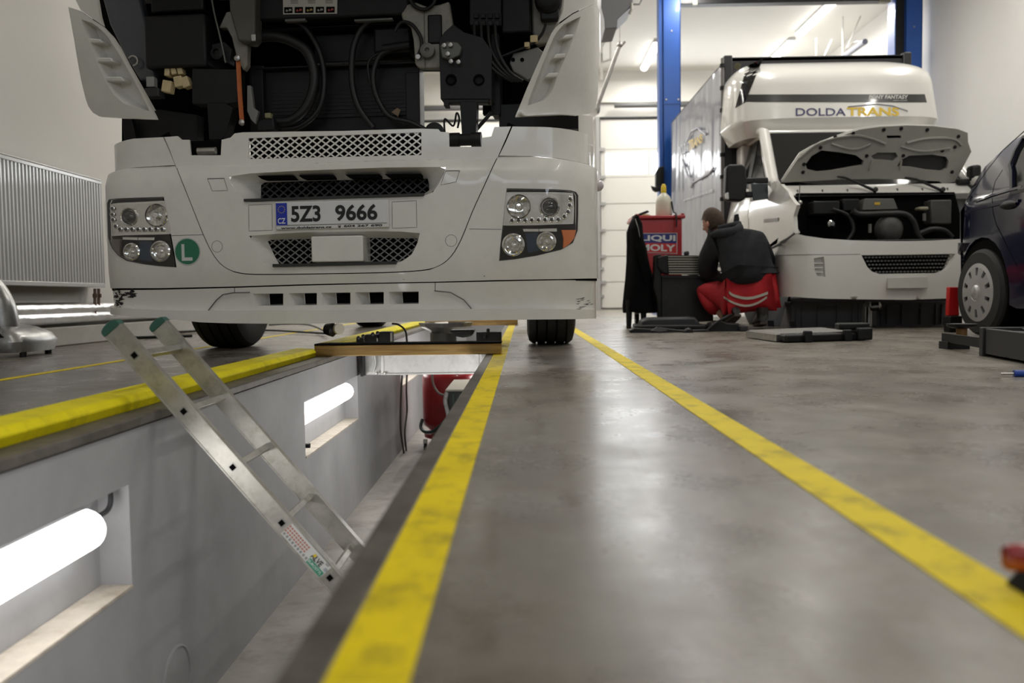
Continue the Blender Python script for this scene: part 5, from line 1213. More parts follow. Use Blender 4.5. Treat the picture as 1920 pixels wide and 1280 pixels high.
# on the trolley: spray bottle, tools
top = zt+.033
sb = thing('spray_bottle', 'cloudy white pressure spray bottle with yellow top on the red trolley', 'bottle', at(1245, 402, yT+.2))
c = at(1244.5, 402, yT+.2); c.z = top; s_ = (yT+.2)/FPX
m = MB(); m.lathe([(14*s_, 0), (15*s_, 3*s_), (15*s_, 28*s_), (12*s_, 37*s_), (6*s_, 43*s_), (4*s_, 45*s_)], c, (0, 0, 1), 24); m.build('bottle', mat('milky_plastic', (.62, .60, .50), .35, var=.06), sb, smooth=50)
m = MB(); m.lathe([(4.5*s_, 44*s_), (5*s_, 48*s_), (4.5*s_, 57*s_), (2.5*s_, 61*s_), (.001, 61.5*s_)], c, (0, 0, 1), 14); m.build('pump_top', mat('cap_yellow', (.75, .55, .03), .4), sb, smooth=50)
m = MB(); m.tube(bez([c+V((13*s_, -.05, 28*s_)), c+V((15*s_, -.08, 10*s_)), c+V((15*s_, -.25, 0)), c+V((15*s_, -.26, -22*s_))]), .008, 8); m.build('spray_lance', BLACK, sb, smooth=50)
def small(nm, lb, cat, mt, pts, r=None, Y=None):
    m = MB()
    if r: m.tube([at(u, v, Y) for u, v in pts], r, 8)
    else: m.prism([at(u, v, Y) for u, v in pts], (0, .1, 0))
    return tag(m.build(nm, mt, bevel=.004, smooth=None), lb, cat)
small('air_gun', 'black air tool lying on the left end of the red trolley tray', 'tool', BLACK, [(1186, 405), (1196, 401), (1214, 394), (1218, 397), (1200, 404.5), (1190, 407)], Y=yT+.1)
small('glove', 'yellowish work glove on the trolley tray beside the spray bottle', 'glove', mat('glove_yellow', (.50, .40, .16), .8, var=.4, vscale=30), [(1204, 405.5), (1207, 401), (1216, 402), (1222, 404), (1226, 406)], Y=yT+.05)
c = at(1262, 404, yT+.15); c.z = top
m = MB(); m.lathe([(.03, 0), (.03, .02), (.015, .03), (.001, .03)], c, (0, 0, 1), 14); tag(m.build('grease_cap', STEEL, smooth=50), 'small shiny round cap on the right end of the trolley tray', 'cap')
# stool with legs under the jacket, jacket hanging from the trolley corner
yJ = 8.2
jk = thing('jacket', 'long black work jacket hung on the left corner of the red trolley', 'jacket', at(1205, 500, yJ))
rows = [(408, 1186, 1197), (420, 1180, 1204), (436, 1175, 1205), (460, 1175, 1208), (490, 1174, 1216), (520, 1172, 1226), (550, 1169, 1231), (575, 1167, 1235), (585, 1168, 1236)]
vs = []; n = 22; rnd = random.Random(2)
for i, (v, u0, u1) in enumerate(rows):
    for j in range(n):
        a = 2*math.pi*j/n; uu = (u0+u1)/2+(u1-u0)/2*math.cos(a)
        p = at(uu, v+(2*math.sin(3*a) if i == len(rows)-1 else 0), yJ); p.y += math.sin(a)*.14+.025*math.sin(a*5+i*.5)*(i > 1); vs.append(p)
fs = [(r*n+j, r*n+(j+1) % n, (r+1)*n+(j+1) % n, (r+1)*n+j) for r in range(len(rows)-1) for j in range(n)]+[tuple(range(n-1, -1, -1)), tuple(range((len(rows)-1)*n, len(rows)*n))]
CLOTH = mat('black_cloth', (.006, .006, .0065), .95, spec=.1)
m = MB(); m.add(vs, fs); o = m.build('coat_body', CLOTH, jk, smooth=70)
m = MB(); m.tube(bez([at(1192, 428, yJ-.12), at(1200, 460, yJ-.13), at(1208, 500, yJ-.12), at(1216, 540, yJ-.08)]), [.05]*8+[.055]*8+[.05]*9, 10); m.build('sleeve', CLOTH, jk, smooth=60)
m = MB(); m.tube(bez([at(1191, 410, yJ-.16), at(1197, 430, yJ-.17), at(1201, 452, yJ-.17)]), .004, 6); m.build('zip', STEEL, jk)
m = MB(); m.tube(bez([at(1190, 412, yJ), at(1192, 404, yJ+.1), at(1197, 406, yJ+.3)]), .01, 6); m.build('hanger_loop', CLOTH, jk)
st_ = thing('stool', 'black legged stool standing under the hanging black jacket', 'stool', atz(1196, 609, 0))
m = MB(); q = atz(1196, 604, 0); m.box(q.x-.13, q.x+.13, yJ-.10, yJ+.16, .26, .30); m.build('seat', BLACK, st_, bevel=.01)
for u in (1179, 1206):
    for dy in (0, .22): m = MB(); b = at(u, 600, yJ-.08+dy); b.z = 0; tp_ = at(u+1, 585, yJ-.08+dy); tp_.z = .27; m.tube([b, tp_], [.024, .034], 10); m.build('leg', BLACK, st_, smooth=50)
# condenser panel with side frame, intercooler on top
pn = thing('cooler_panel', 'tall black cooler panel standing upright beside the squatting man', 'radiator', atz(1290, 606, 0))
yP = 8.0
m = MB(); m.prism([at(u, v, yP) for u, v in ((1240, 515), (1334, 517), (1338, 602), (1240, 606))], (0, .07, 0)); m.build('core', mat('core_dark', (.018, .018, .017), .6, var=.3, vscale=40), pn, bevel=.008)
m = MB(); m.prism([at(u, v, yP-.03) for u, v in ((1228, 478), (1240, 476), (1241, 600), (1236, 602), (1232, 560), (1226, 540))], (0, .12, 0)); m.build('side_frame', BLACK, pn, bevel=.008)
m = MB(); m.prism([at(u, v, yP-.015) for u, v in ((1238, 515), (1334, 517), (1334, 521), (1238, 520))], (0, .10, 0)); m.build('top_rail', DGREY, pn)
ic = thing('intercooler', 'finned metal intercooler resting on top of the black cooler panel', 'intercooler', at(1280, 515, yP))
m = MB(); m.prism([at(u, v, yP-.05) for u, v in ((1252, 478), (1320, 479), (1321, 515), (1255, 514))], (0, .09, 0)); m.build('core', DGREY, ic)
m = MB(); m.prism([at(u, v, yP-.07) for u, v in ((1233, 482), (1252, 477), (1255, 515), (1243, 512), (1234, 500))], (0, .12, 0)); m.build('end_tank', BLACK, ic, bevel=.012)
FIN = mat('fin_brass', (.42, .40, .31), .45, .5)
for k in range(8):
    v = 480+k*4.6; m = MB(); m.prism([at(u, vv, yP-.056) for u, vv in ((1253, v), (1320, v), (1320, v+1.7), (1253, v+1.7))], (0, .02, 0)); m.build('fin', FIN, ic)
m = MB(); m.prism([at(u, v, yP) for u, v in ((1284, 471), (1292, 470), (1293, 478), (1284, 478))], (0, .06, 0)); m.build('hose_stub', DGREY, ic, bevel=.01)
# black undertray on the floor
ut = thing('undertray', 'black plastic undertray lying on the floor before the cooler panel', 'car part', atz(1260, 628, 0))
def fl(pts, z): return [atz(u, v, z) for u, v in pts]
m = MB(); xa_, xb_ = at(1200, 615, 7.4).x, at(1318, 615, 7.4).x; base = [V((x, y, 0)) for x, y in ((xa_-.06, 7.3), (xa_, 7.9), (xb_, 7.9), (xb_+.05, 7.4), (xb_, 7.28))]
m.prism([V((p.x, p.y, .02)) for p in base], (0, 0, .035)); m.build('tray_lower', BLACK, ut, bevel=.01)
m = MB(); b0_ = [at(u, v, 7.5) for u, v in ((1202, 616), (1205, 601), (1218, 596), (1304, 594), (1311, 603), (1317, 614), (1310, 618))]
m.prism(b0_, (0, .28, 0)); m.build('tray_hump', DGREY, ut, bevel=.02)
m = MB(); m.prism([at(u, v, 7.15) for u, v in ((1180, 620), (1190, 615), (1225, 617), (1240, 614), (1262, 617), (1285, 619), (1325, 617), (1334, 622), (1325, 627), (1290, 628), (1240, 624), (1200, 625), (1186, 626))], (0, .12, 0)); m.build('tray_flange', BLACK, ut, bevel=.008)
m = MB(); p = at(1289, 624, 7.1); m.lathe([(.04, 0), (.045, .03), (.03, .05), (.001, .05)], p, (0, -1, 0), 16); m.build('tray_plug', BLACK, ut, smooth=50)
m = MB(); m.prism([at(u, v, 7.12) for u, v in ((1220, 620), (1232, 613), (1246, 616), (1252, 620), (1236, 622))], (0, .02, 0)); m.build('tray_tab', mat('tab_grey', (.10, .10, .105), .4), ut)
gd = thing('wheel_liner', 'crumpled black plastic liner on the floor under the man', 'car part', atz(1365, 624, 0))
m = MB(); m.prism([at(u, v, 7.25) for u, v in ((1328, 621), (1336, 606), (1352, 601), (1362, 605), (1385, 606), (1396, 613), (1402, 620), (1398, 624), (1340, 625))], (0, .22, 0)); m.build('shell', BLACK, gd, bevel=.012)
m = MB(); m.tube(bez([at(1325, 620, 7.2), at(1345, 604, 7.2), at(1362, 594, 7.22), at(1372, 590, 7.3)]), .012, 8); m.build('strut', BLACK, gd, smooth=50)
m = MB(); m.box(*[x for x in (at(1386, 620, 7.22).x, at(1402, 620, 7.22).x)], 7.2, 7.3, .0, .05); m.build('clip', DGREY, gd, bevel=.01)
# radiator lying flat on the floor
rd = thing('car_radiator', 'silver finned car radiator lying flat on the floor before the grey crates', 'radiator', atz(1510, 640, 0))
c4 = [atz(1404, 626, .045), atz(1464, 640, .045), atz(1600, 632, .045), atz(1530, 614, .045)]
c4 = [atz(1404, 620, .05), atz(1462, 627, .05), atz(1598, 623, .05), atz(1540, 615, .05)]
m = MB(); m.prism([V((p.x, p.y, .012)) for p in c4], (0, 0, .036)); m.build('core', mat('alu_core', (.55, .54, .52), .4, .7, var=.1, vscale=25), rd)
m = MB(); N_ = 34; u0 = V((1, 0, 0)); A, B, C_, D = c4
for k in range(N_):
    t = (k+.5)/N_; p = B.lerp(C_, t); q = A.lerp(D, t); e_ = (C_-B)/N_*.28
    m.prism([V((x.x, x.y, .049)) for x in (p-e_, p+e_, q+e_, q-e_)], (0, 0, .008))
m.build('fins', mat('alu_fin', (.68, .68, .66), .35, .8), rd, kind='stuff')
m = MB(); e_ = (A-B).normalized(); f_ = V((0, 0, 1)); B2, C2 = B-e_*.10, C_-e_*.10
m.hexa([V((x.x, x.y, z)) for x, z in ((B2, .004), (C2, .004), (C2, .052), (B2, .052))], [V((x.x, x.y, z)) for x, z in ((B, .004), (C_, .004), (C_, .052), (B, .052))]); m.build('tank', BLACK, rd, bevel=.012)
m = MB(); e3 = (C_-B).normalized()
for t in (.28, .82): p = B2.lerp(C2, t); m = MB(); m.box(p.x-.02, p.x+.03, p.y-.03, p.y+.02, .0, .075); m.build('mount', BLACK, rd, bevel=.008)
m = MB(); p = C2; m.box(p.x-.02, p.x+.08, p.y-.03, p.y+.18, .005, .085); m.box(p.x-.12, p.x+.08, p.y+.02, p.y+.12, .07, .115); m.build('end_bracket', BLACK, rd, bevel=.012)
m = MB(); m.hexa([V((x.x, x.y, z)) for x, z in ((A, .006), (B, .006), (B, .05), (A, .05))], [V((x.x, x.y, z))-e3*.025 for x, z in ((A, .006), (B, .006), (B, .05), (A, .05))]); m.build('side_plate', STEEL, rd)
# leaning grey plate
lp = thing('grey_panel', 'grey flat panel leaning between the man and the grey crate', 'panel', atz(1455, 612, 0))
m = MB(); m.prism([at(u, v, 7.95) for u, v in ((1438, 551), (1480, 551), (1463, 611), (1434, 612))], (0, .03, 0)); m.build('sheet', mat('panel_grey', (.30, .31, .32), .35), lp, bevel=.006)
m = MB(); m.prism([at(u, v, 7.92) for u, v in ((1441, 601), (1451, 601), (1452, 612), (1442, 612))], (0, .03, 0)); m.prism([at(u, v, 7.70) for u, v in ((1483, 603), (1492, 602), (1494, 612), (1484, 612))], (0, .05, 0)); m.build('feet', BLACK, lp)
# crates under the van bumper
CRG = mat('crate_grey', (.10, .10, .102), .55, var=.08)
def crate(u0, u1, vt, vb, Y, lb):
    a, b = at(u0, vb, Y), at(u1, vt, Y); t = thing('crate', lb, 'crate', ((a.x+b.x)/2, Y+.2, 0), 'plastic crates under the van')
    x0, x1, z1 = a.x, b.x, b.z; y0, y1 = Y, Y+.38; th = .012
    m = MB(); m.box(x0+.03, x1-.03, y0+.03, y1-.03, .0, .012)
    m.hexa([V((x0+.03, y0+.03, 0)), V((x1-.03, y0+.03, 0)), V((x1-.01, y0+.01, z1)), V((x0+.01, y0+.01, z1))], [V((x0+.03, y0+.045, 0)), V((x1-.03, y0+.045, 0)), V((x1-.01, y0+.025, z1)), V((x0+.01, y0+.025, z1))])
    m.box(x0+.015, x0+.03, y0+.02, y1-.02, .0, z1); m.box(x1-.03, x1-.015, y0+.02, y1-.02, .0, z1); m.box(x0+.02, x1-.02, y1-.035, y1-.02, 0, z1); m.build('walls', CRG, t)
    m = MB(); m.box(x0, x1, y0, y0+.02, z1-.02, z1); m.box(x0, x1, y1-.02, y1, z1-.02, z1); m.box(x0, x0+.02, y0, y1, z1-.02, z1); m.box(x1-.02, x1, y0, y1, z1-.02, z1); m.build('rim', CRG, t, bevel=.004)
    for f in (.08, .16, .37, .63, .84, .92):
        m = MB(); x = x0+(x1-x0)*f; m.box(x-.004, x+.004, y0+.002, y0+.03, .012, z1-.03); m.build('rib', CRG, t)
    m = MB(); m.box(x0+(x1-x0)*.37, x0+(x1-x0)*.63, y0, y0+.02, z1-.068, z1-.056); m.build('handle_lip', mat('crate_lip', (.10, .10, .10), .5), t)
    return t
crate(1482, 1622, 564, 612, 7.78, 'dark grey plastic crate with a yellow tray under the left of the bumper')
crate(1642, 1778, 564, 610, 8.0, 'dark grey plastic crate without a tray beside the dark car wheel')
a, b = at(1501, 564.5, 7.85), at(1567, 559.5, 7.85)
m = MB(); m.box(a.x, b.x, 7.80, 8.12, at(1482, 564, 7.78).z+.001, b.z); tag(m.build('yellow_tray', mat('tray_yellow', (.72, .50, .03), .45), bevel=.006), 'yellow plastic tray lying on top of the grey crate', 'tray')
m = MB(); c = at(1631, 575, 8.0); m.lathe([(.02, 0), (.04, .01), (.045, .08), (.02, .10)], c, (1, -.4, .1), 14); m.cyl(c+V((0, .02, 0)), V((c.x, c.y+.02, 0)), .03); tag(m.build('jack_head', STEEL, smooth=40), 'small metal jack head between the two grey crates', 'jack')

# ------------------------------------------------------------------ the squatting man
def skin_mesh(name, joints, edges, root, mt, parent, sub=2, smooth=True):
    me = bpy.data.meshes.new(name); o0 = ORG[parent]
    me.from_pydata([tuple(V(j[0])-o0) for j in joints], edges, [])
    o = bpy.data.objects.new(name, me); COL.objects.link(o)
    sk = o.modifiers.new('s', 'SKIN'); sk.use_smooth_shade = True
    for i, j in enumerate(joints):
        r = j[1] if isinstance(j[1], tuple) else (j[1], j[1]); me.skin_vertices[0].data[i].radius = r
        me.skin_vertices[0].data[i].use_root = (i == root)
    s = o.modifiers.new('b', 'SUBSURF'); s.levels = sub; s.render_levels = sub
    dg = bpy.context.evaluated_depsgraph_get(); me2 = bpy.data.meshes.new_from_object(o.evaluated_get(dg)); bpy.data.objects.remove(o); bpy.data.meshes.remove(me)
    me2.name = name; me2.materials.clear(); me2.materials.append(mt); me2.shade_smooth()
    return link(name, me2, parent)
YM = 7.55
man = thing('person', 'man in charcoal hoodie and red work trousers squatting with his back turned', 'person', atz(1390, 612, 0))
SKIN = mat('skin', (.50, .27, .19), .55); HAIR = mat('brown_hair', (.055, .034, .020), .8, var=.4, vscale=60, bump=.4, bscale=90)
HOOD = mat('charcoal_fleece', (.033, .034, .038), .95, var=.2, vscale=12, spec=.15, bump=.25, bscale=25); TROU = mat('red_trousers', (.42, .008, .014), .8, var=.15, vscale=9, bump=.3, bscale=14); BOOT = mat('boot_leather', (.015, .012, .010), .6, var=.4, vscale=20)
def j(u, v, dy, r): return (at(u, v, YM+dy), r)
S = YM/FPX
# one continuous body: pelvis, spine, neck, head, arms, legs
bj = [j(1396, 552, .02, .13), j(1392, 520, .08, .13), j(1386, 485, .12, .145), j(1377, 455, .13, .12), j(1358, 433, .15, .055), j(1348, 424, .17, .052), j(1336, 416, .20, .088), j(1330, 402, .19, .06),
      j(1346, 456, .16, .05), j(1326, 482, .25, .036), j(1328, 512, .40, .032), j(1345, 518, .56, .032), j(1352, 519, .62, .034),
      j(1414, 456, .16, .05), j(1434, 482, .23, .036), j(1436, 512, .40, .032), j(1405, 516, .56, .032), j(1398, 517, .62, .034),
      j(1366, 556, .08, .09), j(1322, 543, .42, .062), j(1352, 586, .16, .045), j(1362, 600, .12, .04), j(1352, 606, .26, .035),
      j(1420, 556, .08, .09), j(1436, 540, .44, .062), j(1428, 584, .14, .045), j(1428, 603, .10, .04), j(1426, 607, .26, .035)]
be = [(0, 1), (1, 2), (2, 3), (3, 4), (4, 5), (5, 6), (6, 7), (3, 8), (8, 9), (9, 10), (10, 11), (11, 12), (3, 13), (13, 14), (14, 15), (15, 16), (16, 17), (0, 18), (18, 19), (19, 20), (20, 21), (21, 22), (0, 23), (23, 24), (24, 25), (25, 26), (26, 27)]
skin_mesh('body', bj, be, 0, SKIN, man)
for (w0, sgn) in ((12, 1), (17, -1)):
    c = bj[w0][0]; hj = [(c, .03)]; he = []
    for k in range(4):
        x = (k-1.5)*.02; n0 = len(hj)
        hj += [(c+V((x, .045, 0)), .012), (c+V((x*1.15, .085-.006*abs(k-1.4), -.012)), .0095), (c+V((x*1.15, .105-.01*abs(k-1.4), -.035)), .0075)]; he += [(0, n0), (n0, n0+1), (n0+1, n0+2)]
    n0 = len(hj); hj += [(c+V((sgn*.03, .02, .005)), .012), (c+V((sgn*.048, .05, -.008)), .0095), (c+V((sgn*.045, .075, -.025)), .008)]; he += [(0, n0), (n0, n0+1), (n0+1, n0+2)]
    skin_mesh('hand', hj, he, 0, SKIN, man, 1)
# hoodie and trousers
hdj = [j(1400, 541, .0, (.225, .19)), j(1396, 512, .04, (.235, .185)), j(1389, 485, .08, (.23, .175)), j(1380, 458, .11, (.20, .15)), j(1366, 437, .15, (.09, .08)),
       j(1345, 455, .14, .13), j(1328, 482, .22, .105), j(1327, 513, .37, .092), j(1346, 519, .54, .055),
       j(1416, 456, .13, .13), j(1434, 484, .21, .108), j(1438, 513, .34, .095), j(1408, 517, .54, .055)]
hde = [(0, 1), (1, 2), (2, 3), (3, 4), (3, 5), (5, 6), (6, 7), (7, 8), (3, 9), (9, 10), (10, 11), (11, 12)]
hoodie = skin_mesh('hoodie', hdj, hde, 2, HOOD, man)
m = MB(); m.tube(bez([at(1334, 442, YM+.05), at(1346, 438, YM+.0), at(1362, 437, YM-.03), at(1378, 434, YM-.02), at(1386, 427, YM+.03), at(1382, 420, YM+.10)]), [.025+.022*math.sin(math.pi*i/40) for i in range(41)], 12); m.tube(bez([at(1346, 428, YM+.04), at(1362, 424, YM+.03), at(1380, 420, YM+.06), at(1386, 419, YM+.10)]), [.024]*25, 12); m.build('hood', HOOD, man, smooth=70)
m = MB(); m.prism([at(u, v, YM+.10) for u, v in ((1376, 416), (1378, 402), (1385, 400), (1387, 410), (1385, 424))], (0, .03, 0)); m.build('hood_flap', HOOD, man, bevel=.008)
tj = [j(1402, 554, .02, .165), j(1372, 556, .06, .155), j(1318, 545, .38, .11), j(1333, 566, .26, .10), j(1348, 585, .14, .085),
      j(1432, 548, .06, .150), j(1441, 538, .36, .11), j(1441, 562, .22, .09), j(1432, 577, .12, .07)]
te = [(0, 1), (1, 2), (2, 3), (3, 4), (0, 5), (5, 6), (6, 7), (7, 8)]
trous = skin_mesh('trousers', tj, te, 0, TROU, man)
def bvh(o):
    b = bmesh.new(); b.from_mesh(o.data); t = BVHTree.FromBMesh(b); b.free(); return t
def drape(o, path, w_px, nm, mt, parent, n=.006):
    T = bvh(o); o0 = ORG[o]; P = []
    for u, v in path:
        r = ray(u, v).normalized(); h = T.ray_cast(CAM-o0, r)
        if h[0] is not None: P.append((h[0]+o0-r*n, r))
    if len(P) < 3: return None
    m = MB(); hw = w_px*S/2; vs = []
    for p, r in P: vs += [p+V((0, 0, hw)), p+V((0, 0, -hw)), p+V((0, .006, -hw)), p+V((0, .006, hw))]
    m.add(vs, [(4*i+a, 4*i+(a+1) % 4, 4*i+4+(a+1) % 4, 4*i+4+a) for i in range(len(P)-1) for a in range(4)]); return m.build(nm, mt, parent, smooth=60)
REFL = mat('reflective_tape', (.45, .43, .36), .5)
for pts, w_, nm in (([(1367, 548), (1374, 553), (1386, 557), (1398, 559), (1412, 558), (1426, 554), (1440, 549)], 5, 'reflective_stripe'), ([(1357, 557), (1368, 564), (1382, 570), (1398, 573), (1412, 571), (1426, 565), (1438, 557)], 4, 'reflective_stripe')):
    drape(trous, [tuple(p)[:2] for p in bez([V((u, v, 0)) for u, v in pts], 5)], w_, nm, REFL, man)
# head: shaped skull with ears, nose, hair
hc = at(1337, 416, YM+.19); fd = V((-.55, .75, -.35)).normalized(); up = V((-.25, .12, .95)); up = (up-fd*up.dot(fd)).normalized(); sd = fd.cross(up)
def hp(f, s, u): return hc+fd*f+sd*s+up*u
def blob(fn, n=20, k=14, mt=None):
    m = MB(); vs = []; fs = []
    for i in range(k+1):
        th = math.pi*i/k
        for q in range(n): vs.append(fn(th, 2*math.pi*q/n))
    for i in range(k): fs += [(i*n+q, (i+1)*n+q, (i+1)*n+(q+1) % n, i*n+(q+1) % n) for q in range(n)]
    m.add(vs, fs); return m
def skull(th, ph):
    z = math.cos(th); r = math.sin(th); f = r*math.cos(ph); s = r*math.sin(ph)
    return hp(f*.098*(1 if z > -.2 else 1-.1*z)+.004, s*.078*(1-.18*max(0, -z)), z*.118+(.0 if f < 0 else -.012*f))
blob(skull).build('head', SKIN, man, smooth=70)
def hairf(th, ph):
    z = math.cos(th); r = math.sin(th); f = r*math.cos(ph); s = r*math.sin(ph); g = 1+.03*math.sin(ph*9+th*7)
    zz = z if f < .2 else max(z, .28+.2*f)
    zz = max(zz, -.62); return hp(f*.104*g-.006, s*.084*g, zz*.128+.006)
blob(hairf, 28, 18).build('hair', HAIR, man, smooth=70)
for s in (1, -1):
    m = MB(); m.ball(hp(.0, s*.080, -.012), .022, 10, None, (.7, .7, 1.3)); m.build('ear', mat('ear_skin', (.55, .24, .17), .5), man, smooth=70)
    m = MB(); m.ball(hp(.088, s*.03, .012), .012, 8); m.build('eye', mat('eye_white', (.6, .6, .58), .3), man, smooth=70)
m = MB(); m.tube([hp(.095, 0, .02), hp(.122, 0, -.02), hp(.10, 0, -.028)], [.010, .016, .008], 8); m.build('nose', SKIN, man, smooth=70)
m = MB(); m.tube([hp(.092, -.022, -.055), hp(.102, 0, -.055), hp(.092, .022, -.055)], [.004, .007, .004], 8); m.build('mouth', mat('lips', (.40, .15, .12), .5), man, smooth=70)
# boots: heels raised
def boot(u, v, dy, tilt, yaw_):
    c = at(u, v, YM+dy); m = MB(); f = V((math.sin(yaw_), math.cos(yaw_), 0)); r_ = V((f.y, -f.x, 0)); z0 = V((0, 0, 1))
    ff = (f*math.cos(tilt)-z0*math.sin(tilt)); uu = (z0*math.cos(tilt)+f*math.sin(tilt))
    secs = [(-.085, .036, .045, .02), (-.06, .043, .07, .035), (0, .045, .075, .04), (.08, .048, .055, .028), (.15, .046, .04, .02), (.19, .03, .025, .013)]
    vs = []; n = 14
    for a, hw, hh, cz in secs:
        for q in range(n): t = 2*math.pi*q/n; vs.append(c+ff*a+r_*hw*math.cos(t)+uu*(cz+hh*math.sin(t)*(1 if math.sin(t) > 0 else .7)))
    k = len(secs); m.add(vs, [(i*n+q, i*n+(q+1) % n, (i+1)*n+(q+1) % n, (i+1)*n+q) for i in range(k-1) for q in range(n)]+[tuple(range(n-1, -1, -1)), tuple(range((k-1)*n, k*n))])
    m.tube([c-ff*.035+uu*.03, c-ff*.045+uu*.12], [.05, .052], 12); b = m.build('boot', BOOT, man, smooth=60); ORG[b] = ORG[man].copy()
    m = MB(); vs = [c+ff*a+r_*s*w_+uu*z for z in (-.03, -.01) for a, w_, s in ((-.09, .032, -1), (-.04, .044, -1), (.09, .05, -1), (.17, .042, -1), (.20, .012, -1), (.20, .012, 1), (.17, .042, 1), (.09, .05, 1), (-.04, .044, 1), (-.09, .032, 1))]
    m.add(vs, [tuple(range(9, -1, -1)), tuple(range(10, 20))]+[(q, (q+1) % 10, 10+(q+1) % 10, 10+q) for q in range(10)]); m.build('sole', mat('boot_sole', (.05, .035, .025), .7), b)
boot(1374, 594, -.02, .42, -.25); boot(1428, 603, -.02, .12, .06)

# ================================================================== WHITE VAN WITH CURTAIN BOX
CX = 3.27; YB = 7.3
VF = Fr((CX, YB, 0))
van = thing('van', 'white van with raised bonnet, roof sleeper pod and grey curtain sided box', 'van', (CX, YB+2.5, 0))
VS = Surf(VF, 1.0, .10, .30, .5, lambda z: .03*max(0, z-.6)+.10*max(0, .40-z))
zb = VS.hit(1620, 559)[1]
e = VS.smax-.1
# bumper: left half traced, right half mirrored
topl = VS.px([(1490, 437), (1510, 442), (1545, 447), (1600, 450.5), (1660, 452), (1703, 452)])
botl = VS.px([(1703, 562), (1620, 561), (1550, 560), (1510, 558), (1490, 556)])
la = [(-e, .74), (-VS.scorner-.06, .80), (-VS.scorner+.10, .83)]
lb_ = [(-VS.scorner+.04, zb+.02), (-VS.scorner-.06, zb+.10), (-e+.1, zb+.26)]
def mirr(p): return [(-a, b) for a, b in reversed(p)]
hl_ = la+topl[:-1]; bl_ = botl[1:]+lb_
outb = hl_+[(0, topl[-1][1])]+mirr(hl_)+mirr(bl_)+[(0, botl[0][1])]+bl_
grl = VS.px([(1615, 478), (1703, 477), (1703, 513), (1650, 514), (1635, 509), (1626, 500)])
gril = [grl[0], (0, grl[1][1])]+mirr([grl[0]])+mirr(grl[3:])+[(0, grl[2][1])]+grl[3:]
def fog(s):
    q = VS.px([(1526, 484), (1545, 481), (1548, 519), (1532, 517), (1527, 505)]); return q if s < 0 else [(-a, b) for a, b in q]
panel(VS, outb, [gril, fog(-1), fog(1)], .012, 'bumper', VANW, van, .08)
g2 = resamp(gril, .06); gb = shrink(g2, .97, .94); recess(VS, g2, gb, .04, 'grille_frame', VANW, van)
m = MB(); m.add([VS.P(a, b, -.10) for a, b in shrink(gril, 1.02, 1.1)], [tuple(range(len(gril)))]); m.build('grille_back', BLACKM, van)
m = MB(); x0 = min(p[0] for p in gb); x1 = max(p[0] for p in gb); z0 = min(p[1] for p in gb); z1 = max(p[1] for p in gb)
rows = 5
for r in range(rows):
    for k in range(26):
        a = x0+(k+.5*(r % 2)+.25)*(x1-x0)/26; b = z0+(r+.5)*(z1-z0)/rows
        if inpoly((a, b), gb): m.hexa([VS.P(a+x*.011, b+y*.007, -.035) for x, y in ((-1, 0), (0, -1), (1, 0), (0, 1))], [VS.P(a+x*.011, b+y*.007, -.05) for x, y in ((-1, 0), (0, -1), (1, 0), (0, 1))])
m.build('grille_studs', mat('stud_grey', (.30, .30, .28), .35, .6), van, kind='stuff')
for s in (-1, 1):
    f = resamp(fog(s), .04); bk = shrink(f, .9, .95, .0); o = recess(VS, f, bk, .05, 'fog_recess', VANW, van); ORG[o] = ORG[van].copy()
    panel(VS, bk, [], .005, 'fog_floor', VANW, o, .1, n=-.05)
    zz0 = min(p[1] for p in f); zz1 = max(p[1] for p in f); xx = sum(p[0] for p in f)/len(f)
    for k in range(3):
        z = zz0+(zz1-zz0)*(.22+.22*k); m = MB(); m.hexa([VS.P(xx-.045, z, -.01), VS.P(xx+.03, z, -.01), VS.P(xx+.03, z+.008, -.01), VS.P(xx-.045, z+.008, -.01)], [VS.P(xx-.045, z, -.05), VS.P(xx+.03, z, -.05), VS.P(xx+.03, z+.008, -.05), VS.P(xx-.045, z+.008, -.05)]); m.build('fog_bar', VANW, o)
strip(VS, [(-VS.scorner, VS.hit(1480, 477)[1])]+VS.px([(1500, 477.5), (1560, 477.5), (1613, 476.5)]), .004, 'joint_line', JL, van, n=.0006)
q = [VF.w(p.x-CX, p.y-YB, p.z) for p in [at(u, v, YB-.03) for u, v in ((1664, 541), (1740, 540), (1740, 518), (1665, 520))]]
m = MB(); m.prism(q, (0, .02, 0)); m.build('plate_holder', mat('plate_blank', (.56, .55, .51), .4), van, bevel=.004)
m = MB(); m.box(-.86, .86, .12, .5, zb-.03, zb+.03, VF); m.build('bumper_underside', DGREY, van, bevel=.03)
# wing, door and cab side (left side seen obliquely)
HX = 1.0
XS = CX-HX
def side(z): return XS+.0+.26*max(0, z-1.12)+.03*max(0, .6-z)
def sp(u, v):
    p = atx(u, v, XS)
    for _ in range(6): p = atx(u, v, side(p.z))
    return p
def sideplate(nm, pts, mt, th=.03, par=None, n=0.0, grid=True, mir=True):
    P = [sp(u, v) for u, v in pts]; poly = [(p.y, p.z) for p in P]
    poly = resamp(poly, .12); vs, fs = tri2d(poly, [], .16)
    m = MB()
    for s in ((1, -1) if mir else (1,)):
        F = [V((CX+s*(side(z)-n-CX), y, z)) for y, z in vs]; B = [V((CX+s*(side(z)-n+th-CX), y, z)) for y, z in vs]
        m.add(F, fs); m.add(B, fs); cnt = {}
        for f in fs:
            for i in range(len(f)): cnt[(f[i], f[(i+1) % len(f)])] = 1
        for (a, b) in cnt:
            if (b, a) not in cnt: m.add([F[a], F[b], B[b], B[a]], [(0, 1, 2, 3)])
        o = m.build(nm, mt, par or van, smooth=40); ORG[o] = ORG[van].copy(); m = MB()
    return o
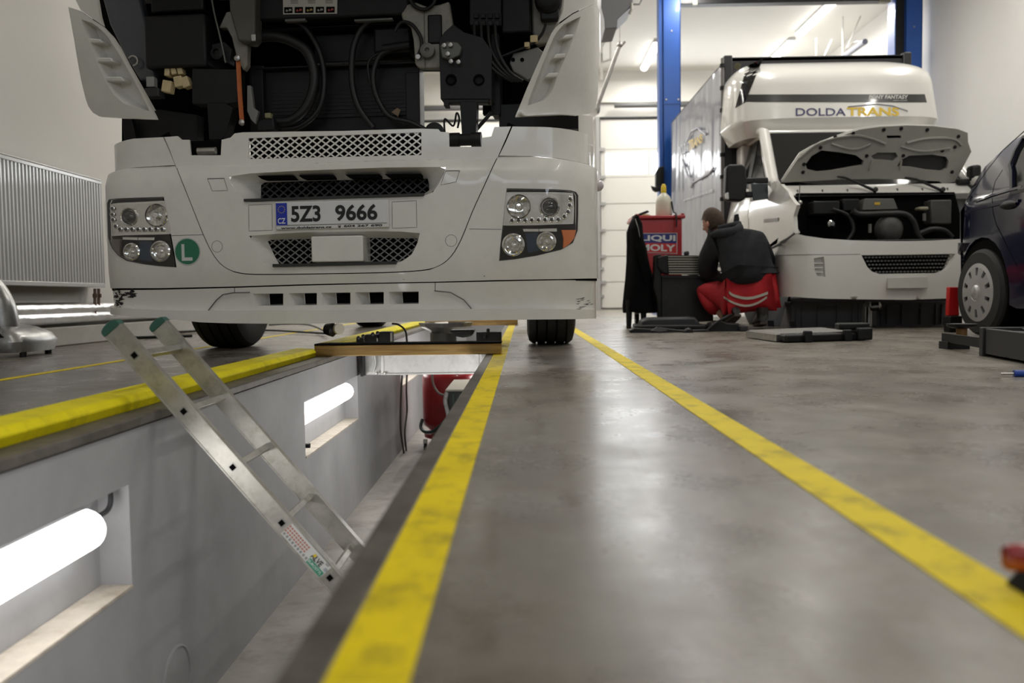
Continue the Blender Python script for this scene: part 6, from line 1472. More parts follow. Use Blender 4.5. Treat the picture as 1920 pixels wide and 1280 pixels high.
# wing: from the bumper corner back to the door, cut by the wheel arch
wing = [(1490, 437), (1447, 462), (1440, 466), (1434, 462), (1427, 458), (1420, 462), (1412, 470), (1406, 486), (1400, 486), (1404, 420), (1410, 358), (1440, 345), (1464, 345), (1478, 360), (1488, 378), (1494, 384), (1488, 405)]
sideplate('front_wing', wing, VANW)
door = [(1410, 352), (1404, 420), (1400, 500), (1396, 540), (1368, 535), (1366, 300), (1372, 262), (1395, 250), (1420, 248), (1428, 256), (1441, 330), (1443, 345)]
sideplate('cab_door', door, VANW, n=.004)
sideplate('door_window', [(1388, 350), (1390, 290), (1397, 264), (1408, 258), (1421, 256), (1426, 264), (1428, 290), (1435, 330), (1440, 346), (1412, 356)], DGLASS and mat('van_glass', (.008, .009, .011), .12, spec=.25), n=.012, th=.01)
sideplate('window_pillar', [(1421, 256), (1425, 262), (1412, 330), (1408, 352), (1403, 352), (1412, 290)], BLACK, n=.018, th=.01)
sideplate('badge', [(1433, 411), (1460, 408), (1460, 414), (1433, 417)], mat('badge_grey', (.38, .38, .37), .4), n=.008, th=.005, mir=False)
sideplate('wing_seam', [(1441, 466), (1470, 452), (1490, 436), (1492, 438), (1471, 455), (1442, 469)], SEAM, n=.006, th=.005)
# wheel
wy = atx(1425, 520, XS+.1).y
for s in (-1, 1):
    c = V((CX+s*(HX-.14), wy+.12, .34)); m = MB(); m.lathe([(.20, -.10), (.30, -.115), (.33, -.10), (.345, -.06), (.345, .06), (.33, .10), (.30, .115), (.20, .10)], c, (1, 0, 0), 36); w_ = m.build('wheel', RUBBER, van, smooth=40); ORG[w_] = ORG[van].copy()
    m = MB(); m.lathe([(.205, -.09), (.17, -.05), (.06, -.06), (.001, -.06)], c, (s*-1, 0, 0), 24); m.build('rim', STEEL, w_, smooth=40)
    m = MB(); m.lathe([(.42, -.16), (.42, .12), (.001, .12)], c+V((s*-.05, 0, .04)), (s, 0, 0), 28); m.build('wheel_arch', BLACKM, van, smooth=40)
# engine bay
YC = YB+.72
eb = [(1494, 384), (1500, 366), (1780, 362), (1790, 400), (1790, 452), (1703, 454), (1600, 452), (1530, 446), (1500, 438)]
yE = YB+.62
m = MB(); m.prism([at(u, v, yE) for u, v in ((1490, 378), (1495, 362), (1790, 360), (1800, 400), (1800, 470), (1490, 470))], (0, .05, 0)); m.build('bay_firewall', BLACKM, van)
m = MB(); m.box(-.70, .70, .25, .65, .36, .40, VF); m.build('bay_floor', BLACKM, van)
def vbox(nm, u0, v0, u1, v1, Y, d, mt, bev=.012):
    m = MB(); a = at(u0, v1, Y); b = at(u1, v0, Y); m.box(a.x, b.x, Y, Y+d, a.z, b.z); return m.build(nm, mt, van, bevel=bev)
def vpoly(nm, pts, Y, d, mt, bev=.006):
    m = MB(); m.prism([at(u, v, Y) for u, v in pts], (0, d, 0)); return m.build(nm, mt, van, bevel=bev)
BG = mat('bay_grey', (.05, .05, .048), .5, var=.2, vscale=12)
vpoly('air_filter', [(1622, 372), (1676, 372), (1684, 392), (1616, 394)], YB+.45, .15, mat('filter_grey', (.12, .118, .105), .5))
vbox('bay_sticker', 1640, 379, 1650, 384, YB+.445, .004, mat('sticker_gold', (.65, .42, .04), .5), 0)
vbox('relay_box', 1525, 376, 1575, 402, YB+.42, .15, BK2)
vbox('battery', 1580, 372, 1612, 396, YB+.45, .15, BK)
m = MB(); m.lathe([(.12, 0), (.12, .05), (.09, .09), (.03, .10), (.001, .10)], at(1664, 430, YB+.40), (0, -1, 0), 22); m.build('fan_cover', BG, van, smooth=50)
m = MB(); m.tube(bez([at(u, v, YB+.34) for u, v in ((1598, 395), (1612, 402), (1660, 401), (1695, 402), (1712, 416), (1720, 440), (1728, 452))]), .030, 12); m.build('charge_hose', HOSE, van, smooth=60)
m = MB(); m.tube(bez([at(u, v, YB+.36) for u, v in ((1720, 440), (1745, 430), (1770, 432), (1785, 445))]), .024, 10); m.build('coolant_hose', HOSE, van, smooth=60)
m = MB(); m.tube(bez([at(u, v, YB+.36) for u, v in ((1560, 392), (1590, 404), (1600, 430), (1590, 450))]), .018, 10); m.build('coolant_hose', HOSE, van, smooth=60)
vbox('filler_neck', 1724, 387, 1742, 394, YB+.4, .1, mat('filler_cream', (.26, .24, .17), .5)); vbox('fluid_tank', 1745, 374, 1785, 420, YB+.42, .15, BG)
m = MB(); m.lathe([(.03, 0), (.035, .03), (.02, .05), (.001, .05)], at(1557, 420, YB+.35), (0, -1, 0), 14); m.build('bay_cap', CHROME, van, smooth=40)
m = MB(); m.cyl(at(1631, 420, YB+.3), at(1631, 436, YB+.3), .014); m.cyl(at(1733, 400, YB+.3), at(1733, 414, YB+.3), .014); m.build('bay_fittings', GR, van)
vbox('slam_panel', 1500, 447, 1790, 458, YB+.12, .12, BK)
vbox('bay_edge', 1490, 363, 1790, 369, YB+.58, .05, BK)
# inner wing lip at the left
m = MB(); m.tube(bez([at(u, v, YB+.2) for u, v in ((1492, 385), (1488, 405), (1490, 425), (1496, 438))]), .022, 8); m.build('wing_lip', mat('lip_cream', (.45, .44, .38), .5), van, smooth=60)
m = MB(); m.ball(at(1500, 380, YB+.25), .022, 8); m.ball(at(1497, 388, YB+.25), .018, 8); m.build('hinge', STEEL, van, smooth=60)
m = MB(); m.tube([at(1500, 346, YB+.55), at(1498, 380, YB+.3)], .004, 6); m.build('bonnet_cable', BLACK, van)
# cowl, windscreen, wipers
yW0 = YB+.80; zc0 = at(1600, 346, yW0).z; zc1 = at(1600, 365, YB+.68).z
m = MB(); m.hexa([VF.w(x, y, z) for x, y, z in ((-.88, .66, zc1), (.88, .66, zc1), (.88, .80, zc0), (-.88, .80, zc0))], [VF.w(x, y, z) for x, y, z in ((-.88, .72, zc1-.05), (.88, .72, zc1-.05), (.88, .95, zc0-.03), (-.88, .95, zc0-.03))]); m.build('cowl', VANW, van, bevel=.006)
m = MB()
for k in range(7): x = -.72+k*.23; m.box(x-.004, x+.004, .70, .74, zc1+.03, zc1+.055, VF)
m.build('cowl_clips', GR, van)
yW1 = YB+1.42; zw1 = at(1570, 248, yW1).z
GLV = mat('windscreen_glass', (.008, .009, .010), .06, spec=.3, coat=.15)
m = MB(); m.hexa([VF.w(x, y, z) for x, y, z in ((-.86, .80, zc0-.02), (.86, .80, zc0-.02), (.78, 1.42, zw1), (-.78, 1.42, zw1))], [VF.w(x, y, z) for x, y, z in ((-.86, .83, zc0-.02), (.86, .83, zc0-.02), (.78, 1.45, zw1), (-.78, 1.45, zw1))]); m.build('windscreen', GLV, van)
for s in (-1, 1):
    m = MB(); m.tube([VF.w(s*.95, .60, zc0-.03), VF.w(s*.91, .84, zc0+.04), VF.w(s*.83, 1.42, zw1), VF.w(s*.82, 1.6, zw1+.05)], [.05, .055, .055, .05], 10); m.build('windscreen_pillar', VANW, van, smooth=60)
for a, b, c_ in (((1640, 357), (1585, 333), (1540, 326)), ((1766, 357), (1718, 336), (1665, 327))):
    m = MB(); m.tube([at(*a, YB+.66), at(*b, YB+.74), at(*c_, YB+.80)], [.014, .010, .007], 8); m.tube([at(b[0]+15, b[1]+3, YB+.78), at(c_[0]-30, c_[1]+3, YB+.82)], .007, 6); m.lathe([(.022, 0), (.022, .03), (.001, .035)], at(*a, YB+.67), (0, -1, .3), 12); m.build('wiper', BLACK, van, smooth=50)
# raised bonnet: underside towards the camera
h0 = V((CX, YB+.78, zc0-.02)); nrm = V((0, -1, -.42)).normalized()
hpx = [(1470, 346), (1480, 330), (1505, 291), (1530, 276), (1565, 260), (1612, 243), (1650, 237.5), (1700, 235), (1750, 237), (1800, 244), (1821, 252), (1822, 270), (1829, 288), (1812, 318), (1795, 345), (1778, 352), (1765, 342), (1700, 337), (1640, 335), (1570, 337), (1500, 343)]
def bp(u, v, n=0): return atp(u, v, h0, nrm)+nrm*n
ex = (V((1, 0, 0))).normalized(); ez = nrm.cross(ex)
def b2(u, v):
    d = bp(u, v)-h0; return (d.dot(ex), d.dot(ez))
def bw(a, b, n=0): return h0+ex*a+ez*b+nrm*(n-.10*(a*a))     # crowned
def bpanel(nm, px, holes, n, th, mt, par):
    o = resamp([b2(u, v) for u, v in px], .05); hs = [resamp([b2(u, v) for u, v in h], .04) for h in holes]
    vs, fs = tri2d(o, hs, .10); m = MB(); F = [bw(a, b, n) for a, b in vs]; B = [bw(a, b, n-th) for a, b in vs]
    m.add(F, fs); m.add(B, fs); cnt = {}
    for f in fs:
        for i in range(len(f)): cnt[(f[i], f[(i+1) % len(f)])] = 1
    for (a, b) in cnt:
        if (b, a) not in cnt: m.add([F[a], F[b], B[b], B[a]], [(0, 1, 2, 3)])
    return m.build(nm, mt, par, smooth=40)
BON = mat('bonnet_inner_grey', (.30, .295, .265), .5, var=.08, vscale=4)
Lp = [(1516, 320), (1513, 310), (1524, 294), (1542, 283), (1575, 286), (1605, 291), (1620, 302), (1618, 310), (1600, 313), (1560, 321), (1535, 324)]
Rp = [(1682, 312), (1690, 300), (1706, 292), (1750, 291), (1778, 296), (1783, 304), (1780, 318), (1770, 323), (1740, 320), (1710, 314)]
Cp = [(1634, 292), (1645, 286), (1680, 286), (1684, 294), (1676, 302), (1655, 300), (1638, 299)]
Sp = [(1662, 254), (1690, 254), (1690, 259), (1664, 260)]
bon = bpanel('bonnet', hpx, [Lp, Rp, Cp, Sp], 0, .03, BON, van); ORG[bon] = ORG[van].copy()
bpanel('bonnet_skin', hpx, [], -.05, .012, VANW, bon)
bpanel('recess_pad', Lp, [], -.04, .006, BLACKM, bon); bpanel('recess_pad', Rp, [], -.04, .006, mat('pad_grey', (.035, .035, .037), .8), bon); bpanel('latch_recess', Cp, [], -.035, .006, mat('recess_grey', (.13, .13, .12), .6), bon); bpanel('latch_slot', Sp, [], -.03, .006, BLACKM, bon)
m = MB()
def bline(px, r): 
    m.tube(bez([bw(*b2(u, v), .004) for u, v in px], 5), r, 6)
bline([(1500, 300), (1540, 268), (1600, 254), (1640, 262), (1660, 270)], .012); bline([(1700, 268), (1740, 260), (1790, 262), (1808, 275)], .012); bline([(1560, 270), (1600, 280), (1632, 270)], .010); bline([(1690, 275), (1730, 284), (1785, 280)], .010); bline([(1635, 300), (1630, 318)], .010); bline([(1690, 300), (1688, 318)], .010)
m.build('stiffening_rib', BON, bon, smooth=60)
m = MB()
for u, v in ((1567, 257), (1657, 243), (1600, 250), (1690, 241), (1740, 244), (1802, 258), (1795, 278), (1510, 310), (1508, 325), (1625, 292), (1694, 292), (1790, 325), (1540, 278), (1770, 284)):
    c = bw(*b2(u, v), .003); m.lathe([(.018, 0), (.014, .006), (.001, .006)], c, nrm, 10)
m.build('rubber_buffers', BLACK, bon, smooth=50)
# mirrors
def mirror(px1, px2, Y, px3):
    mm = MB(); P = [at(u, v, Y) for u, v in px1]; mm.prism(P, (0, .12, 0)); o = mm.build('mirror', BLACK, van, bevel=.03, seg=3); ORG[o] = ORG[van].copy()
    for k, pts in enumerate(px2): mm = MB(); mm.prism([at(u, v, Y+.03) for u, v in pts], (0, .07, 0)); mm.build('mirror_arm', BLACK, o, bevel=.012)
    if px3: mm = MB(); mm.prism([at(u, v, Y+.02) for u, v in px3], (0, .10, 0)); mm.build('mirror_base', mat('mirror_glass', (.05, .06, .07), .06, coat=.5), o, bevel=.006)
    return o
mirror([(1362, 314), (1367, 308), (1392, 307), (1399, 312), (1401, 345), (1399, 372), (1390, 377), (1365, 376), (1360, 370)], [[(1396, 333), (1441, 332), (1442, 343), (1396, 344)], [(1398, 359), (1441, 357), (1441, 368), (1398, 370)]], 8.0, [(1408, 343), (1440, 343), (1441, 372), (1412, 376)])
m = MB(); m.prism([at(u, v, 7.97) for u, v in ((1361, 362), (1366, 360), (1367, 374), (1361, 372))], (0, .04, 0)); m.build('mirror_lamp', mat('clear_lamp', (.6, .6, .58), .2), van, bevel=.004)
mirror([(1822, 309), (1842, 307), (1842, 345), (1822, 345)], [[(1798, 335), (1826, 334), (1826, 344), (1798, 345)]], 8.0, None)
# sleeper pod
PY0_, PY1_ = YB+1.40, YB+2.25
zp0 = at(1557, 251, PY0_+.1).z; zp1 = at(1560, 107, PY0_+.55).z
def pod(t, ph):          # t: 0 bottom .. 1 top, ph: -1..1 round the front from left to right
    z = zp0+(zp1-zp0)*t
    if t < .18: hw = .99+.09*(t/.18); yf = PY0_+.16-.10*(t/.18)
    else:
        q = (t-.18)/.82; hw = 1.08-.05*q-.26*max(0, (q-.62)/.38)**2.4; yf = PY0_+.06+.20*q+.50*max(0, (q-.55)/.45)**2.2
    a = ph*math.pi/2; ca, sa = math.cos(a), math.sin(a); e_ = .42
    x = hw*math.copysign(abs(sa)**e_, sa); y = PY1_-(PY1_-yf)*abs(ca)**e_
    return V((CX+x, y, z))
ts = [0, .03, .06, .10, .14, .18, .21, .25, .30, .36, .365, .45, .50, .505, .58, .66, .74, .80, .85, .90, .94, .97, .99, 1.0]
phs = [-1+i/24 for i in range(49)]
m = MB(); PODW = VANW
vs = [pod(t, p) for t in ts for p in phs]; k = len(phs); fs = []; 
for i in range(len(ts)-1): fs += [(i*k+q, i*k+q+1, (i+1)*k+q+1, (i+1)*k+q) for q in range(k-1)]
m.add(vs, fs); m.add([pod(1, p) for p in phs], [tuple(range(k))]); m.add([pod(0, p) for p in phs], [tuple(range(k-1, -1, -1))]); m.add([pod(t, -1) for t in ts]+[pod(t, 1) for t in reversed(ts)], [tuple(range(2*len(ts)))])
pd = m.build('sleeper_pod', PODW, van, smooth=45); ORG[pd] = ORG[van].copy()
PT = bvh(pd)
def podhit(u, v, n=.003):
    r = ray(u, v).normalized(); h = PT.ray_cast(CAM-ORG[pd], r); return (h[0]+ORG[pd]-r*n) if h[0] else at(u, v, PY0_+.3)
def podpatch(nm, quad, mt, nx=24, ny=4, n=.003):
    q = [V((u, v, 0)) for u, v in quad]; M_ = quadmap(*q); m = MB()
    vs = [podhit(*tuple(M_(i/nx, j_/ny))[:2], n) for j_ in range(ny+1) for i in range(nx+1)]; k = nx+1
    m.add(vs, [(j_*k+i, j_*k+i+1, (j_+1)*k+i+1, (j_+1)*k+i) for j_ in range(ny) for i in range(nx)]); return m.build(nm, mt, pd, smooth=60, fixn=False)
podpatch('dark_stripe', [(1398, 191), (1738, 192), (1402, 177), (1734, 176.5)], mat('stripe_grey', (.035, .035, .036), .3, coat=.4), 32, 2)
podpatch('side_window', [(1378, 203), (1397, 192), (1400, 124), (1431, 109)], mat('pod_window', (.010, .010, .012), .08, coat=.5), 6, 16, .004)
m = MB(); 
def podtext(txt, u0, v0, u1, v1, mt, nm, bold, shear=0, n=.006):
    vs, fs = fit_text(txt, 1, 1, bold, shear); m = MB(); m.add([podhit(u0+(u1-u0)*a, v0+(v1-v0)*b, n) for a, b in vs], fs); return m.build(nm, mt, pd, fixn=False)
NAVY = mat('logo_navy', (.03, .03, .12), .4); GOLD = mat('logo_gold', (.72, .48, .02), .4)
podtext('DOLDA', 1492, 217, 1586, 202.5, NAVY, 'logo_letters', .012); podtext('TRANS', 1588, 217, 1686, 201, GOLD, 'logo_letters', .03)
podtext('PONY FANTASY', 1629, 185.5, 1703, 178, mat('stripe_letters', (.6, .6, .57), .5), 'stripe_letters', .03, .15)
podtext('HIGH ROOF', 1675, 189.5, 1701, 187.2, mat('stripe_letters', (.6, .6, .57), .5), 'stripe_letters', .01)
m = MB()
for a, b in zip(((1590, 200), (1622, 197), (1645, 195), (1672, 198)), ((1622, 197), (1645, 195), (1672, 198), (1702, 208))):
    m.tube([podhit(*a, .004), podhit(*b, .004)], .007, 5)
m.build('logo_roofline', mat('logo_grey', (.30, .30, .34), .4), pd)
m = MB(); c = podhit(1383, 124, .0); m.lathe([(.035, 0), (.035, .008), (.001, .01)], c, (-.5, -.8, 0), 14); m.build('vent_cap', mat('cap_olive', (.12, .11, .06), .5), pd, smooth=50)
# cab roof below pod and body behind door
m = MB(); m.box(-.84, .84, 1.44, 2.25, zw1-.02, zp0+.04, VF); m.build('cab_roof', VANW, van, bevel=.03)
m = MB(); m.prism([V((CX-HX+.02, YB+y, z)) for y, z in ((1.05, .5), (2.3, .5), (2.3, 1.2), (1.02, 1.2))], (2*HX-.04, 0, 0)); m.build('cab_body', VANW, van, bevel=.02)
m = MB(); m.box(-.74, .74, 1.5, 2.28, 1.2, zp0, VF); m.build('cab_interior', BLACK, van)
m = MB(); m.prism([V((CX-.9, YB+y, z)) for y, z in ((2.05, 1.2), (2.28, 1.2), (2.28, zp0), (2.05, zp0))], (1.8, 0, 0)); m.build('rear_cab_panel', VANW, van, bevel=.03)
# box with curtain
yBx = YB+2.32; xl = at(1362, 300, yBx).x; xr = 2*CX-xl; zt = at(1360, 108, yBx).z; yBe = 13.1; zf = .78
FRM = mat('box_frame_black', (.014, .014, .016), .5)
m = MB(); m.box(xl, xr, yBx, yBx+.04, zf, zt); m.build('box_front', FRM, van, bevel=.01)
for a_, b_ in ((xl-.03, xl+.06), (xr-.06, xr+.03)): m = MB(); m.box(a_, b_, yBx-.03, yBx+.06, zf, zt+.02); m.build('corner_post', FRM, van, bevel=.012)
m = MB(); c = at(1354, 200, yBx-.04).x; m.cyl((c, yBx-.05, zf), (c, yBx-.05, zt-.02), .018, 10); m.build('curtain_roller', mat('roller_grey', (.16, .15, .14), .5), van, smooth=50)
m = MB()
for k in range(9): z = zf+.1+k*(zt-zf-.2)/8; m.lathe([(.028, -.02), (.028, .02)], (c, yBx-.05, z), (0, 0, 1), 10)
m.build('roller_bands', BLACK, van)
m = MB(); m.box(xl, xr, yBx, yBe, zt-.04, zt); m.build('box_roof', FRM, van)
m = MB(); m.box(xl, xr, yBx, yBe, zf-.14, zf); m.build('box_floor', DGREY, van)
CURT = mat('curtain_grey', (.20, .21, .27), .32, var=.10, vscale=3, bump=.2, bscale=5, coat=.6)
for s in (0, 1):
    m = MB(); ny, nz = 150, 12; x0 = xl if s == 0 else xr; sg = 1 if s == 0 else -1; vs = []
    for a in range(ny+1):
        y = yBx+.05+(yBe-yBx-.05)*a/ny
        for b in range(nz+1):
            t = b/nz; vs.append(V((x0-sg*.01+sg*(.005*math.sin(y*19+t*4.5)+.007*math.sin(y*7.3-t*3)+.0022*math.sin(y*37+t*2)+.004*math.sin(y*3.1+t*6))*(.25+.75*math.sin(math.pi*t)), y, zf-.08+(zt-zf+.05)*t)))
    m.add(vs, [(a*(nz+1)+b, (a+1)*(nz+1)+b, (a+1)*(nz+1)+b+1, a*(nz+1)+b+1) for a in range(ny) for b in range(nz)]); cur = m.build('curtain', CURT, van, smooth=70); ORG[cur] = ORG[van].copy()
    if s == 0: cur0 = cur
def cp(u, v, n=.03): return atx(u, v, xl-n)
def ctext(txt, q, mt, nm, bold):
    M_ = quadmap(*[cp(u, v) for u, v in q]); return letter(txt, 1, 1, lambda a, b: M_(a, b), nm, mt, cur0, bold=bold)
ctext('TRANS', [(1291, 284), (1317, 267), (1291, 264), (1317, 250)], GOLD, 'logo_letters', .03); ctext('DOLDA', [(1272, 293), (1290, 284), (1272, 275), (1290, 265)], mat('logo_light', (.55, .56, .65), .4), 'logo_letters', .012)
ctext('www.doldatrans.cz', [(1281, 378), (1336, 360), (1281, 373), (1336, 352)], mat('logo_light', (.55, .56, .65), .4), 'curtain_print', .03)
m = MB()
def cl_(pts, r): m.tube([cp(u, v, .028) for u, v in pts], r, 5)
cl_([(1288, 266), (1296, 246), (1308, 240), (1316, 246), (1324, 253)], .011); cl_([(1280, 300), (1290, 330), (1300, 342), (1330, 325), (1338, 315)], .014); cl_([(1300, 342), (1296, 352)], .014)
m.build('logo_outline', mat('logo_light', (.55, .56, .65), .4), cur0)
m = MB(); m.box(xl-.03, xl-.01, yBx, yBe, zf-.20, zf-.10); m.build('curtain_hem', mat('hem_white', (.6, .6, .6), .5), van); m = MB()
for k in range(17): y = yBx+.15+k*.2; m.box(xl-.034, xl-.02, y, y+.10, zf-.16, zf-.12)
m.build('curtain_buckles', DGREY, van, kind='stuff')
for y in (11.9, ):
    for s in (-1, 1):
        c = V((CX+s*.85, y, .34)); m = MB(); m.lathe([(.20, -.10), (.30, -.115), (.33, -.10), (.345, -.06), (.345, .06), (.33, .10), (.30, .115), (.20, .10)], c, (1, 0, 0), 32); m.build('wheel', RUBBER, van, smooth=40)
m = MB(); m.box(-.4, .4, 2.0, 5.7, .45, .62, VF); m.build('chassis', BLACK, van)
m = MB(); m.box(xl+.0, xl+.05, YB+3.0, YB+3.9, .32, .56); m.build('side_guard', mat('guard_white', (.6, .6, .58), .5), van)

# suspended lamp beyond the van roof, with thin hangers
hl = thing('hanging_lamp', 'unlit tube lamp on thin white hangers above the van roof', 'lamp', at(1605, 90, 15.5))
LG = mat('hanger_white', (.62, .61, .58), .5)
a_, b_ = at(1586, 104, 15.5), at(1622, 78, 14.6)
m = MB(); m.tube([a_, b_], .05, 8); m.build('lamp_body', mat('lamp_grey_blue', (.26, .27, .32), .4), hl, smooth=40)
for (u0, v0, u1, v1) in ((1580, 20, 1580, 104), (1617, 22, 1587, 92), (1530, 72, 1530, 104), (1560, 74, 1546, 104)):
    p = at(u1, v1, 15.5); q_ = at(u0, v0, 15.5); m = MB(); m.tube([p, q_], .014, 6); m.build('hanger', LG, hl)
m = MB(); m.tube(bez([at(1586, 92, 15.5), at(1604, 78, 15.3), at(1622, 77, 14.7)]), .015, 6); m.build('bracket', STEEL, hl)

# ------------------------------------------------------------------ grey heater and slanted strut right of the cab
ht = thing('unit_heater', 'grey tapered ceiling unit heater beside the truck corner', 'heater', at(1150, 20, 8.5))
HG = mat('heater_grey', (.24, .245, .26), .45, .2)
yh = 8.5
m = MB(); m.prism([at(u, v, yh) for u, v in ((1128, -40), (1190, -40), (1186, 10), (1158, 36), (1157, 53), (1134, 55), (1133, 36), (1127, 14))], (0, .45, 0)); m.build('hood', HG, ht, bevel=.01)
m = MB(); zt_ = at(1150, -40, yh).z; c = at(1158, -40, yh); m.box(c.x-.25, c.x+.2, yh, yh+.5, zt_-.02, HC-.5); m.cyl((c.x-.15, yh+.2, HC-.5), (c.x-.15, yh+.2, HC), .02); m.cyl((c.x+.1, yh+.2, HC-.5), (c.x+.1, yh+.2, HC), .02); m.build('case', HG, ht, bevel=.01)
m = MB(); m.tube([at(u, v, yh+.05) for u, v in ((1185, 8), (1199, 8), (1203, 0), (1203, -20))], .010, 6); m.tube([at(u, v, yh) for u, v in ((1180, 26), (1184, 18), (1184, 6))], .014, 6); m.build('bail', STEEL, ht)
sr = thing('strut', 'slanted galvanised strut with clamp beside the right truck corner', 'strut', at(1122, 200, 9.5))
m = MB(); m.tube([at(1118, 205, 9.5), at(1161, 88, 9.5)], .022, 8); m.build('rod', STEEL, sr, smooth=50)
m = MB(); m.ball(at(1162, 84, 9.5), .035, 10); m.tube([at(1160, 92, 9.5), at(1172, 78, 9.5)], .014, 6); m.tube([at(1162, 84, 9.5), V((at(1162, 84, 9.5).x, 9.5, HC))], .006, 6); m.build('clamp', STEEL, sr, smooth=50)
lf = thing('hanging_rack', 'thin grey ladder shaped rack hanging behind the strut', 'rack', at(1135, 150, 14))
m = MB()
for pts in ([(1145, -20), (1145, 113)], [(1128, 100), (1128, 150)], [(1145, 58), (1127, 90)], [(1126, 117), (1146, 111)], [(1128, 80), (1128, 117)]): m.tube([at(u, v, 14) for u, v in pts], .018, 6)
m.build('bars', mat('frame_pale', (.55, .54, .50), .5), lf, smooth=40)

# ================================================================== DARK BLUE CAR (rear right quarter)
NAVYP = mat('dark_blue_car_paint', (.006, .0075, .032), .16, coat=1.0, spec=.6)
XCAR = 3.14; LC = 2.05
YC0 = atx(1778, 470, XCAR).y-LC+.18
CF = Fr((XCAR, YC0, 0), X=(0, -1, 0), Y=(1, 0, 0))       # local x: towards the car's front, y: into the car
car = thing('car', 'dark blue hatchback seen from its rear corner beside the lift arm', 'car', (XCAR+.8, YC0, 0))
def coff(z): return .10*max(0, .45-z)+.035*max(0, z-.72)+.42*max(0, z-.95)
CS = Surf(CF, LC, .05, .42, .35, coff)
ZT = 1.34
def cpx(pts): return CS.px(pts)
e = CS.smax-.02
wc = CS.hit(1843, 546); 
wcx = wc[0]
R_A = .345
arch = []
zc = .31
for i in range(15):
    a = math.radians(200-220*i/14); arch.append((wcx+R_A*math.cos(a), zc+.03+R_A*math.sin(a)))
arch = [p for p in arch if p[1] > .17]
front = LC-.55
rearz0 = .24
out = [(-e, .30), (-e, .90), (-CS.scorner, .93)] + [(-LC+.25, 1.02), (-LC+.38, 1.20), (-LC+.62, 1.335), (-LC+1.0, 1.38), (LC-1.6, 1.36), (LC-1.15, 1.14), (LC-.9, .97), (LC-.3, .80), (LC+.05, .68), (LC+.05, .25), (LC-.4, .20)]
fw = LC-.85
farch = [(fw+R_A*math.cos(math.radians(-20+220*i/14)), zc+.03+R_A*math.sin(math.radians(-20+220*i/14))) for i in range(15)]; farch = [p for p in farch if p[1] > .21]
body = out+farch+[(fw-R_A-.02, .20), (wcx+R_A+.06, .20)]+list(reversed(arch))+[(wcx-R_A-.03, .21), (-CS.scorner, .25)]
win = cpx([(1895, 318), (1896, 300), (1908, 268), (1925, 246)])+[(-LC+1.15, 1.33), (-LC+1.75, 1.32), (-LC+2.05, 1.12), (-LC+2.1, .98)]
win = cpx([(1896, 322), (1893, 308), (1903, 282), (1918, 256)])+[(-LC+1.0, 1.30), (-LC+1.75, 1.29), (-LC+2.15, 1.05), (-LC+2.2, .95), (-LC+.95, .945)]
panel(CS, body, [win], .02, 'side_panel', NAVYP, car, .06, d=.04, smooth=60)
panel(CS, shrink(win, .99, .99), [], .006, 'side_window', mat('car_glass', (.008, .009, .011), .05, coat=.8), car, .1, n=-.018)
strip(CS, win, .022, 'window_rubber', BLACK, car, n=.004, closed=True)
# roof, tail and the far side as one closed shell behind the near side
W_C = 1.62
m = MB(); prof = [(-LC+.02, .28), (-LC+.02, .90), (-LC+.30, 1.10), (-LC+.50, 1.28), (-LC+.80, 1.37), (-LC+1.2, 1.385), (LC-1.6, 1.36), (LC-1.15, 1.14), (LC-.9, .97), (LC-.3, .82), (LC, .66), (LC, .26)]
secs = []
for t in (0, .08, .25, .5, .75, .92, 1):
    row = []
    for x, z in prof:
        ins = .05+coff(z)+.02; yy = ins+(W_C-2*ins)*t
        bul = .10*(1-(2*t-1)**2)
        xx = x-bul*(1 if x < 0 else -1)*(1 if abs(x) > LC-.4 else 0); row.append(CF.w(xx+(.18*(abs(2*t-1)**4))*(1 if x < -LC+.1 else (-1 if x > LC-.1 else 0)), yy, z+.02*(1-(2*t-1)**2)))
    secs.append(row)
k = len(prof); vs = [p for r in secs for p in r]; m.add(vs, [(r*k+i, r*k+i+1, (r+1)*k+i+1, (r+1)*k+i) for r in range(len(secs)-1) for i in range(k-1)]); m.build('shell', NAVYP, car, smooth=45)
m = MB(); ins = .0
m.prism([CF.w(x, W_C, z) for x, z in ((-LC+.2, .25), (-LC+.2, .9), (LC-.3, .8), (LC-.1, .3))], CF.Y*.02); m.build('far_side_panel', NAVYP, car)
m = MB(); m.box(-LC+.15, LC-.15, .14, W_C-.1, .20, .30, CF); m.build('underbody', BLACKM, car)
# character lines, handle, seams, trim
def cstrip(nm, pts, w_, mt, n=.003): return strip(CS, cpx(pts), w_, nm, mt, car, n=n)
cstrip('door_seam', [(1862, 398), (1868, 420), (1878, 440), (1892, 470), (1908, 500)], .006, BLACKM, .001)
cstrip('door_seam', [(1862, 398), (1860, 372), (1866, 340), (1880, 318)], .005, BLACKM, .001)
cstrip('side_moulding', [(1812, 398), (1832, 391), (1860, 385), (1880, 380), (1912, 376)], .020, NAVYP, .012)
cstrip('belt_crease', [(1828, 378), (1860, 366), (1890, 357), (1918, 350)], .016, NAVYP, .010)
p = CS.hit(1893, 384); m = MB(); vs = []
for i in range(9):
    t = i/8; a = p[0]-.095+.19*t; hh = .030*math.sin(math.pi*max(.06, min(.94, t)))**.5; vs.append([CS.P(a, p[1]+hh*math.cos(q), .004+.035*max(0, math.sin(q))*math.sin(math.pi*(.1+.8*t))) for q in [math.pi*j_/6 for j_ in range(7)]])
m.add([x for r in vs for x in r], [(i*7+q, i*7+q+1, i*7+8+q, i*7+7+q) for i in range(8) for q in range(6)]); m.build('door_handle', BLACK, car, smooth=60)
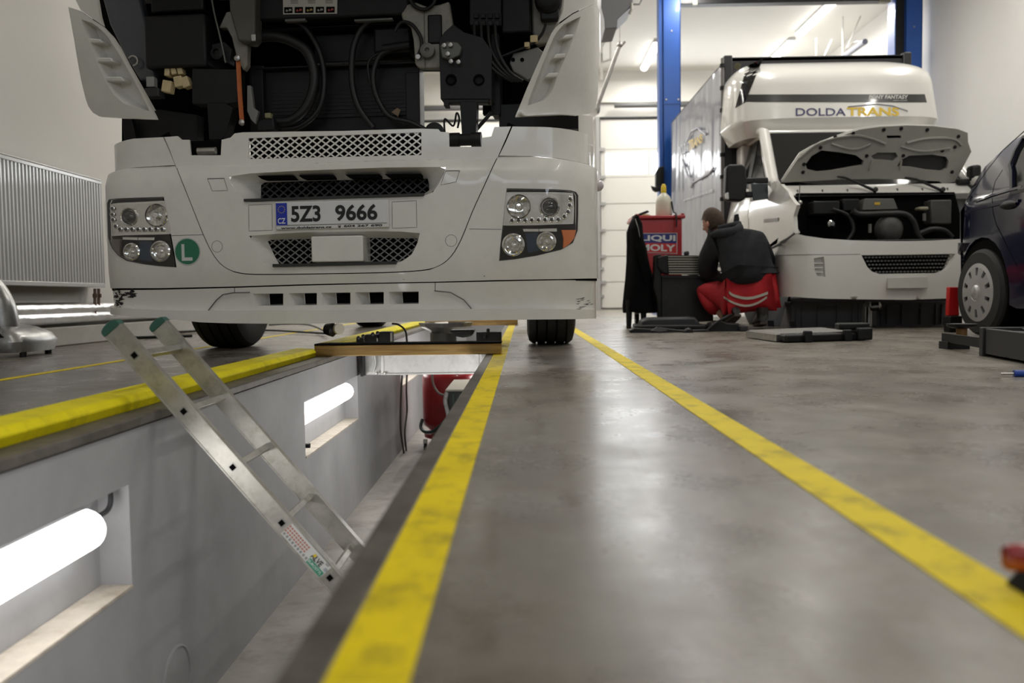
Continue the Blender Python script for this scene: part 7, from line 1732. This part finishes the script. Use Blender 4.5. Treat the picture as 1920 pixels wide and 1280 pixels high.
# rear bumper
BMP = mat('bumper_blue', (.016, .019, .034), .35, coat=.3)
bo = cpx([(1772, 458), (1782, 453), (1800, 452), (1812, 455)])+cpx([(1806, 470), (1801, 490), (1797, 515), (1796, 540)])+cpx([(1786, 536), (1776, 510)])
sb_ = [(-e, bo[0][1]-.02)]+bo[:4]+bo[4:8]+[(-CS.scorner, bo[8][1]), (-e, bo[8][1]+.02)]
panel(CS, sb_, [], .04, 'rear_bumper', BMP, car, .06, n=.030)
m = MB(); a, b = CS.hit(1776, 478); panel(CS, [(a-.12, b-.045), (a+.02, b-.045), (a+.02, b+.045), (a-.12, b+.045)], [], .02, 'bumper_strip', mat('strip_grey', (.05, .055, .065), .4), car, .06, n=.045)
tl = cpx([(1778, 402), (1784, 400), (1787, 410), (1785, 426), (1781, 432)]); a = tl[0][0]
panel(CS, [(-e, tl[0][1]-.02), (tl[1][0], tl[1][1]), (tl[2][0], tl[2][1]), (tl[3][0], tl[3][1]), (tl[4][0], tl[4][1]-.04), (-e, tl[4][1]-.08)], [], .02, 'tail_lamp', mat('tail_lamp_red', (.45, .03, .035), .2, coat=.5), car, .06, n=.012)
cstrip('tailgate_seam', [(1796, 455), (1799, 430), (1802, 405), (1812, 372), (1830, 345)], .010, BLACKM, .002)
cstrip('roof_gutter', [(1806, 398), (1815, 372), (1830, 350), (1850, 320), (1880, 282), (1920, 246)], .008, BLACKM, .001)
# wheels with a plastic hubcap
HUB = mat('hubcap_silver', (.46, .46, .46), .35, .35, var=.05)
def carwheel(x):
    c = CF.w(x, .085, .305); ax = CF.Y*-1
    m = MB(); m.lathe([(.16, .075), (.205, .085), (.225, .082), (.275, .080), (.297, .06), (.303, .03), (.303, -.07), (.290, -.10), (.16, -.10)], c, ax, 44); w_ = m.build('wheel', RUBBER, car, smooth=30); ORG[w_] = ORG[car].copy()
    m = MB(); a_ = CF.X; b_ = V((0, 0, 1)); n = 10; 
    def P(r, t, h): return c+a_*r*math.cos(t)+b_*r*math.sin(t)+ax*h
    # hubcap: rim ring, ten spokes with windows between, domed centre
    R0, R1, R2, R3 = .060, .118, .172, .203
    K = 60
    def rg(ra, ha, rb, hb, sel=None):
        for q in range(K):
            if sel and not sel(q): continue
            t0, t1 = 2*math.pi*q/K, 2*math.pi*(q+1)/K; m.add([P(ra, t0, ha), P(ra, t1, ha), P(rb, t1, hb), P(rb, t0, hb)], [(0, 1, 2, 3)])
    rg(R0, .098, R1, .094); rg(R1, .094, R2, .090, lambda q: q % 6 not in (2, 3)); rg(R2, .090, R3, .084); rg(R3, .084, R3+.006, .076)
    for q in range(10):
        for s_, qq in ((0, 6*q+2), (1, 6*q+4)):
            t = 2*math.pi*qq/K; m.add([P(R1, t, .094), P(R2, t, .090), P(R2, t, .06), P(R1, t, .06)], [(0, 1, 2, 3)])
        t0, t1 = 2*math.pi*(6*q+2)/K, 2*math.pi*(6*q+4)/K
        m.add([P(R1, t0, .094), P(R1, t1, .094), P(R1, t1, .06), P(R1, t0, .06)], [(0, 1, 2, 3)]); m.add([P(R2, t0, .09), P(R2, t1, .09), P(R2, t1, .06), P(R2, t0, .06)], [(0, 1, 2, 3)])
    m.build('hubcap', HUB, w_, smooth=30)
    m = MB(); m.lathe([(.066, .094), (.062, .099), (.056, .097), (.050, .104), (.03, .110), (.001, .112)], c, ax, 28); m.build('hub_dome', mat('hub_bright', (.55, .55, .55), .25, .5), w_, smooth=40)
    m = MB(); m.lathe([(.001, .05), (.2, .05)], c, ax, 28); m.build('rim_dark', BLACKM, w_)
    m = MB(); m.lathe([(.335, .04), (.335, -.2), (.001, -.2)], c+V((0, 0, .03)), ax, 28); m.build('wheel_arch', BLACKM, car, smooth=40)
carwheel(wcx); carwheel(fw)
rs = atx(1790, 560, XCAR+.12)
# red stand under the car's tail
st2 = thing('axle_stand', 'red steel stand under the tail of the dark blue car', 'stand', atz(1788, 612, 0))
yR = 6.6
m = MB(); m.prism([at(u, v, yR) for u, v in ((1780, 538), (1797, 538), (1799, 592), (1778, 592))], (0, .05, 0)); m.build('post', mat('stand_red', (.60, .012, .010), .45), st2, bevel=.006)
m = MB(); q = at(1788, 600, yR); m.box(q.x-.04, q.x+.06, yR-.02, yR+.08, 0, at(1788, 592, yR).z); m.build('foot', BLACK, st2, bevel=.01)
# lift arm on the floor
ARM = mat('arm_charcoal', (.022, .022, .024), .5, var=.2, vscale=8)
la_ = thing('lift_arm', 'black low lift arm with round pad lying before the car wheel', 'lift', atz(1880, 676, 0))
A, B = atz(1842, 667, 0), atz(1960, 690, 0); d = (B-A).normalized(); nrm2 = V((d.y, -d.x, 0)); 
if nrm2.x < 0: nrm2 = -nrm2
E = A+d*2.2
m = MB(); zt = .135
for (p0_, p1_, y0, y1, z0, z1) in ((0, 2.2, 0, .03, .012, zt), (0, 2.2, .16, .19, .012, zt), (0, 2.2, .03, .16, .06, zt-.012)):
    m.hexa([A+d*p0_+nrm2*y0+V((0, 0, z0)), A+d*p1_+nrm2*y0+V((0, 0, z0)), A+d*p1_+nrm2*y0+V((0, 0, z1)), A+d*p0_+nrm2*y0+V((0, 0, z1))], [A+d*p0_+nrm2*y1+V((0, 0, z0)), A+d*p1_+nrm2*y1+V((0, 0, z0)), A+d*p1_+nrm2*y1+V((0, 0, z1)), A+d*p0_+nrm2*y1+V((0, 0, z1))])
m.build('arm_box', ARM, la_, bevel=.004)
m = MB(); m.hexa([A+d*-.02+nrm2*-.01, A+d*.03+nrm2*-.01, A+d*.03+nrm2*-.01+V((0, 0, zt+.005)), A+d*-.02+nrm2*-.01+V((0, 0, zt+.005))], [A+d*-.02+nrm2*.2, A+d*.03+nrm2*.2, A+d*.03+nrm2*.2+V((0, 0, zt+.005)), A+d*-.02+nrm2*.2+V((0, 0, zt+.005))]); m.build('end_plate', ARM, la_, bevel=.004)
pc = at(1800, 612, 4.75)
m = MB(); q = at(1806, 640, 4.75)
m.hexa([V((at(1782, 640, 4.7).x, 4.66, .035)), V((A.x+.02, A.y+.04, .035)), V((A.x+.02, A.y+.04, .085)), V((at(1782, 640, 4.7).x, 4.66, .085))], [V((at(1782, 640, 4.7).x, 4.80, .035)), V((A.x+.04, A.y+.17, .035)), V((A.x+.04, A.y+.17, .085)), V((at(1782, 640, 4.7).x, 4.80, .085))]); m.build('inner_arm', BLACK, la_, bevel=.006)
pc = at(1803, 628, 4.73)
m = MB(); m.lathe([(.001, .0), (.028, 0), (.028, .10), (.001, .10)], V((pc.x, pc.y, .03)), (0, 0, 1), 16); m.build('pad_screw', mat('screw_ochre', (.25, .13, .03), .5), la_, smooth=40)
z_ = at(1803, 611, 4.73).z
m = MB(); m.lathe([(.001, -.012), (.05, -.012), (.075, -.002), (.078, .012), (.05, .014), (.001, .010)], V((pc.x, pc.y, z_)), (0, 0, 1), 24); m.build('rubber_pad', BLACK, la_, smooth=40)
m = MB(); m.box(pc.x-.10, pc.x+.02, pc.y-.05, pc.y+.05, .0, .04); m.build('foot', BLACK, la_)
# blue tool and red lamp at the right frame edge
p = atz(1912, 706, 0); t = thing('chisel', 'blue handled tool lying on the floor under the lift arm', 'tool', p)
m = MB(); m.tube([p+V((-.022, .0, .012)), p+V((.12, -.02, .012))], .013, 10); m.build('handle', mat('tool_blue', (.01, .06, .36), .35), t, smooth=50)
m = MB(); m.tube([p+V((-.06, .015, .010)), p+V((-.022, .0, .011))], .005, 6); m.tube([p+V((.0, .03, .01)), p+V((.16, .02, .02))], .009, 8); m.build('shaft', STEEL, t, smooth=50)
p = atz(1893, 1112, 0); Yq = p.y; t = thing('inspection_lamp', 'red and orange handled lamp at the right edge beside the yellow line', 'lamp', p)
q = at(1893, 1040, Yq); k = Yq/FPX
m = MB(); m.lathe([(.001, -10*k), (16*k, -8*k), (21*k, 0), (22*k, 60*k), (20*k, 200*k), (.001, 210*k)], V((q.x, q.y, q.z)), (1, .05, 0), 24); o = m.build('red_grip', mat('grip_red', (.32, .006, .008), .3, coat=.6), t, smooth=50)
m = MB(); m.lathe([(.001, -13*k), (13*k, -11*k), (17*k, -3*k), (18*k, 60*k), (16*k, 190*k)], V((q.x, q.y-.002, q.z-.007)), (1, .05, 0), 20); m.build('orange_belly', mat('grip_orange', (.50, .09, .006), .35, coat=.4), t, smooth=50)
m = MB(); m.hexa([V((q.x+.008, q.y-.03, 0)), V((q.x+.20, q.y-.03, 0)), V((q.x+.20, q.y-.02, q.z-.008)), V((q.x+.03, q.y-.02, q.z-.008))], [V((q.x+.008, q.y+.03, 0)), V((q.x+.20, q.y+.03, 0)), V((q.x+.20, q.y+.02, q.z-.008)), V((q.x+.03, q.y+.02, q.z-.008))]); m.build('stand', BLACK, t, bevel=.006)
